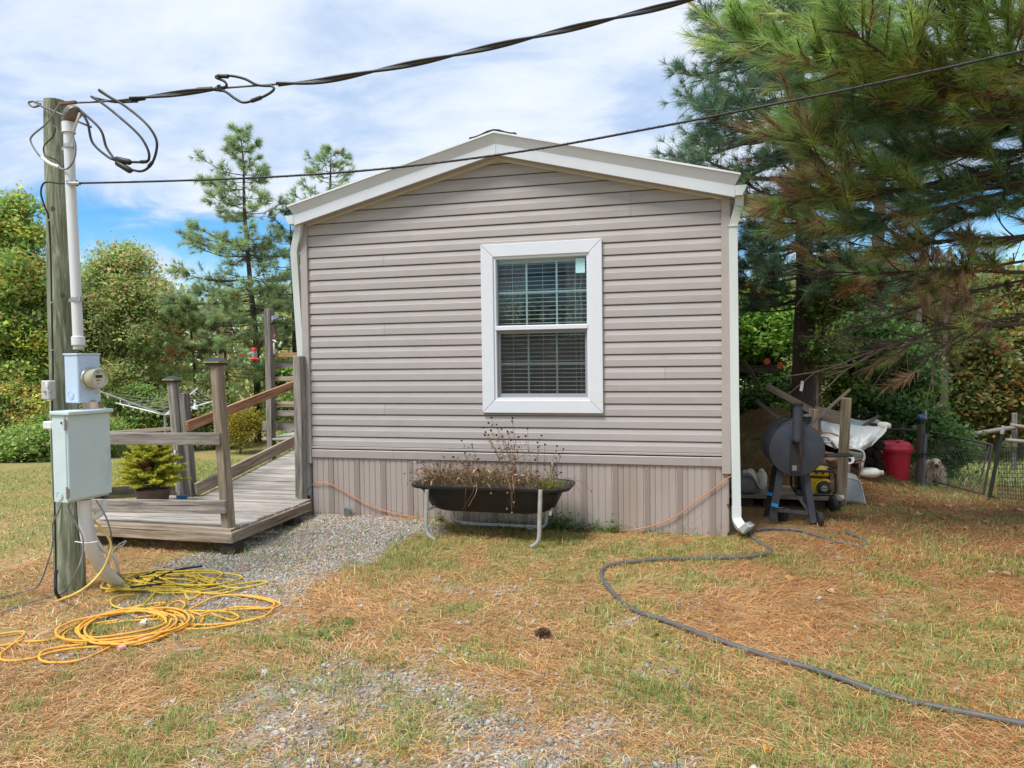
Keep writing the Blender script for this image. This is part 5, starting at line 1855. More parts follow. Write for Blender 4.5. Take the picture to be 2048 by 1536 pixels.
zs = zr - .02
yk = yc + .02
flower_clump(V(*P(1035, 985, yk)[:2], zs), [(983, 835, .12), (977, 846, .1), (966, 855, .12), (971, 864, .1), (970, 870, .08), (977, 870, .05), (993, 849, .05), (995, 856, .08), (1003, 858, 0), (982, 861, .1), (993, 870, 0), (1005, 873, -.03), (1017, 867, .06), (1015, 863, .1), (1025, 836, 0), (1024, 842, -.03), (1022, 880, .02), (1038, 894, 0)], 'tall clump of dead coneflowers leaning left from the middle of the black tub', 'dead coneflowers in the tub')
flower_clump(V(*P(1072, 985, yk)[:2], zs), [(1055, 857, .04), (1051, 872, .06), (1037, 874, .02), (1083, 871, 0), (1075, 885, .03), (1070, 920, 0)], 'sparser dead coneflowers right of the leaning clump in the tub', 'dead coneflowers in the tub')
flower_clump(V(*P(1108, 985, yk)[:2], zs), [(1114, 892, .03), (1127, 898, .06), (1090, 889, .04), (1110, 930, 0), (1106, 940, .05), (1122, 945, .02)], 'thin dry stalks at the right end of the black tub', 'dead coneflowers in the tub')
flower_clump(V(*P(960, 985, yk)[:2], zs), [(923, 881, .05), (944, 889, .06), (906, 914, .02), (930, 906, 0)], 'few bare stalks bending left above the dead thatch', 'dead coneflowers in the tub')
# matted dead stuff over the left half
cur = []; cols = []; lv = []
for i in range(430):
    x = rng.uniform(-hw * .92, hw * .62); y = rng.uniform(-hd * .75, hd * .8)
    b = V(cx_ + x, yc + y, zs)
    az = rng.uniform(0, 6.28) if rng.random() < .5 else math.pi + rng.normal(0, .7)
    L = rng.uniform(.10, .34); el_ = rng.uniform(.15, 1.1)
    hump = 1.0 if x < .1 * hw else .6
    e = b + V(math.cos(az) * L * math.cos(el_), math.sin(az) * L * math.cos(el_) * .6, L * math.sin(el_) * hump)
    e[2] = min(e[2], zs + .20); e[0] = max(e[0], cx_ - hw * 1.06); e[1] = max(e[1], yc - hd * 1.05)
    md = (b + e) / 2 + V(0, 0, L * .18)
    cur.append(smooth_path([b, md, e], 3)); cols.append(pick(DEADC + [(.17, .17, .07)], 1, .2)[0])
    if rng.random() < .8:
        lv.append(md); lv.append(e)
th_o = thing('dead_thatch', 'matted brown dead stems heaped over the left half of the tub', 'dead plants', (cx_ - .3, yc, zs))
v, f, c = strands(cur, .0036, cols); s = npmesh('stems', v, f, 4, STEMD, c, th_o); s['kind'] = 'stuff'
v, f, c = dead_leaves(np.array(lv) + rng.normal(0, .015, (len(lv), 3)), .05, pick(DEADC, len(lv), .2)); s = npmesh('withered_leaves', v, f, 4, STEMD, c, th_o); s['kind'] = 'stuff'
# stems hanging over the front rim
hg = thing('hanging_stems', 'withered stems with seed heads hanging over the front of the tub', 'dead plant', P(1020, 985, yc - hd))
cur = []; cols = []
yo = yc - hd - .035
for q in ([(1018, 950, yo + .12), (1022, 975, yo + .02), (1018, 1000, yo), (1014, 1018, yo)], [(1024, 950, yo + .12), (1027, 976, yo), (1022, 1000, yo), (1024, 1024, yo)], [(1030, 955, yo + .1), (1028, 978, yo), (1030, 1004, yo)],
          [(1012, 948, yo + .12), (1020, 972, yo + .02), (1027, 1016, yo)], [(950, 968, yo + .1), (945, 985, yo), (928, 1015, yo), (918, 1032, yo)], [(953, 968, yo + .1), (952, 985, yo), (936, 1014, yo)], [(935, 970, yo + .1), (931, 985, yo), (930, 1030, yo)], [(982, 955, yo + .1), (982, 975, yo), (982, 986, yo)],
          [(1142, 965, yo + .3), (1155, 975, yo + .3), (1165, 1000, yo + .32), (1166, 1022, yo + .33)], [(1140, 960, yo + .3), (1148, 972, yo + .3), (1142, 1000, yo + .3)], [(1128, 955, yo + .3), (1148, 958, yo + .35), (1150, 950, yo + .35)], [(1150, 960, yo + .3), (1165, 966, yo + .3), (1182, 981, yo + .3)]):
    cur.append(smooth_path([P(*a) for a in q], 4)); cols.append(pick(DEADC, 1, .15)[0] * 1.15)
v, f, c = strands(cur, .0045, cols); s = npmesh('stems', v, f, 4, STEMD, c, hg); s['kind'] = 'stuff'
for q in ((1014, 1018), (1024, 1026), (982, 987), (1028, 1005), (1183, 982), (1015, 986)):
    m = MB(); m.ball(P(*q, yo), .010, 8, 5); m.build('seed_head', pm('tan_seed_head', (.19, .115, .075), .9, .3, 60) if 'tan_seed_head' not in bpy.data.materials else bpy.data.materials['tan_seed_head'], hg, smooth=60)


def tussock(name, label, cat, c, n, h, spread, cols, w=.005, group=None):
    c = np.asarray(c, float)
    o = thing(name, label, cat, c, group)
    az = rng.uniform(0, 6.28, n); r = np.abs(rng.normal(0, spread * .5, n))
    x = c[0] + r * np.cos(az); y = c[1] + r * np.sin(az)
    v, f, lt, col, k = blades(x, y, h * rng.uniform(.5, 1.1, n), np.full(n, w), az + rng.normal(0, .6, n), rng.uniform(.6, 1.4, n), pick(cols, n, .18), curl=rng.uniform(.3, 1.1, n))
    v = v.copy()
    v[:, 2] += c[2] - np.repeat(terrain(x, y), 5)
    s = npmesh('leaves', v, f, lt, BLADE, col, o); s['kind'] = 'stuff'
    return o


tussock('grass_tuft', 'yellow green grass tuft at the right end of the black tub', 'grass tuft', V(*P(1098, 985, yc)[:2], zs), 260, .13, .16, [(.25, .26, .07), (.34, .31, .11), (.16, .19, .05)], .006)
tussock('grass_tuft', 'greyish green tuft in the middle of the tub behind the dead stems', 'grass tuft', V(*P(985, 985, yc + .1)[:2], zs), 200, .24, .2, [(.19, .19, .08), (.25, .2, .1)], .005)
tussock('grass_tuft', 'dull tuft among the dead thatch at the tub left', 'grass tuft', V(*P(905, 985, yc + .12)[:2], zs), 160, .20, .2, [(.2, .19, .09), (.26, .17, .09)], .005)


def leafy_weed(label, c, n, r, h, cols, size=.03, group=None):
    c = np.asarray(c, float)
    o = thing('weed', label, 'weed', c, group)
    p = c + rng.normal(0, 1, (n, 3)) * V(r, r * .5, 0) + np.stack([np.zeros(n), np.zeros(n), np.abs(rng.normal(0, h * .5, n))], 1) + V(0, 0, .01)
    p[:, 2] = np.maximum(p[:, 2], terrain(p[:, 0], p[:, 1]) + .006)
    d = unit_rows(rng.normal(0, 1, (n, 3)) * V(1, 1, .4) + V(0, -.1, .25)); s = unit_rows(np.cross(d, V(0, 0, 1) + rng.normal(0, .4, (n, 3))))
    L = size * rng.uniform(.6, 1.3, (n, 1)); W = L * .42
    v = np.stack([p, p + d * L * .45 + s * W, p + d * L, p + d * L * .45 - s * W], 1).reshape(-1, 3)
    q = npmesh('leaves', v, np.arange(4 * n), 4, LEAF, np.repeat(pick(cols, n, .2), 4, 0), o); q['kind'] = 'stuff'
    m = MB()
    for k in range(8):
        e = c + V(rng.normal(0, r), rng.normal(0, r * .4), rng.uniform(.3, 1) * h)
        m.tube([c + V(rng.normal(0, r * .6), 0, 0), e], .0018, 4, caps=False)
    q = m.build('stems', bpy.data.materials['spruce_bark'], o); q['kind'] = 'stuff'
    return o


WG = [(.10, .20, .05), (.15, .26, .07), (.08, .15, .04)]
for (px, py, n, r, h, s, lab) in ((1118, 1048, 240, .10, .16, .035, 'bright green leafy weed under the right leg of the tub'), (1150, 1054, 80, .08, .06, .03, 'low green weed right of the tub against the skirting'),
                                  (1195, 1058, 90, .08, .09, .028, 'green weed with thin stalk growing at the skirting right of the tub'), (1226, 1054, 110, .05, .10, .03, 'last weed of the row along the skirting'), (880, 1042, 50, .035, .05, .03, 'tiny weed in the gravel by the tub left leg'),
                                  (1020, 1046, 120, .16, .06, .03, 'dark weeds in the shade under the tub'), (690, 1248, 60, .07, .02, .022, 'flat green weed patch in the straw left of centre'), (645, 1278, 60, .06, .02, .022, 'small green weed at the foot of the gravel patch')):
    g = G(px, py)
    if py < 1060:
        g = P(px, py, 6.70 if px != 1020 else 6.62); g[2] = th(g[0], g[1])
    leafy_weed(lab, g, n, r, h, WG, s, 'weeds along the skirting' if py < 1070 else None)

# ---- orange cord along the skirting
oc = thing('orange_extension_cord', 'thin faded orange cord sagging along the skirting behind the tub', 'cord', P(700, 990, 6.75))
ORC = pm('faded_orange_jacket', (.50, .20, .10), .5, .15, 10)
yy = YW - .035
pts = [P(612, 984, 6.80), P(628, 967, yy), P(645, 965, yy), P(665, 970, yy), P(700, 990, yy), P(740, 1011, yy), P(790, 1027, yy), P(850, 1038, yy), P(920, 1046, yy), P(1020, 1058, yy), P(1100, 1066, yy), P(1180, 1064, yy), P(1260, 1060, yy), P(1310, 1050, yy), P(1350, 1033, yy), P(1400, 997, yy), P(1440, 968, yy), P(1462, 952, yy)]
m = MB(); m.tube(smooth_path(pts, 8), .0052, 7); m.build('cord', ORC, oc, smooth=60)
# ---- tin cup
cu = P(696, 1024, 6.70); cu[2] = th(cu[0], cu[1]) + .008
cup = thing('tin_cup', 'small grey tin cup standing on the gravel at the foot of the wall', 'cup', cu)
m = MB(); m.lathe([(0, 0), (.034, 0), (.038, .004), (.044, .072), (.047, .075), (.043, .075), (.035, .01), (0, .008)], cu, seg=18); m.build('body', pm('dull_tin', (.34, .38, .41), .45, .15, 20, metallic=.5), cup, smooth=40)
m = MB(); m.tube(smooth_path([cu + (.04, -.02, .07), cu + (.058, -.02, .05), cu + (.055, -.02, .015), cu + (.04, -.01, .01)], 4), .004, 6); m.build('handle', STEEL, cup)

# ---- garden hose
hs_ = thing('garden_hose', 'long dark grey garden hose curving across the yard to the right', 'hose', G(1500, 1072))
HOSE = pm('dark_grey_hose', (.10, .096, .098), .55, .15, 12, dirt=(.22, .18, .15), dirt_amt=.35, bump=.2, bscale=300)
hp = [(1495, 1066), (1508, 1082), (1530, 1095), (1541, 1104), (1530, 1113), (1495, 1119), (1440, 1120), (1370, 1121), (1300, 1126), (1240, 1131), (1210, 1140), (1203, 1152), (1210, 1172), (1235, 1200), (1270, 1226), (1325, 1246), (1400, 1275), (1480, 1301), (1560, 1326), (1640, 1351), (1720, 1379), (1800, 1404), (1880, 1423), (1960, 1441), (2048, 1457), (2200, 1480)]
m = MB()
pts = []
for i, q in enumerate(hp):
    p = G(*q); p[2] += .020 + .004 * math.sin(i * 1.7); pts.append(p)
m.tube(smooth_path(pts, 7), .0155, 10); m.build('hose', HOSE, hs_, smooth=60)
hs2 = thing('garden_hose', 'dark hose end lying in a flat bend in front of the smoker', 'hose', G(1660, 1080))
m = MB(); pts = []
for q in ((1512, 1064), (1545, 1061), (1590, 1063), (1625, 1072), (1665, 1085), (1700, 1092), (1728, 1093), (1730, 1087), (1715, 1077), (1697, 1070), (1694, 1063)):
    p = G(*q); p[2] += .017; pts.append(p)
m.tube(smooth_path(pts, 6), .0135, 9); m.build('hose', HOSE, hs2, smooth=60)

# ---- small litter
CONEM = pm('brown_cone_scale', (.085, .04, .026), .85, .3, 40)


def pine_cone(base, axis, L=.085, R=.032, parent=None, name='pine_cone'):
    m = MB(); ax = unit(axis); a = unit(np.cross(ax, (.3, 1, .2))); b = np.cross(ax, a)
    m.tube([base, base + ax * L * .92], [R * .45, R * .15], 6)
    for i in range(64):
        t = i / 64
        r = R * math.sin(math.pi * (.12 + .83 * t)) ** .8
        an = i * 2.39996
        rad = a * math.cos(an) + b * math.sin(an); tg = np.cross(ax, rad)
        p = base + ax * (t * L); q = p + rad * r + ax * .012
        w_ = .0085 * (1 - .4 * t)
        m.add([p + rad * r * .25 - tg * w_ * .3, p + rad * r * .25 + tg * w_ * .3, q + tg * w_, q - tg * w_, q + ax * .005 + rad * .002, p + rad * r * .3 + ax * .006], [(0, 1, 2, 3), (3, 2, 4), (1, 5, 4, 2), (0, 3, 4, 5)])
    o = m.build(name, CONEM, parent, fix=False)
    return o


g = G(1083, 1276)
o = pine_cone(V(g[0] - .04, g[1], g[2] + .025), (1, .2, .05), .085, .033); tag(o, 'dark open pine cone lying on the straw in the middle foreground', 'pine cone')
g = G(1580, 1083 - 40)
st = thing('stick', 'short weathered brown stick lying in the grass beside the cord coil', 'stick', G(378, 1305))
m = MB(); a, b = G(354, 1307) + V(0, 0, .015), G(402, 1304) + V(0, 0, .02); m.beam(a, b, .022, .016); m.build('stick', BROWNW, st, bevel=.003)
# fallen leaves
LEAFD = leafm('fallen_leaf_tissue', .15, .7, .2)


def leaf_at(px, py, size, col, label, group=None):
    g = G(px, py) + V(0, 0, .016)
    a = rng.uniform(0, 6.28)
    n = 13; vs = [(0, 0, .004)]
    for i in range(n):
        q = 2 * math.pi * i / n
        r = size * (.62 + .38 * abs(math.cos(2.5 * q + .3))) * (1.15 if i == 0 else 1)
        z = .012 * math.sin(q * 2 + a) + rng.uniform(-.004, .008)
        vs.append((r * math.cos(q), r * .72 * math.sin(q), z))
    R = np.array(Matrix.Rotation(a, 3, 'Z')) @ np.array(Matrix.Rotation(rng.uniform(-.3, .3), 3, 'X'))
    v = np.array([g + R @ np.array(q) for q in vs])
    f = [[0, 1 + i, 1 + (i + 1) % n] for i in range(n)]
    o = npmesh('fallen_leaf', v, np.array(f).ravel(), 3, LEAFD, np.repeat(np.array(col)[None], len(v), 0))
    tag(o, label, 'leaf', group)


leaf_at(1540, 1505, .035, (.62, .26, .06), 'orange leaf lying on the straw at the bottom of the picture')
leaf_at(1584, 1161, .05, (.40, .22, .08), 'curled golden brown leaf left of the two between hose loops')
leaf_at(1659, 1185, .04, (.48, .30, .20), 'pinkish tan leaf lying between the hose and the dark ground')
leaf_at(1127, 1091, .045, (.34, .12, .06), 'reddish brown leaf in front of the right leg of the tub')
leaf_at(1310, 1274, .03, (.12, .22, .06), 'small green leaf on the straw below the hose')
leaf_at(1844, 1118, .045, (.36, .24, .15), 'tan leaf above the hose end on shaded ground')
for (px, py) in ((1825, 1022), (1840, 1030), (1868, 1012), (1884, 1040), (1897, 1014), (1942, 1010), (1950, 1022), (1978, 1047), (1993, 1016), (2022, 1058), (2036, 1022), (1752, 992), (1810, 1002), (1760, 1012), (1930, 1060), (2010, 1152), (1990, 1148), (2030, 1005), (1905, 1034), (1976, 1000)):
    leaf_at(px, py, rng.uniform(.035, .055), pick([(.42, .29, .19), (.34, .19, .11), (.48, .36, .25)], 1, .12)[0], 'dry tan leaf fallen on the shaded ground below the pine', 'leaves fallen under the pine')
# ================================================================== things at the right corner of the home
GRILLM = pm('dark_blue_grey_enamel', (.040, .046, .062), .5, .18, 8, spec=.4, dirt=(.10, .085, .075), dirt_amt=.35)
GRILLD = pm('sooty_black_iron', (.018, .017, .017), .7, .2, 20)
BLUET = pm('blue_tape', (.03, .22, .50), .5)
YG = 7.30
gc = P(1593, 899, YG)
rG = 51.5 * 7.15 / F_PX
gb_ = th(gc[0], YG + .2)
gr = thing('smoker_grill', 'dark barrel smoker grill with stub chimney on splayed legs', 'smoker', (gc[0], YG + .25, gb_))
axd = unit((-.02, 1, 0))
m = MB(); m.lathe([(rG, .0), (rG * 1.01, .015), (rG * 1.01, .60), (rG * .98, .62)], gc, axd, 36, cap1=True); m.build('barrel', GRILLM, gr, smooth=30)
m = MB(); m.lathe([(.0, .012), (rG * .985, .012), (rG * .99, -.008), (rG * .96, -.012), (0, -.014)], gc, axd, 36); m.build('end_plate', GRILLM, gr, smooth=30)
m = MB(); q = gc + V(0, -.03, 0); a, b = P(1580, 885, YG - .02), P(1602, 946, YG - .02)
m.box(((a[0] + b[0]) / 2, YG - .022, (a[2] + b[2]) / 2), (b[0] - a[0], .02, a[2] - b[2])); sp_ = m.build('firebox_strip', GRILLD, gr, bevel=.003)
a, b = P(1597, 884, YG - .03), P(1603, 915, YG - .03)
m = MB(); m.prism([(a[0], YG - .034, a[2]), (b[0], YG - .034, a[2] - .01), (b[0] - .003, YG - .034, b[2]), (a[0] + .012, YG - .034, b[2] + .05)], (0, .003, 0)); m.build('rust_streak', RUST, sp_)
m = MB(); m.box(P(1589, 936, YG - .035), (.042, .004, .05)); m.build('maker_plate', pm('grey_plate', (.16, .16, .16), .5), sp_)
t0, t1 = P(1596, 808, YG - .075), P(1594, 872, YG - .075)
m = MB(); rC = 8.6 * 7.2 / F_PX; m.tube(smooth_path([t0, t1, t1 + V(-.002, .01, -.035), t1 + V(-.002, .09, -.05)], 4), rC, 18); m.build('chimney', GRILLM, gr, smooth=50)
m = MB(); m.lathe([(rC * 1.12, -.02), (rC * 1.12, .006), (rC * .8, .012), (0, .012)], t0, (0, 0, 1), 18); m.build('chimney_cap', GRILLD, gr, smooth=40)
m = MB(); m.tube(smooth_path([gc + V(-.17, .06, rG * .80), gc + V(-.10, .2, rG * 1.0), gc + V(-.02, .32, rG * 1.03), gc + V(-.05, .36, rG * 1.1), gc + V(-.15, .22, rG * 1.05)], 4), .007, 6); m.build('lid_wire', GRILLD, gr)
def gleg(pt, pb, y, w, d=.03, mat=GRILLM):
    b = P(pb[0], pb[1], y + (.0)); b[2] = max(b[2], th(b[0], b[1]) - .01)
    a = P(pt[0], pt[1], y)
    m = MB(); m.beam(b, a, w, d, (0, 1, 0)); return m.build('leg', mat, gr, bevel=.003)
gleg((1562, 938), (1544, 1042), YG + .06, .072)
gleg((1551, 932), (1532, 1044), YG + .42, .055, mat=GRILLD)
gleg((1612, 944), (1627, 1046), YG + .06, .062)
gleg((1602, 945), (1615, 1024), YG + .42, .03)
m = MB(); m.beam(P(1549, 1020, YG + .05), P(1616, 1026, YG + .05), .025, .028); m.build('cross_bar', GRILLM, gr)
m = MB(); m.beam(P(1599, 997, YG + .1), P(1616, 1022, YG + .06), .02, .02); m.build('strut', GRILLM, gr)
m = MB(); c = P(1638, 1039, YG + .08); m.lathe([(.0, -.025), (.06, -.025), (.074, -.018), (.076, 0), (.074, .018), (.06, .025), (0, .025)], c, unit((1, .25, 0)), 20); m.build('wheel', GRILLD, gr, smooth=40)
m = MB(); a = P(1645, 911, YG + .1); b = P(1703, 910, YG + .1); m.beam(a, b, .16, .022); m.build('side_shelf', GRILLD, gr, bevel=.003)
for q, d in (((1540, 988), YG + .38), ((1549, 1010), YG + .03)):
    m = MB(); m.box(P(*q, d), (.062, .05, .028), R=np.array(Matrix.Rotation(.25, 3, 'Y'))); m.build('tape_band', BLUET, gr)
pot = P(1566, 1008, YG + .25)
kt = thing('drip_can', 'small dark can with shiny rim standing under the smoker', 'can', (pot[0], YG + .25, th(pot[0], YG + .25)))
z0 = th(pot[0], YG + .25)
m = MB(); m.lathe([(0, .0), (.05, .0), (.055, .12), (.0, .12)], (pot[0], YG + .25, z0), seg=16); m.build('body', GRILLD, kt, smooth=40)
m = MB(); m.lathe([(.055, .118), (.058, .124), (.052, .128)], (pot[0], YG + .25, z0), seg=16); m.build('rim', STEEL, kt)

# ------------------------------------------------------------------ low plank platform
YPL = 8.15
zp = P(1680, 1000, YPL)[2]
pa, pb2 = P(1470, 990, YPL + .1), P(1690, 1000, YPL)
pf = thing('plank_platform', 'low platform of old planks on blocks behind the smoker', 'platform', ((pa[0] + pb2[0]) / 2, YPL + .3, th(1.2, 8.4)))
zpl = pb2[2]
for k in range(5):
    lum('plank', BROWNW, (pa[0] - .1, YPL + .07 + k * .15, zpl), (pb2[0] + random.uniform(-.03, .02), YPL + .07 + k * .15, zpl), .14, .03, parent=pf)
for px in (1490, 1540, 1640, 1664):
    a = P(px, 1004, YPL + .12); m = MB(); z0 = th(a[0], a[1]) - .04; m.box((a[0], YPL + .16, (z0 + zpl - .016) / 2), (.16, .2, zpl - .016 - z0)); m.build('support_block', DARKW, pf, bevel=.005)
m = MB(); c = P(1663, 1012, YPL + .05); m.lathe([(0, -.03), (.07, -.03), (.085, -.02), (.085, .02), (.07, .03), (0, .03)], (c[0], YPL - .03, th(c[0], YPL) + .08), unit((1, .3, 0)), 18); m.build('wheel', GRILLD, pf, smooth=40)

# ------------------------------------------------------------------ generator
GY = pm('yellow_generator_paint', (.66, .42, .02), .35, .06, 10, spec=.5, dirt=(.3, .2, .04), dirt_amt=.2)
GB = pm('black_generator_frame', (.016, .016, .017), .4, .2, 10)
YGN = 8.25
a, b = P(1619, 938, YGN), P(1673, 996, YGN)
zt_, zb_2 = a[2], zpl + .018
xl_, xr_ = P(1590, 960, YGN)[0], b[0]
gen = thing('generator', 'yellow and black portable generator in a tube frame on the planks', 'generator', ((xl_ + xr_) / 2, YGN + .2, zb_2))
for yy in (YGN, YGN + .38):
    pts = [V(xl_ + a_, yy, zb_2 + b_) for a_, b_ in [(.03, .012), (xr_ - xl_ - .03, .012), (xr_ - xl_ - .008, .04), (xr_ - xl_ - .008, zt_ - zb_2 - .05), (xr_ - xl_ - .03, zt_ - zb_2 - .02), (.03, zt_ - zb_2 - .02), (.008, zt_ - zb_2 - .05), (.008, .04), (.03, .012)]]
    m = MB(); m.tube(pts, .014, 8); m.build('frame_loop', GB, gen, smooth=50)
for xx in (xl_ + .02, xr_ - .02):
    for zz_ in (zb_2 + .03, zt_ - .03):
        m = MB(); m.tube([(xx, YGN, zz_), (xx, YGN + .38, zz_)], .012, 6); m.build('frame_bar', GB, gen)
H_ = zt_ - zb_2
m = MB(); m.box(((xl_ + xr_) / 2 - .02, YGN + .18, zt_ - .045), (xr_ - xl_ - .10, .34, .075)); m.build('fuel_tank', GY, gen, bevel=.018)
m = MB(); m.lathe([(.028, 0), (.03, .02), (0, .022)], ((xl_ + xr_) / 2 - .02, YGN + .14, zt_ - .008), seg=12); m.build('fuel_cap', GB, gen)
m = MB()
for dx in (-.03, .035):
    m.box(((xl_ + xr_) / 2 + dx + .04, YGN + .008, zt_ - .046), (.028, .004, .018))
o = m.build('tank_print', GB, gen); o['kind'] = 'stuff'
m = MB(); m.box(((xl_ + xr_) / 2, YGN + .24, zb_2 + .14), (xr_ - xl_ - .10, .22, .20)); m.build('engine_block', GB, gen, bevel=.02)
fc = P(1649, 977, YGN - .0) + V(0, .03, 0)
m = MB(); m.lathe([(.10, .08), (.105, .03), (.095, .0), (.07, -.01)], fc, (0, 1, 0), 24); m.prism([(fc[0] - .03, fc[1] + .02, fc[2] + .10), (fc[0] - .17, fc[1] + .02, fc[2] + .10), (fc[0] - .12, fc[1] + .02, fc[2] - .0), (fc[0] - .14, fc[1] + .02, fc[2] - .06), (fc[0] - .05, fc[1] + .02, fc[2] - .09)], (0, .06, 0)); sh = m.build('fan_shroud', GY, gen, smooth=40)
m = MB(); m.lathe([(.082, -.004), (.078, -.022), (.04, -.03), (0, -.03)], fc, (0, 1, 0), 24); rcv = m.build('recoil_cover', GB, gen, smooth=40)
LG = pm('pale_logo_paint', (.42, .46, .30), .5)
m = MB(); m.lathe([(.033, -.0315), (.028, -.0325), (.027, -.0315)], fc, (0, 1, 0), 18); m.build('logo_ring', LG, rcv)
for dz in (.011, -.011):
    m = MB(); m.box(fc + V(0, -.0325, dz), (.034, .003, .010)); m.build('logo_bar', LG, rcv)
m = MB(); m.box(P(1664, 972, YGN + .02), (.06, .05, .09)); m.build('air_filter', pm('brown_filter', (.13, .07, .05), .6), gen, bevel=.01)

# ------------------------------------------------------------------ white feed sack
BAGW = pm('white_woven_sack', (.62, .60, .53), .7, .1, 14, bump=.4, bscale=70, bdist=.01)
BAGG = pm('grey_plastic_sack', (.20, .19, .195), .5, .15, 10, bump=.6, bscale=25, bdist=.02)


def crumple(c, size, seed, nu=22, nv=14, pw=.7, bottom=None):
    r2 = np.random.default_rng(seed)
    m = MB(); vs = []
    for i in range(nv + 1):
        ph = -math.pi / 2 + math.pi * i / nv
        for j in range(nu):
            q = 2 * math.pi * j / nu
            k = 1 + .16 * (vnoise(math.cos(q) * 2 + 9, i * .4 + math.sin(q) * 2, seed) - .5) + .10 * (vnoise(math.cos(q) * 5, i + math.sin(q) * 5, seed + 3) - .5)
            x = math.copysign(abs(math.cos(ph)) ** pw, 1) * math.cos(q); y = abs(math.cos(ph)) ** pw * math.sin(q); z = math.copysign(abs(math.sin(ph)) ** pw, math.sin(ph))
            p = V(c[0] + size[0] * x * k, c[1] + size[1] * y * k, c[2] + size[2] * z * k)
            if bottom is not None:
                p[2] = max(p[2], bottom)
            vs.append(p)
    fs = [(i * nu + j, i * nu + (j + 1) % nu, (i + 1) * nu + (j + 1) % nu, (i + 1) * nu + j) for i in range(nv) for j in range(nu)]
    m.add(vs, fs); return m


sk = thing('sack', 'grey plastic sack slumped on the planks behind the downspout', 'sack', P(1488, 975, 8.3))
crumple(P(1488, 966, 8.35), (.21, .16, .115), 4, bottom=zpl + .02).build('bag', BAGG, sk, smooth=60)
sk2 = thing('sack', 'crumpled white woven sack draped over the grey one', 'sack', P(1505, 955, 8.3))
m = MB(); n = 10; vs = []
c00, c10, c01, c11 = P(1481, 945, 8.28), P(1513, 946, 8.24), P(1489, 948, 8.18), P(1520, 976, 8.12)
for i in range(n + 1):
    for j in range(n + 1):
        u, v_ = i / n, j / n
        p = c00 * (1 - u) * (1 - v_) + c10 * u * (1 - v_) + c01 * (1 - u) * v_ + c11 * u * v_
        vs.append(p + V(.012 * math.sin(u * 9 + v_ * 4), .02 * math.sin(v_ * 8), .045 * math.sin(u * 3.1) + .014 * math.sin(u * 11 + v_ * 6)))
m.add(vs, [(i * (n + 1) + j, (i + 1) * (n + 1) + j, (i + 1) * (n + 1) + j + 1, i * (n + 1) + j + 1) for i in range(n) for j in range(n)])
m.build('cloth', BAGW, sk2, smooth=60)
sk3 = thing('sack', 'small tied white bag standing right of the draped sack', 'sack', P(1524, 965, 8.3))
crumple(P(1524, 960, 8.22), (.055, .05, .105), 8, 16, 10, .8).build('bag', BAGW, sk3, smooth=60)
m = MB(); m.ball(P(1523, 942, 8.22), .03, 10, 6); m.build('knot', BAGW, sk3, smooth=60)

# ------------------------------------------------------------------ leaning post and lumber
wp = thing('wood_post', 'upright weathered wooden post leaning right behind the generator', 'post', G(1681, 1000))
a, b = P(1681, 1001, 8.45), P(1693, 796, 8.40)
m = MB(); m.beam((a[0], a[1], th(a[0], a[1]) - .05), b, .105, .09, (.2, 1, 0)); m.build('post', woodm('tan_old_post', (.10, .08, .05), (.21, .17, .12), (.30, .25, .18), green=(.15, .15, .08), green_amt=.3), wp, bevel=.006)
m = MB(); c = P(1680, 994, 8.36); m.box(c, (.075, .05, .035)); m.build('white_block', WHITEM, wp)
LBR = woodm('old_grey_brown_board', (.05, .042, .032), (.11, .09, .072), (.18, .15, .12))
for (q0, q1, y0, y1, w_, h_, lab) in (((1532, 772), (1640, 832), 9.0, 9.1, .03, .085, 'long weathered board slanting down to the right behind the smoker chimney'),
                                      ((1606, 862), (1700, 779), 8.6, 8.9, .028, .030, 'thin pole slanting up to the right across the wooden post'),
                                      ((1628, 824), (1690, 838), 9.2, 9.15, .03, .15, 'wide dark board standing behind the thin pole'),
                                      ((1514, 802), (1566, 842), 8.7, 8.6, .03, .05, 'short weathered slat leaning on the back of the smoker barrel'),
                                      ((1486, 722), (1518, 768), 10.2, 10.0, .03, .05, 'pale weathered stick poking up from the bushes by the downspout'),
                                      ((1478, 737), (1560, 739), 10.4, 10.4, .04, .09, 'dark board lying level in the bushes left of the pine trunk'),
                                      ((1718, 858), (1757, 832), 9.8, 10.0, .03, .035, 'two-edged grey batten sticking up behind the tarp'),):
    o = thing('board', lab, 'board', P(*q0, y0))
    m = MB(); m.beam(P(*q0, y0), P(*q1, y1), w_, h_, (0, .2, 1)); m.build('board', LBR, o, bevel=.003)
bx = thing('board', 'broad brown plank standing upright beside the smoker chimney', 'board', P(1625, 860, 8.9))
m = MB(); m.beam(P(1626, 905, 8.9), P(1627, 818, 8.9), .10, .03, (0, 1, 0)); m.build('board', BROWNW, bx, bevel=.003)
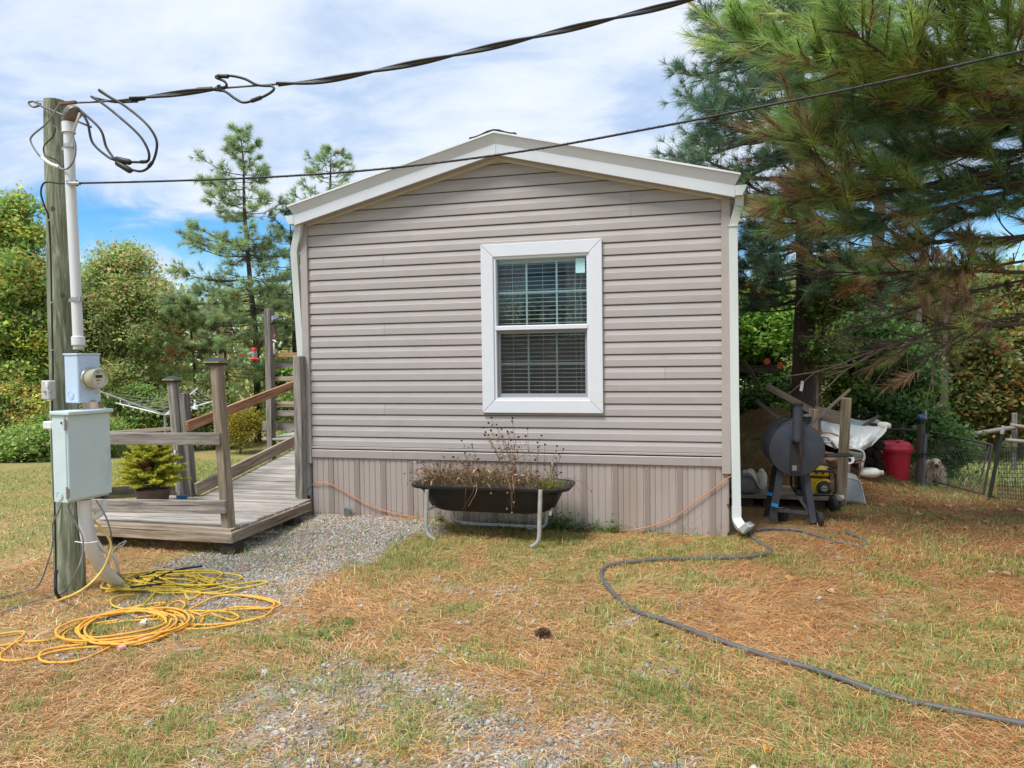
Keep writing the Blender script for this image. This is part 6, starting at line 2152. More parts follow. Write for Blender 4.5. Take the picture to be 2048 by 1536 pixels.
# crates of odds and ends just behind the smoker
jk = thing('scrap_bucket', 'blue black bucket of scrap behind the smoker barrel', 'bucket', P(1608, 845, 8.7))
m = MB(); c = P(1608, 850, 8.7); m.lathe([(0, -.1), (.07, -.1), (.085, .09), (.09, .095), (.078, .09), (.06, 0), (0, 0)], c, seg=16); m.build('bucket', pm('blue_black_plastic', (.02, .028, .045), .4), jk, smooth=40)
m = MB(); m.ball(c + V(.03, 0, .10), .045, 10, 6, (1, 1, .6)); m.build('scrap', pm('grey_scrap', (.12, .12, .13), .6), jk)
OR = pm('orange_flag_plastic', (.70, .13, .03), .5)
for (px, py, s_, lab) in ((1559, 731, .055, 'orange marker flag hanging left of the pine trunk'), (1534, 723, .06, 'fainter orange disc in the leaves left of the orange flag')):
    o = thing('marker_flag', lab, 'flag', P(px, py, 10.3))
    m = MB(); c = P(px, py, 10.3)
    if py == 731:
        m.prism([c + V(-.03, 0, -.04), c + V(.035, 0, -.04), c + V(.04, 0, .045), c + V(.0, 0, .05), c + V(-.03, 0, .02)], (0, .012, 0))
    else:
        m.lathe([(0, 0), (.045, 0), (.045, .012), (0, .012)], c, (0, 1, 0), 14)
    m.build('flag', OR, o)
    m = MB(); m.tube([c + V(0, .02, -.5), c + V(0, .02, .05)], .005, 5); m.build('stake', LBR, o)

# ------------------------------------------------------------------ tarp over a stack of firewood
TARPM = pm('silver_white_tarp', (.50, .53, .54), .42, .07, 6, spec=.45, dirt=(.30, .30, .29), dirt_amt=.3)
wd = thing('log_stack', 'dark stack of firewood logs under the pale tarp', 'log stack', P(1705, 950, 9.9))
LOGM = pm('dark_log_bark', (.022, .017, .014), .95, .3, 20, bump=.8, bscale=50, bdist=.01)
yl = 9.95
k = 0
for row in range(5):
    for c_ in range(9):
        p = P(1655 + c_ * 13 + (row % 2) * 6, 960, yl)
        z = th(p[0], yl) + .07 + row * .125
        r_ = random.uniform(.05, .066)
        m = MB(); m.lathe([(r_ * .9, -.001), (r_, .01), (r_, .5), (r_ * .9, .51)], (p[0], yl + .12 + random.uniform(-.04, .03), z), unit((.04, 1, random.uniform(-.02, .02))), 9, True, True); m.build('log', LOGM, wd, smooth=40)
tp = thing('tarp', 'crumpled silver white tarp draped over the firewood beside the red bin', 'tarp', P(1710, 880, 9.5))
edge_top = [(1640, 849), (1670, 849), (1700, 851), (1730, 854), (1758, 855), (1776, 851)]
edge_bot = [(1645, 885), (1672, 893), (1700, 896), (1720, 898), (1744, 893), (1767, 866)]
nu, nv = 48, 22
vs = []
fu = np.linspace(0, 1, nu + 1)
def lerp_edge(E, u):
    k = u * (len(E) - 1); i = min(int(k), len(E) - 2); t = k - i
    return (E[i][0] * (1 - t) + E[i + 1][0] * t, E[i][1] * (1 - t) + E[i + 1][1] * t)
for i in range(nu + 1):
    u = i / nu
    tpx, tpy = lerp_edge(edge_top, u); btx, bty = lerp_edge(edge_bot, u)
    T_ = P(tpx, tpy, 9.70); B_ = P(btx, bty, 9.58)
    back = T_ + V(.05, .75, .02)
    for j in range(nv + 1):
        v_ = j / nv
        fold = .035 * (fbm(u * 9 + v_ * 3, v_ * 4 - u * 6, 71, 3) - .5) * 2 + .02 * math.sin(u * 16 + v_ * 5)
        if v_ < .4:
            p = back + (T_ - back) * (v_ / .4) + V(0, 0, fold * .8 + .015)
        else:
            t = (v_ - .4) / .6
            p = T_ + (B_ - T_) * t + V(0, -.05 * math.sin(t * 2.6) - fold * 1.3 * (.3 + t), -.02 * t * math.sin(u * 12) + .015 * (1 - t))
        vs.append(p)
m = MB(); m.add(vs, [(i * (nv + 1) + j, (i + 1) * (nv + 1) + j, (i + 1) * (nv + 1) + j + 1, i * (nv + 1) + j + 1) for i in range(nu) for j in range(nv)])
m.build('sheet', TARPM, tp, smooth=50)
tb = thing('white_bag', 'small white bundle lying on the right end of the tarp', 'bag', P(1767, 850, 9.75))
crumple(P(1768, 851, 9.72), (.085, .07, .045), 12, 16, 10, .8).build('bundle', BAGW, tb, smooth=60)
m = MB(); m.box(P(1750, 849, 9.74), (.11, .09, .03), rz=.2); m.build('black_scrap', GB, tb)

# ------------------------------------------------------------------ tubular cart in front of the tarp
ct = thing('metal_cart', 'old tubular metal cart with white wheel and chrome handles in front of the tarp', 'cart', P(1700, 930, 9.0))
yc_ = 9.0
CH = pm('chromed_tube', (.62, .64, .66), .25, .1, 14, metallic=.9)
PT_ = pm('grey_painted_tube', (.36, .35, .33), .5, .15, 14, dirt=(.2, .1, .06), dirt_amt=.6)
m = MB(); m.tube(smooth_path([P(1692, 896, yc_), P(1712, 898, yc_), P(1725, 903, yc_), P(1729, 914, yc_), P(1726, 925, yc_), P(1723, 945, yc_)], 5), .014, 8); m.build('rear_tube', PT_, ct, smooth=50)
for k, (a, b, c) in enumerate((((1631, 871), (1652, 874), (1661, 883)), ((1637, 882), (1655, 885), (1662, 882)))):
    m = MB(); m.tube(smooth_path([P(*a, 8.8), P(*b, 8.85), P(*c, 8.95), P(c[0] + 10, c[1] + 14, 9.0)], 5), .014, 8); m.build('handle', CH, ct, smooth=50)
m = MB(); m.tube(smooth_path([P(1643, 864, 9.0), P(1662, 866, 9.0), P(1677, 872, 9.0)], 5), .011, 7); m.build('cane_rail', pm('tan_cane', (.36, .20, .09), .6), ct, smooth=50)
m = MB(); m.tube(smooth_path([P(1688, 926, 8.95), P(1710, 926, 8.95), P(1728, 922, 8.95)], 4), .010, 7); m.build('axle_rod', RUST, ct, smooth=50)
m = MB(); m.tube([P(1720, 926, 9.0), P(1718, 968, 9.0)], .013, 7); m.build('rusty_leg', RUST, ct)
wc_ = P(1699, 919, 8.93)
m = MB(); m.lathe([(.022, -.012), (.05, -.014), (.055, 0), (.05, .014), (.022, .012)], wc_, (0.2, 1, 0), 20); wh = m.build('wheel', WHITEM, ct, smooth=40)
m = MB(); m.lathe([(.0, -.02), (.02, -.02), (.02, .02), (0, .02)], wc_, (0.2, 1, 0), 12); m.build('hub', GB, wh, smooth=40)
m = MB(); m.prism([P(1690, 900, 9.05), P(1724, 906, 9.05), P(1726, 920, 9.05), P(1690, 923, 9.05)], (0, .012, 0)); m.build('tray', pm('grey_tray', (.24, .235, .22), .55), ct)
m = MB(); m.box(P(1694, 938, 9.02), (.06, .03, .12)); m.build('side_tag', PT_, ct)
rg = thing('rag_heap', 'heap of brown and tan rags above the generator', 'rags', P(1655, 925, 8.75))
crumple(P(1655, 922, 8.75), (.13, .10, .10), 33).build('heap', pm('brown_rag', (.20, .10, .065), .9, .25, 14), rg, smooth=60)
crumple(P(1662, 917, 8.65), (.055, .05, .035), 35).build('pale_rag', pm('tan_rag', (.42, .33, .26), .9, .15, 14), rg, smooth=60)
crumple(P(1643, 936, 8.55), (.08, .06, .025), 36).build('flat_rag', pm('dun_rag', (.28, .22, .16), .9, .15, 14), rg, smooth=60)

# ------------------------------------------------------------------ propane cylinder and plastic tote
pc = G(1738, 966)
pr = thing('gas_cylinder', 'white rust-stained gas cylinder lying on its side', 'gas cylinder', pc)
a, b = P(1722, 953, pc[1] + .1), P(1756, 953, pc[1] + .1)
rr_ = 9.5 * pc[1] / F_PX
a[2] = b[2] = th(a[0], a[1]) + rr_ + .01
d = unit(b - a); L = np.linalg.norm(b - a)
m = MB(); m.lathe([(0, -.02), (rr_ * .6, -.015), (rr_ * .92, .02), (rr_, .06), (rr_, L - .07), (rr_ * .9, L - .02), (rr_ * .55, L + .02), (0, L + .03)], a, d, 20); m.build('tank', pm('white_cylinder_paint', (.60, .60, .56), .5, .06, 8, dirt=(.30, .19, .12), dirt_amt=.5), pr, smooth=50)
m = MB(); m.lathe([(rr_ * .5, L + .01), (rr_ * .52, L + .06), (rr_ * .46, L + .06)], a, d, 14); m.build('collar', PT_, pr, smooth=40)
m = MB(); m.lathe([(.014, L + .02), (.014, L + .07), (0, L + .07)], a, d, 8); m.build('valve', RUST, pr)
TOTE = NT('cloudy_plastic'); TOTE.b.inputs['Base Color'].default_value = (.40, .43, .43, 1); TOTE.set(Roughness=.35); TOTE.b.inputs['Transmission Weight'].default_value = .45
tc_ = G(1712, 994)
tt = thing('plastic_tote', 'cloudy plastic storage tote tipped against the wooden post', 'storage box', tc_)
a, b, c, d = P(1693, 954, 8.75), P(1720, 962, 8.72), P(1731, 996, 8.6), P(1693, 993, 8.62)
for q in (c, d):
    q[2] = th(q[0], q[1]) + .01
m = MB(); m.prism([a, b, c, d], (.02, .30, .03)); m.build('body', TOTE.m, tt, bevel=.012)
m = MB()
m.tube([a, b, c, d, a], .010, 6); m.build('rim', pm('pale_tote_rim', (.40, .43, .43), .4), tt, smooth=50)
a, b, c, d = P(1708, 970, 8.66), P(1724, 972, 8.63), P(1726, 985, 8.58), P(1708, 984, 8.58)
m = MB(); m.prism([q + V(0, .10, 0) for q in (a, b, c, d)], (0, .1, 0)); m.build('dark_contents', GB, tt)

# ------------------------------------------------------------------ red bin
gb2 = G(1789, 960)
YB_ = gb2[1] + .22
cb_ = P(1789, 958, YB_); cb_[2] = th(cb_[0], YB_)
s_ = YB_ / F_PX
REDB = pm('faded_red_plastic', (.50, .022, .045), .42, .08, 5, spec=.4, dirt=(.26, .03, .04), dirt_amt=.4)
bn = thing('trash_can', 'red plastic trash can with domed lid beside the fence', 'trash can', cb_)
zt2 = P(1789, 897, YB_)[2] - cb_[2]
m = MB(); m.lathe([(0, .0), (22.5 * s_, .0), (23.2 * s_, .015), (26.8 * s_, zt2 - .03), (27.2 * s_, zt2 - .03), (27.2 * s_, zt2)], cb_, seg=32); m.build('body', REDB, bn, smooth=40)
m = MB(); m.lathe([(30.3 * s_, zt2 - .035), (30.8 * s_, zt2 - .03), (31 * s_, zt2 + .012), (29.5 * s_, zt2 + .022), (27.5 * s_, zt2 + .055), (24 * s_, zt2 + .085), (15 * s_, zt2 + .105), (0, zt2 + .108)], cb_, seg=32); lid = m.build('lid', REDB, bn, smooth=40)
m = MB(); m.box(cb_ + V(.045, -.06, zt2 + .108), (.05, .20, .02), rz=-.5); m.build('lid_grip', REDB, lid, bevel=.006)
m = MB(); q = P(1800, 901, YB_ - .2); m.box(q, (.11, .03, .018)); m.build('side_handle', REDB, bn, bevel=.005)
m = MB(); q = P(1764, 903, YB_ - .12); m.box(q, (.025, .02, .035)); m.build('lid_clip', WHITEM, bn)
m = MB(); q = P(1822, 900, YB_ - .05); m.box(q, (.035, .03, .045)); m.build('lid_clip', PT_, bn)

# ------------------------------------------------------------------ fence, gate, netting
DKP = woodm('dark_old_fence_wood', (.035, .03, .025), (.085, .072, .058), (.14, .12, .095))
FG = G(1841, 972)
YFN = FG[1]
fp = thing('fence_post', 'dark wooden fence post with a blue cap beside the dog', 'fence post', FG)
b = P(1842, 838, YFN)
m = MB(); m.tube([(FG[0], FG[1], FG[2] - .05), FG + (b - FG) * .5, b], [.062, .056, .05], 12); m.build('post', DKP, fp, smooth=50)
m = MB(); m.ball(b + V(0, 0, .02), .055, 14, 8, (1, 1, .8)); m.build('post_cap', pm('blue_cap_plastic', (.05, .10, .32), .3, .1, spec=.6), fp, smooth=60)
m = MB(); m.lathe([(.054, -.06), (.056, -.02), (.054, .0)], b, (0, 0, 1), 14); m.build('cap_band', GB, fp)
m = MB(); a = P(1846, 975, YFN - .05); c = P(1851, 868, YFN - .05); m.tube([a, c], .02, 8); m.build('steel_post', pm('dull_blue_grey_pipe', (.12, .14, .16), .5), fp, smooth=50)
m = MB(); m.box(P(1847, 908, YFN - .07), (.16, .03, .022)); m.build('hinge_strap', GB, fp)
m = MB(); m.tube([P(1851, 820, YFN), P(1851, 838, YFN)], .018, 8); m.build('white_stub', PT_, fp)
BLKP = pm('black_steel_pipe', (.022, .022, .022), .5)
GLV = pm('dull_galvanised_pipe', (.075, .078, .075), .5, .12, 12, metallic=.3)
fr = thing('chain_link_fence', 'dark chain link fence panel behind the red bin left of the post', 'fence', G(1800, 962))
WIRE = pm('chain_link_wire', (.12, .125, .115), .6, .1, metallic=.3)


def chain(name, p0, p1, up, parent, pitch=.058, r=.0020, mat=None):
    p0 = np.asarray(p0, float); p1 = np.asarray(p1, float); up = np.asarray(up, float)
    W_ = np.linalg.norm(p1 - p0); H = np.linalg.norm(up); e = (p1 - p0) / W_; u = up / H
    nrm = np.cross(e, u)
    m = MB()
    k = -H
    while k < W_:
        for sgn in (1, -1):
            # line s = k + t (or mirrored), t in 0..H
            t0, t1 = 0.0, H
            a_, b_ = k, k + H
            ta = max(0, -a_); tb_ = min(H, W_ - a_)
            if tb_ - ta > .02:
                s0, s1 = a_ + ta, a_ + tb_
                if sgn < 0:
                    s0, s1 = W_ - s0, W_ - s1
                m.tube([p0 + e * s0 + u * ta + nrm * .002 * sgn, p0 + e * s1 + u * tb_ + nrm * .002 * sgn], r, 3, caps=False)
        k += pitch * 1.414
    o = m.build(name, mat or WIRE, parent, fix=False); o['kind'] = 'stuff'
    return o


a, b = P(1700, 855, YFN + .5), P(1838, 861, YFN)
za, zb = th(a[0], a[1]), FG[2]
m = MB(); m.tube([a, b], .018, 8); m.build('top_rail', GLV, fr, smooth=50)
chain('wire_mesh', (a[0], a[1], za), (b[0], b[1], zb), (0, 0, b[2] - zb), fr)
gt = thing('chain_link_gate', 'sagging chain link gate standing ajar behind the dog', 'gate', FG)
hA, hB = P(1854, 863, YFN + .85), P(1985, 890, YFN - .7)
gA = V(hA[0], hA[1], th(hA[0], hA[1]) + .06)
gB = P(1967, 966, YFN - .7); gB[2] = th(gB[0], gB[1]) + .03
for q0, q1, rr in ((hA, hB, .014), (hA, gA, .010), (hB, gB, .015), (gA, gB, .010)):
    m = MB(); m.tube([q0, q1], rr, 8); m.build('frame_tube', GLV, gt, smooth=50)
hgt = hA[2] - gA[2]
chain('wire_mesh', gA, gB, (0.02, 0, min(hA[2] - gA[2], hB[2] - gB[2])), gt)
m = MB(); m.tube([P(1979, 892, YFN - .92), P(1958, 968, YFN - .95)], .010, 6); m.build('latch_rod', GLV, gt)
np_ = thing('fence_stake', 'green black steel stake leaning beside the gate end', 'stake', G(1979, 970))
a = P(2004, 868, YFN - 1.0); b = P(1977, 971, YFN - 1.0); b[2] = th(b[0], b[1]) - .03
m = MB(); m.beam(b, a, .035, .028, (0, 1, 0)); m.build('stake', pm('green_black_paint', (.025, .035, .028), .5), np_)
m = MB(); m.tube([a, a + (b - a) * -.12], .022, 8); m.build('white_tip', PT_, np_)
m = MB(); q = P(1992, 968, YFN - 1.0); m.tube([a + (b - a) * .9, V(q[0] + .06, q[1], th(q[0], q[1]) + .0)], .012, 6); m.build('brace_foot', GB, np_)
nf = thing('net_fence', 'black plastic net fence at the right edge beside the gate', 'fence', G(2020, 960))
NETM = pm('black_green_netting', (.015, .03, .022), .5)
n0, n1 = P(1996, 895, YFN - .95), P(2140, 880, YFN - 1.3)
z0, z1 = th(n0[0], n0[1]), th(n1[0], n1[1])
m = MB()
nh, nw = 13, 44
for i in range(nh):
    t = i / (nh - 1)
    pts = []
    for k in range(8):
        s = k / 7
        p = n0 + (n1 - n0) * s; zb = z0 + (z1 - z0) * s + .02
        pts.append(V(p[0], p[1] + .015 * math.sin(s * 9 + i), zb + (p[2] - zb) * t - .02 * math.sin(s * 6) * t))
    m.tube(pts, .0042, 3, caps=False)
for k in range(nw):
    s = k / (nw - 1); p = n0 + (n1 - n0) * s; zb = z0 + (z1 - z0) * s + .02
    m.tube([V(p[0], p[1], zb), V(p[0] + .01, p[1], p[2] - .02 * math.sin(s * 6))], .0038, 3, caps=False)
o = m.build('netting', NETM, nf, fix=False); o['kind'] = 'stuff'
# rail fence far behind
rf = thing('rail_fence', 'grey wooden post and rail fence at the far right beyond the gate', 'fence', P(1990, 900, 14.0))
for q0, q1, y0, y1, rr in (((1870, 880), (2030, 855), 13.4, 13.8, .045), ((2020, 850), (2150, 870), 13.8, 13.6, .04), ((2010, 880), (2150, 892), 13.8, 13.6, .04)):
    m = MB(); m.tube([P(*q0, y0), P(*q1, y1)], rr * .9, 8); m.build('rail', GREYW, rf, smooth=50)
for (px, py, y) in ((1880, 807, 13.5), (2029, 826, 13.9)):
    a = P(px, py, y); m = MB(); m.beam((a[0], a[1], th(a[0], a[1]) - .05), a, .07, .06, (0, 1, 0)); m.build('post', GREYW, rf, bevel=.005)
m = MB(); m.beam(P(1856, 842, 13.45), P(1882, 845, 13.45), .03, .05); m.build('rail', GREYW, rf)
m = MB(); m.beam(P(1866, 848, 13.3), P(1886, 856, 13.2), .03, .035); m.build('rail', pm('orange_stick', (.38, .17, .05), .7), rf)
sc = thing('paper_scrap', 'scrap of white paper lying on the ground right of the dog', 'litter', G(1898, 955))
crumple(G(1898, 955) + V(0, 0, .03), (.055, .035, .02), 51, 12, 8).build('paper', WHITEM, sc, smooth=60)
tg_ = thing('tin_tag', 'white metal strip nailed to the pine trunk above the smoker', 'tag', P(1603, 772, 9.4))
m = MB(); m.beam(P(1602, 782, 9.38), P(1605, 762, 9.38), .035, .01, (0, 1, 0)); m.build('strip', WHITEM, tg_)

# ------------------------------------------------------------------ the dog
DOGM = leafm('cream_dog_coat', .1, .8, .15)


def build_dog():
    g = G(1868, 970)
    Yd = g[1] - .12
    base = P(1868, 970, Yd); base[2] = th(base[0], Yd)
    o = thing('dog', 'shaggy cream dog standing behind the fence post and looking at us', 'dog', base)
    s = Yd / F_PX
    hd_ = P(1869, 924, Yd - .10)
    hz = hd_[2] - base[2]
    f = unit((-base[0] * .8 , -base[1], 0)); sd = np.cross(f, (0, 0, 1.))
    sd = -sd if sd[0] < 0 else sd
    w = lambda a, b, c: base + f * a * 1.1 + sd * b * 1.2 + V(0, 0, c)
    H = hz
    nodes = {  # forward, side, up, radius
        'pel': (-.42, -.07, H * .66, .085), 'mid': (-.2, -.04, H * .64, .095), 'che': (0.0, .0, H * .62, .105), 'sho': (.05, .0, H * .72, .085),
        'nek': (.09, .005, H * .86, .062), 'hed': (.13, .01, H * 1.0, .060), 'brw': (.165, .01, H * 1.01, .050), 'muz': (.225, .012, H * .95, .033), 'nos': (.26, .012, H * .94, .024),
        'fl1': (.05, -.065, H * .45, .046), 'fl2': (.055, -.07, H * .22, .030), 'fl3': (.05, -.07, H * .05, .028), 'fl4': (.09, -.07, .022, .027),
        'fr1': (.05, .065, H * .45, .046), 'fr2': (.055, .07, H * .22, .030), 'fr3': (.05, .07, H * .05, .028), 'fr4': (.09, .07, .022, .027),
        'hl1': (-.40, -.14, H * .48, .06), 'hl2': (-.36, -.14, H * .34, .040), 'hl3': (-.48, -.14, H * .20, .026), 'hl4': (-.45, -.14, .025, .027),
        'hr1': (-.40, .0, H * .48, .06), 'hr2': (-.36, .0, H * .34, .040), 'hr3': (-.48, .0, H * .20, .026), 'hr4': (-.45, .0, .025, .027),
        'tl1': (-.52, -.08, H * .66, .03), 'tl2': (-.62, -.09, H * .55, .025), 'tl3': (-.66, -.09, H * .42, .02)}
    edges = [('pel', 'mid'), ('mid', 'che'), ('che', 'sho'), ('sho', 'nek'), ('nek', 'hed'), ('hed', 'brw'), ('brw', 'muz'), ('muz', 'nos'), ('che', 'fl1'), ('fl1', 'fl2'), ('fl2', 'fl3'), ('fl3', 'fl4'),
             ('che', 'fr1'), ('fr1', 'fr2'), ('fr2', 'fr3'), ('fr3', 'fr4'), ('pel', 'hl1'), ('hl1', 'hl2'), ('hl2', 'hl3'), ('hl3', 'hl4'), ('pel', 'hr1'), ('hr1', 'hr2'), ('hr2', 'hr3'), ('hr3', 'hr4'), ('pel', 'tl1'), ('tl1', 'tl2'), ('tl2', 'tl3')]
    ks = list(nodes)
    me = bpy.data.meshes.new('body')
    me.from_pydata([tuple(w(*nodes[k][:3]) - base) for k in ks], [(ks.index(a), ks.index(b)) for a, b in edges], [])
    ob = bpy.data.objects.new('body', me); COL.objects.link(ob); ob.parent = o; ORG[ob.name] = base
    md = ob.modifiers.new('skin', 'SKIN')
    for i, k in enumerate(ks):
        q = me.skin_vertices[0].data[i]; q.radius = (nodes[k][3] * 1.22,) * 2; q.use_root = (k == 'pel')
    ob.modifiers.new('sub', 'SUBSURF').levels = 2; ob.modifiers['sub'].render_levels = 2
    # bake the grown surface so the coat can be combed over it
    dg = bpy.context.evaluated_depsgraph_get()
    ev = ob.evaluated_get(dg); m2 = bpy.data.meshes.new_from_object(ev)
    ob.modifiers.clear(); ob.data = m2; m2.name = 'body'
    coat = pm('cream_skin', (.66, .55, .42), .9, .2, 10); m2.materials.clear(); m2.materials.append(coat)
    m2.polygons.foreach_set('use_smooth', [True] * len(m2.polygons))
    co = np.array([v.co for v in m2.vertices]) + base; no = np.array([v.normal for v in m2.vertices])
    k = rng.choice(len(co), 5200)
    pos = co[k]; nn_ = no[k]
    face = np.linalg.norm(pos - w(.2, .012, H * .98), axis=1) < .14
    dr = unit_rows(nn_ + V(0, 0, -.9) - f * .35)
    c = pick([(.80, .70, .54), (.70, .58, .43), (.85, .78, .65), (.55, .43, .31)], len(pos), .1)
    v, ff, cc = needles(pos, dr, 3, np.where(face, .011, .050), .006, (.0, .4), 0, c, .1)
    q = npmesh('shaggy_coat', v, ff, 3, DOGM, cc, o); q['kind'] = 'stuff'
    for sg in (-1, 1):
        m = MB(); e0 = w(.12, .01 + sg * .045, H * 1.0 + .055); e1 = e0 + sd * sg * .035 + V(0, 0, .012); e2 = e0 + sd * sg * .062 + V(0, 0, -.045) + f * .02
        m.add([e0 - f * .02, e0 + f * .025, e1 + f * .03, e2, e1 - f * .02], [(0, 1, 2, 4), (4, 2, 3)])
        vs = list(m.v); m2_ = MB(); m2_.add(vs + [tuple(np.array(q_) - f * .012) for q_ in vs], [(0, 1, 2, 4), (4, 2, 3), (5, 9, 7, 6), (9, 8, 7), (0, 5, 6, 1), (1, 6, 7, 2), (2, 7, 8, 3), (3, 8, 9, 4), (4, 9, 5, 0)])
        m2_.build('ear', pm('tan_ear', (.40, .27, .16), .9) if 'tan_ear' not in bpy.data.materials else bpy.data.materials['tan_ear'], o)
        m = MB(); m.ball(w(.222, .012 + sg * .030, H * 1.0 + .012), .0135, 10, 6); m.build('eye', GB, o, smooth=60)
    m = MB(); m.ball(w(.288, .012, H * .945), .024, 10, 6, (1.1, .8, .8)); m.build('nose', GB, o, smooth=60)
    m = MB(); m.box(w(.268, .012, H * .945 - .030), (.03, .02, .006)); m.build('mouth', GB, o)


build_dog()
# ================================================================== trees and shrubs
BARK = pm('grey_brown_bark', (.16, .13, .105), .95, .3, 10, stretch=(3, 3, .6), bump=.9, bscale=30, bdist=.02)
BARKD = pm('dark_pine_bark', (.065, .048, .038), .95, .35, 9, stretch=(3, 3, .6), bump=.9, bscale=26, bdist=.03)
TWIG = pm('dark_twig', (.075, .055, .042), .95, .25, 30)


NEEDLE = leafm('needle_tissue', .5, .38, .5)


def kites(p, size, cols, droop=.3, narrow=.32, flat=.5):
    n = len(p)
    d = unit_rows(rng.normal(0, 1, (n, 3)) * V(1, 1, .7) + V(0, 0, -droop))
    up = unit_rows(rng.normal(0, 1, (n, 3)) * (1 - flat) + V(0, 0, 1) * flat * 2)
    s = unit_rows(np.cross(d, up))
    L = size * rng.lognormal(0, .32, (n, 1)).clip(.45, 1.9); W = L * narrow * rng.uniform(.7, 1.2, (n, 1))
    v = np.stack([p - d * L * .5, p + s * W - d * L * .05, p + d * L * .5, p - s * W - d * L * .05], 1).reshape(-1, 3)
    return v, np.arange(4 * n), np.repeat(cols, 4, 0)


def crown_points(blobs, per, sig, shell=.55):
    P_ = []; B_ = []
    for (c, r, n) in blobs:
        # boughs sit unevenly round the crown, every bough carries a handful of leaf clumps
        nb = max(5, n // 13)
        d = unit_rows(rng.normal(0, 1, (nb, 3)))
        rad = shell + (1.02 - shell) * rng.random((nb, 1)) ** .6
        bc = c + d * rad * r * rng.uniform(.8, 1.12, (nb, 1))
        i = rng.integers(0, nb, n)
        k = bc[i] + rng.normal(0, 1, (n, 3)) * r.mean() * V(.22, .22, .075)
        P_.append(np.repeat(k, per, 0) + rng.normal(0, 1, (n * per, 3)) * sig * V(1, 1, .7)); B_.append(k)
    return np.concatenate(P_), np.concatenate(B_)


def pxblob(px, py, Y, rx, ry, n, depth=.8):
    c = P(px, py, Y); s = Y * 1.02 / F_PX
    return (c, V(rx * s, rx * s * depth, ry * s), n)


def leaf_tree(name, label, cat, foot, blobs, per, sig, size, cols, wts, tr=.1, group=None, hang=None, narrow=.32, limbs=26, cdev=.12, shell=.5, top=None):
    blobs = [pxblob(*b) for b in blobs]
    g = np.asarray(foot, float)
    o = thing(name, label, cat, g, group)
    p, k = crown_points(blobs, per, sig, shell)
    ck = pick(cols, len(k), .24, wts)
    c = np.repeat(ck, per, 0) * rng.normal(1, cdev, (len(p), 1)).clip(.5, 1.6)
    mixin = rng.random(len(p)) < .25
    c[mixin] = pick(cols, int(mixin.sum()), .15, wts)
    ok = p[:, 2] > terrain(p[:, 0], p[:, 1]) + .02
    v, f, cc = kites(p[ok], size, c[ok].clip(.006, .9), narrow=narrow)
    q = npmesh('crown', v, f, 4, LEAF, cc, o); q['kind'] = 'stuff'
    m = MB()
    b0 = blobs[0][0]; tz = top if top is not None else b0
    mid_ = g + (tz - g) * .55 + V(rng.normal(0, .06), 0, 0)
    path = smooth_path([g + V(0, 0, -.1), mid_, tz], 6)
    m.tube(path, [tr * (1 - .75 * i / (len(path) - 1)) for i in range(len(path))], 9)
    m.build('trunk', BARK, o, smooth=60)
    if limbs:
        m = MB()
        for i in rng.choice(len(k), min(limbs, len(k)), replace=False):
            e = k[i]; t = rng.uniform(.3, .95); j = min(int(t * (len(path) - 1)), len(path) - 1); s0 = path[j]
            if e[2] < s0[2]:
                s0 = path[max(1, j // 2)]
            m.tube(smooth_path([s0, (s0 + e) / 2 + V(0, 0, .12), e], 3), [tr * .28, tr * .24, tr * .2, tr * .16, tr * .13, tr * .1, tr * .08][:7], 5, caps=False)
        q = m.build('limbs', TWIG, o, smooth=60, fix=False)
    return o


YGRN = [(.32, .45, .14), (.44, .51, .15), (.66, .56, .13), (.58, .41, .15), (.24, .36, .12)]
OAK = [(.31, .42, .17), (.40, .49, .20), (.56, .43, .21), (.22, .32, .13)]
SHR = [(.26, .40, .12), (.35, .48, .15), (.20, .30, .10), (.45, .44, .14)]
DKG = [(.11, .21, .07), (.16, .27, .085), (.08, .14, .05), (.25, .33, .10)]
ORG_ = [(.18, .25, .085), (.24, .25, .09), (.52, .25, .09), (.42, .19, .07), (.30, .26, .10)]

# ---- left side
g = P(-60, 900, 13.0); g[2] = th(g[0], g[1])
leaf_tree('yellowing_tree', 'tall yellowing leafy tree at the left edge behind the pole', 'tree', g,
          [(-30, 470, 13, 95, 100, 240), (15, 425, 13, 40, 55, 60), (25, 590, 12.7, 85, 110, 330), (60, 520, 13.2, 48, 70, 120), (20, 720, 12.5, 100, 95, 330), (80, 640, 13, 42, 90, 130), (-120, 620, 13, 110, 200, 200)], 44, .19, .088, YGRN, [.36, .27, .12, .07, .18], .16)
g = P(235, 870, 17.5); g[2] = th(g[0], g[1])
leaf_tree('oak_tree', 'round olive oak with browning leaf tips between the pole and the tall pine', 'tree', g,
          [(250, 580, 17.5, 85, 85, 420), (215, 640, 17.2, 75, 100, 330), (300, 640, 17.2, 62, 95, 300), (190, 720, 17, 70, 75, 240), (270, 740, 17, 80, 65, 240), (140, 640, 17.6, 60, 110, 200), (250, 525, 17.6, 40, 32, 80)], 44, .22, .095, OAK, [.3, .28, .24, .18], .17, narrow=.26)
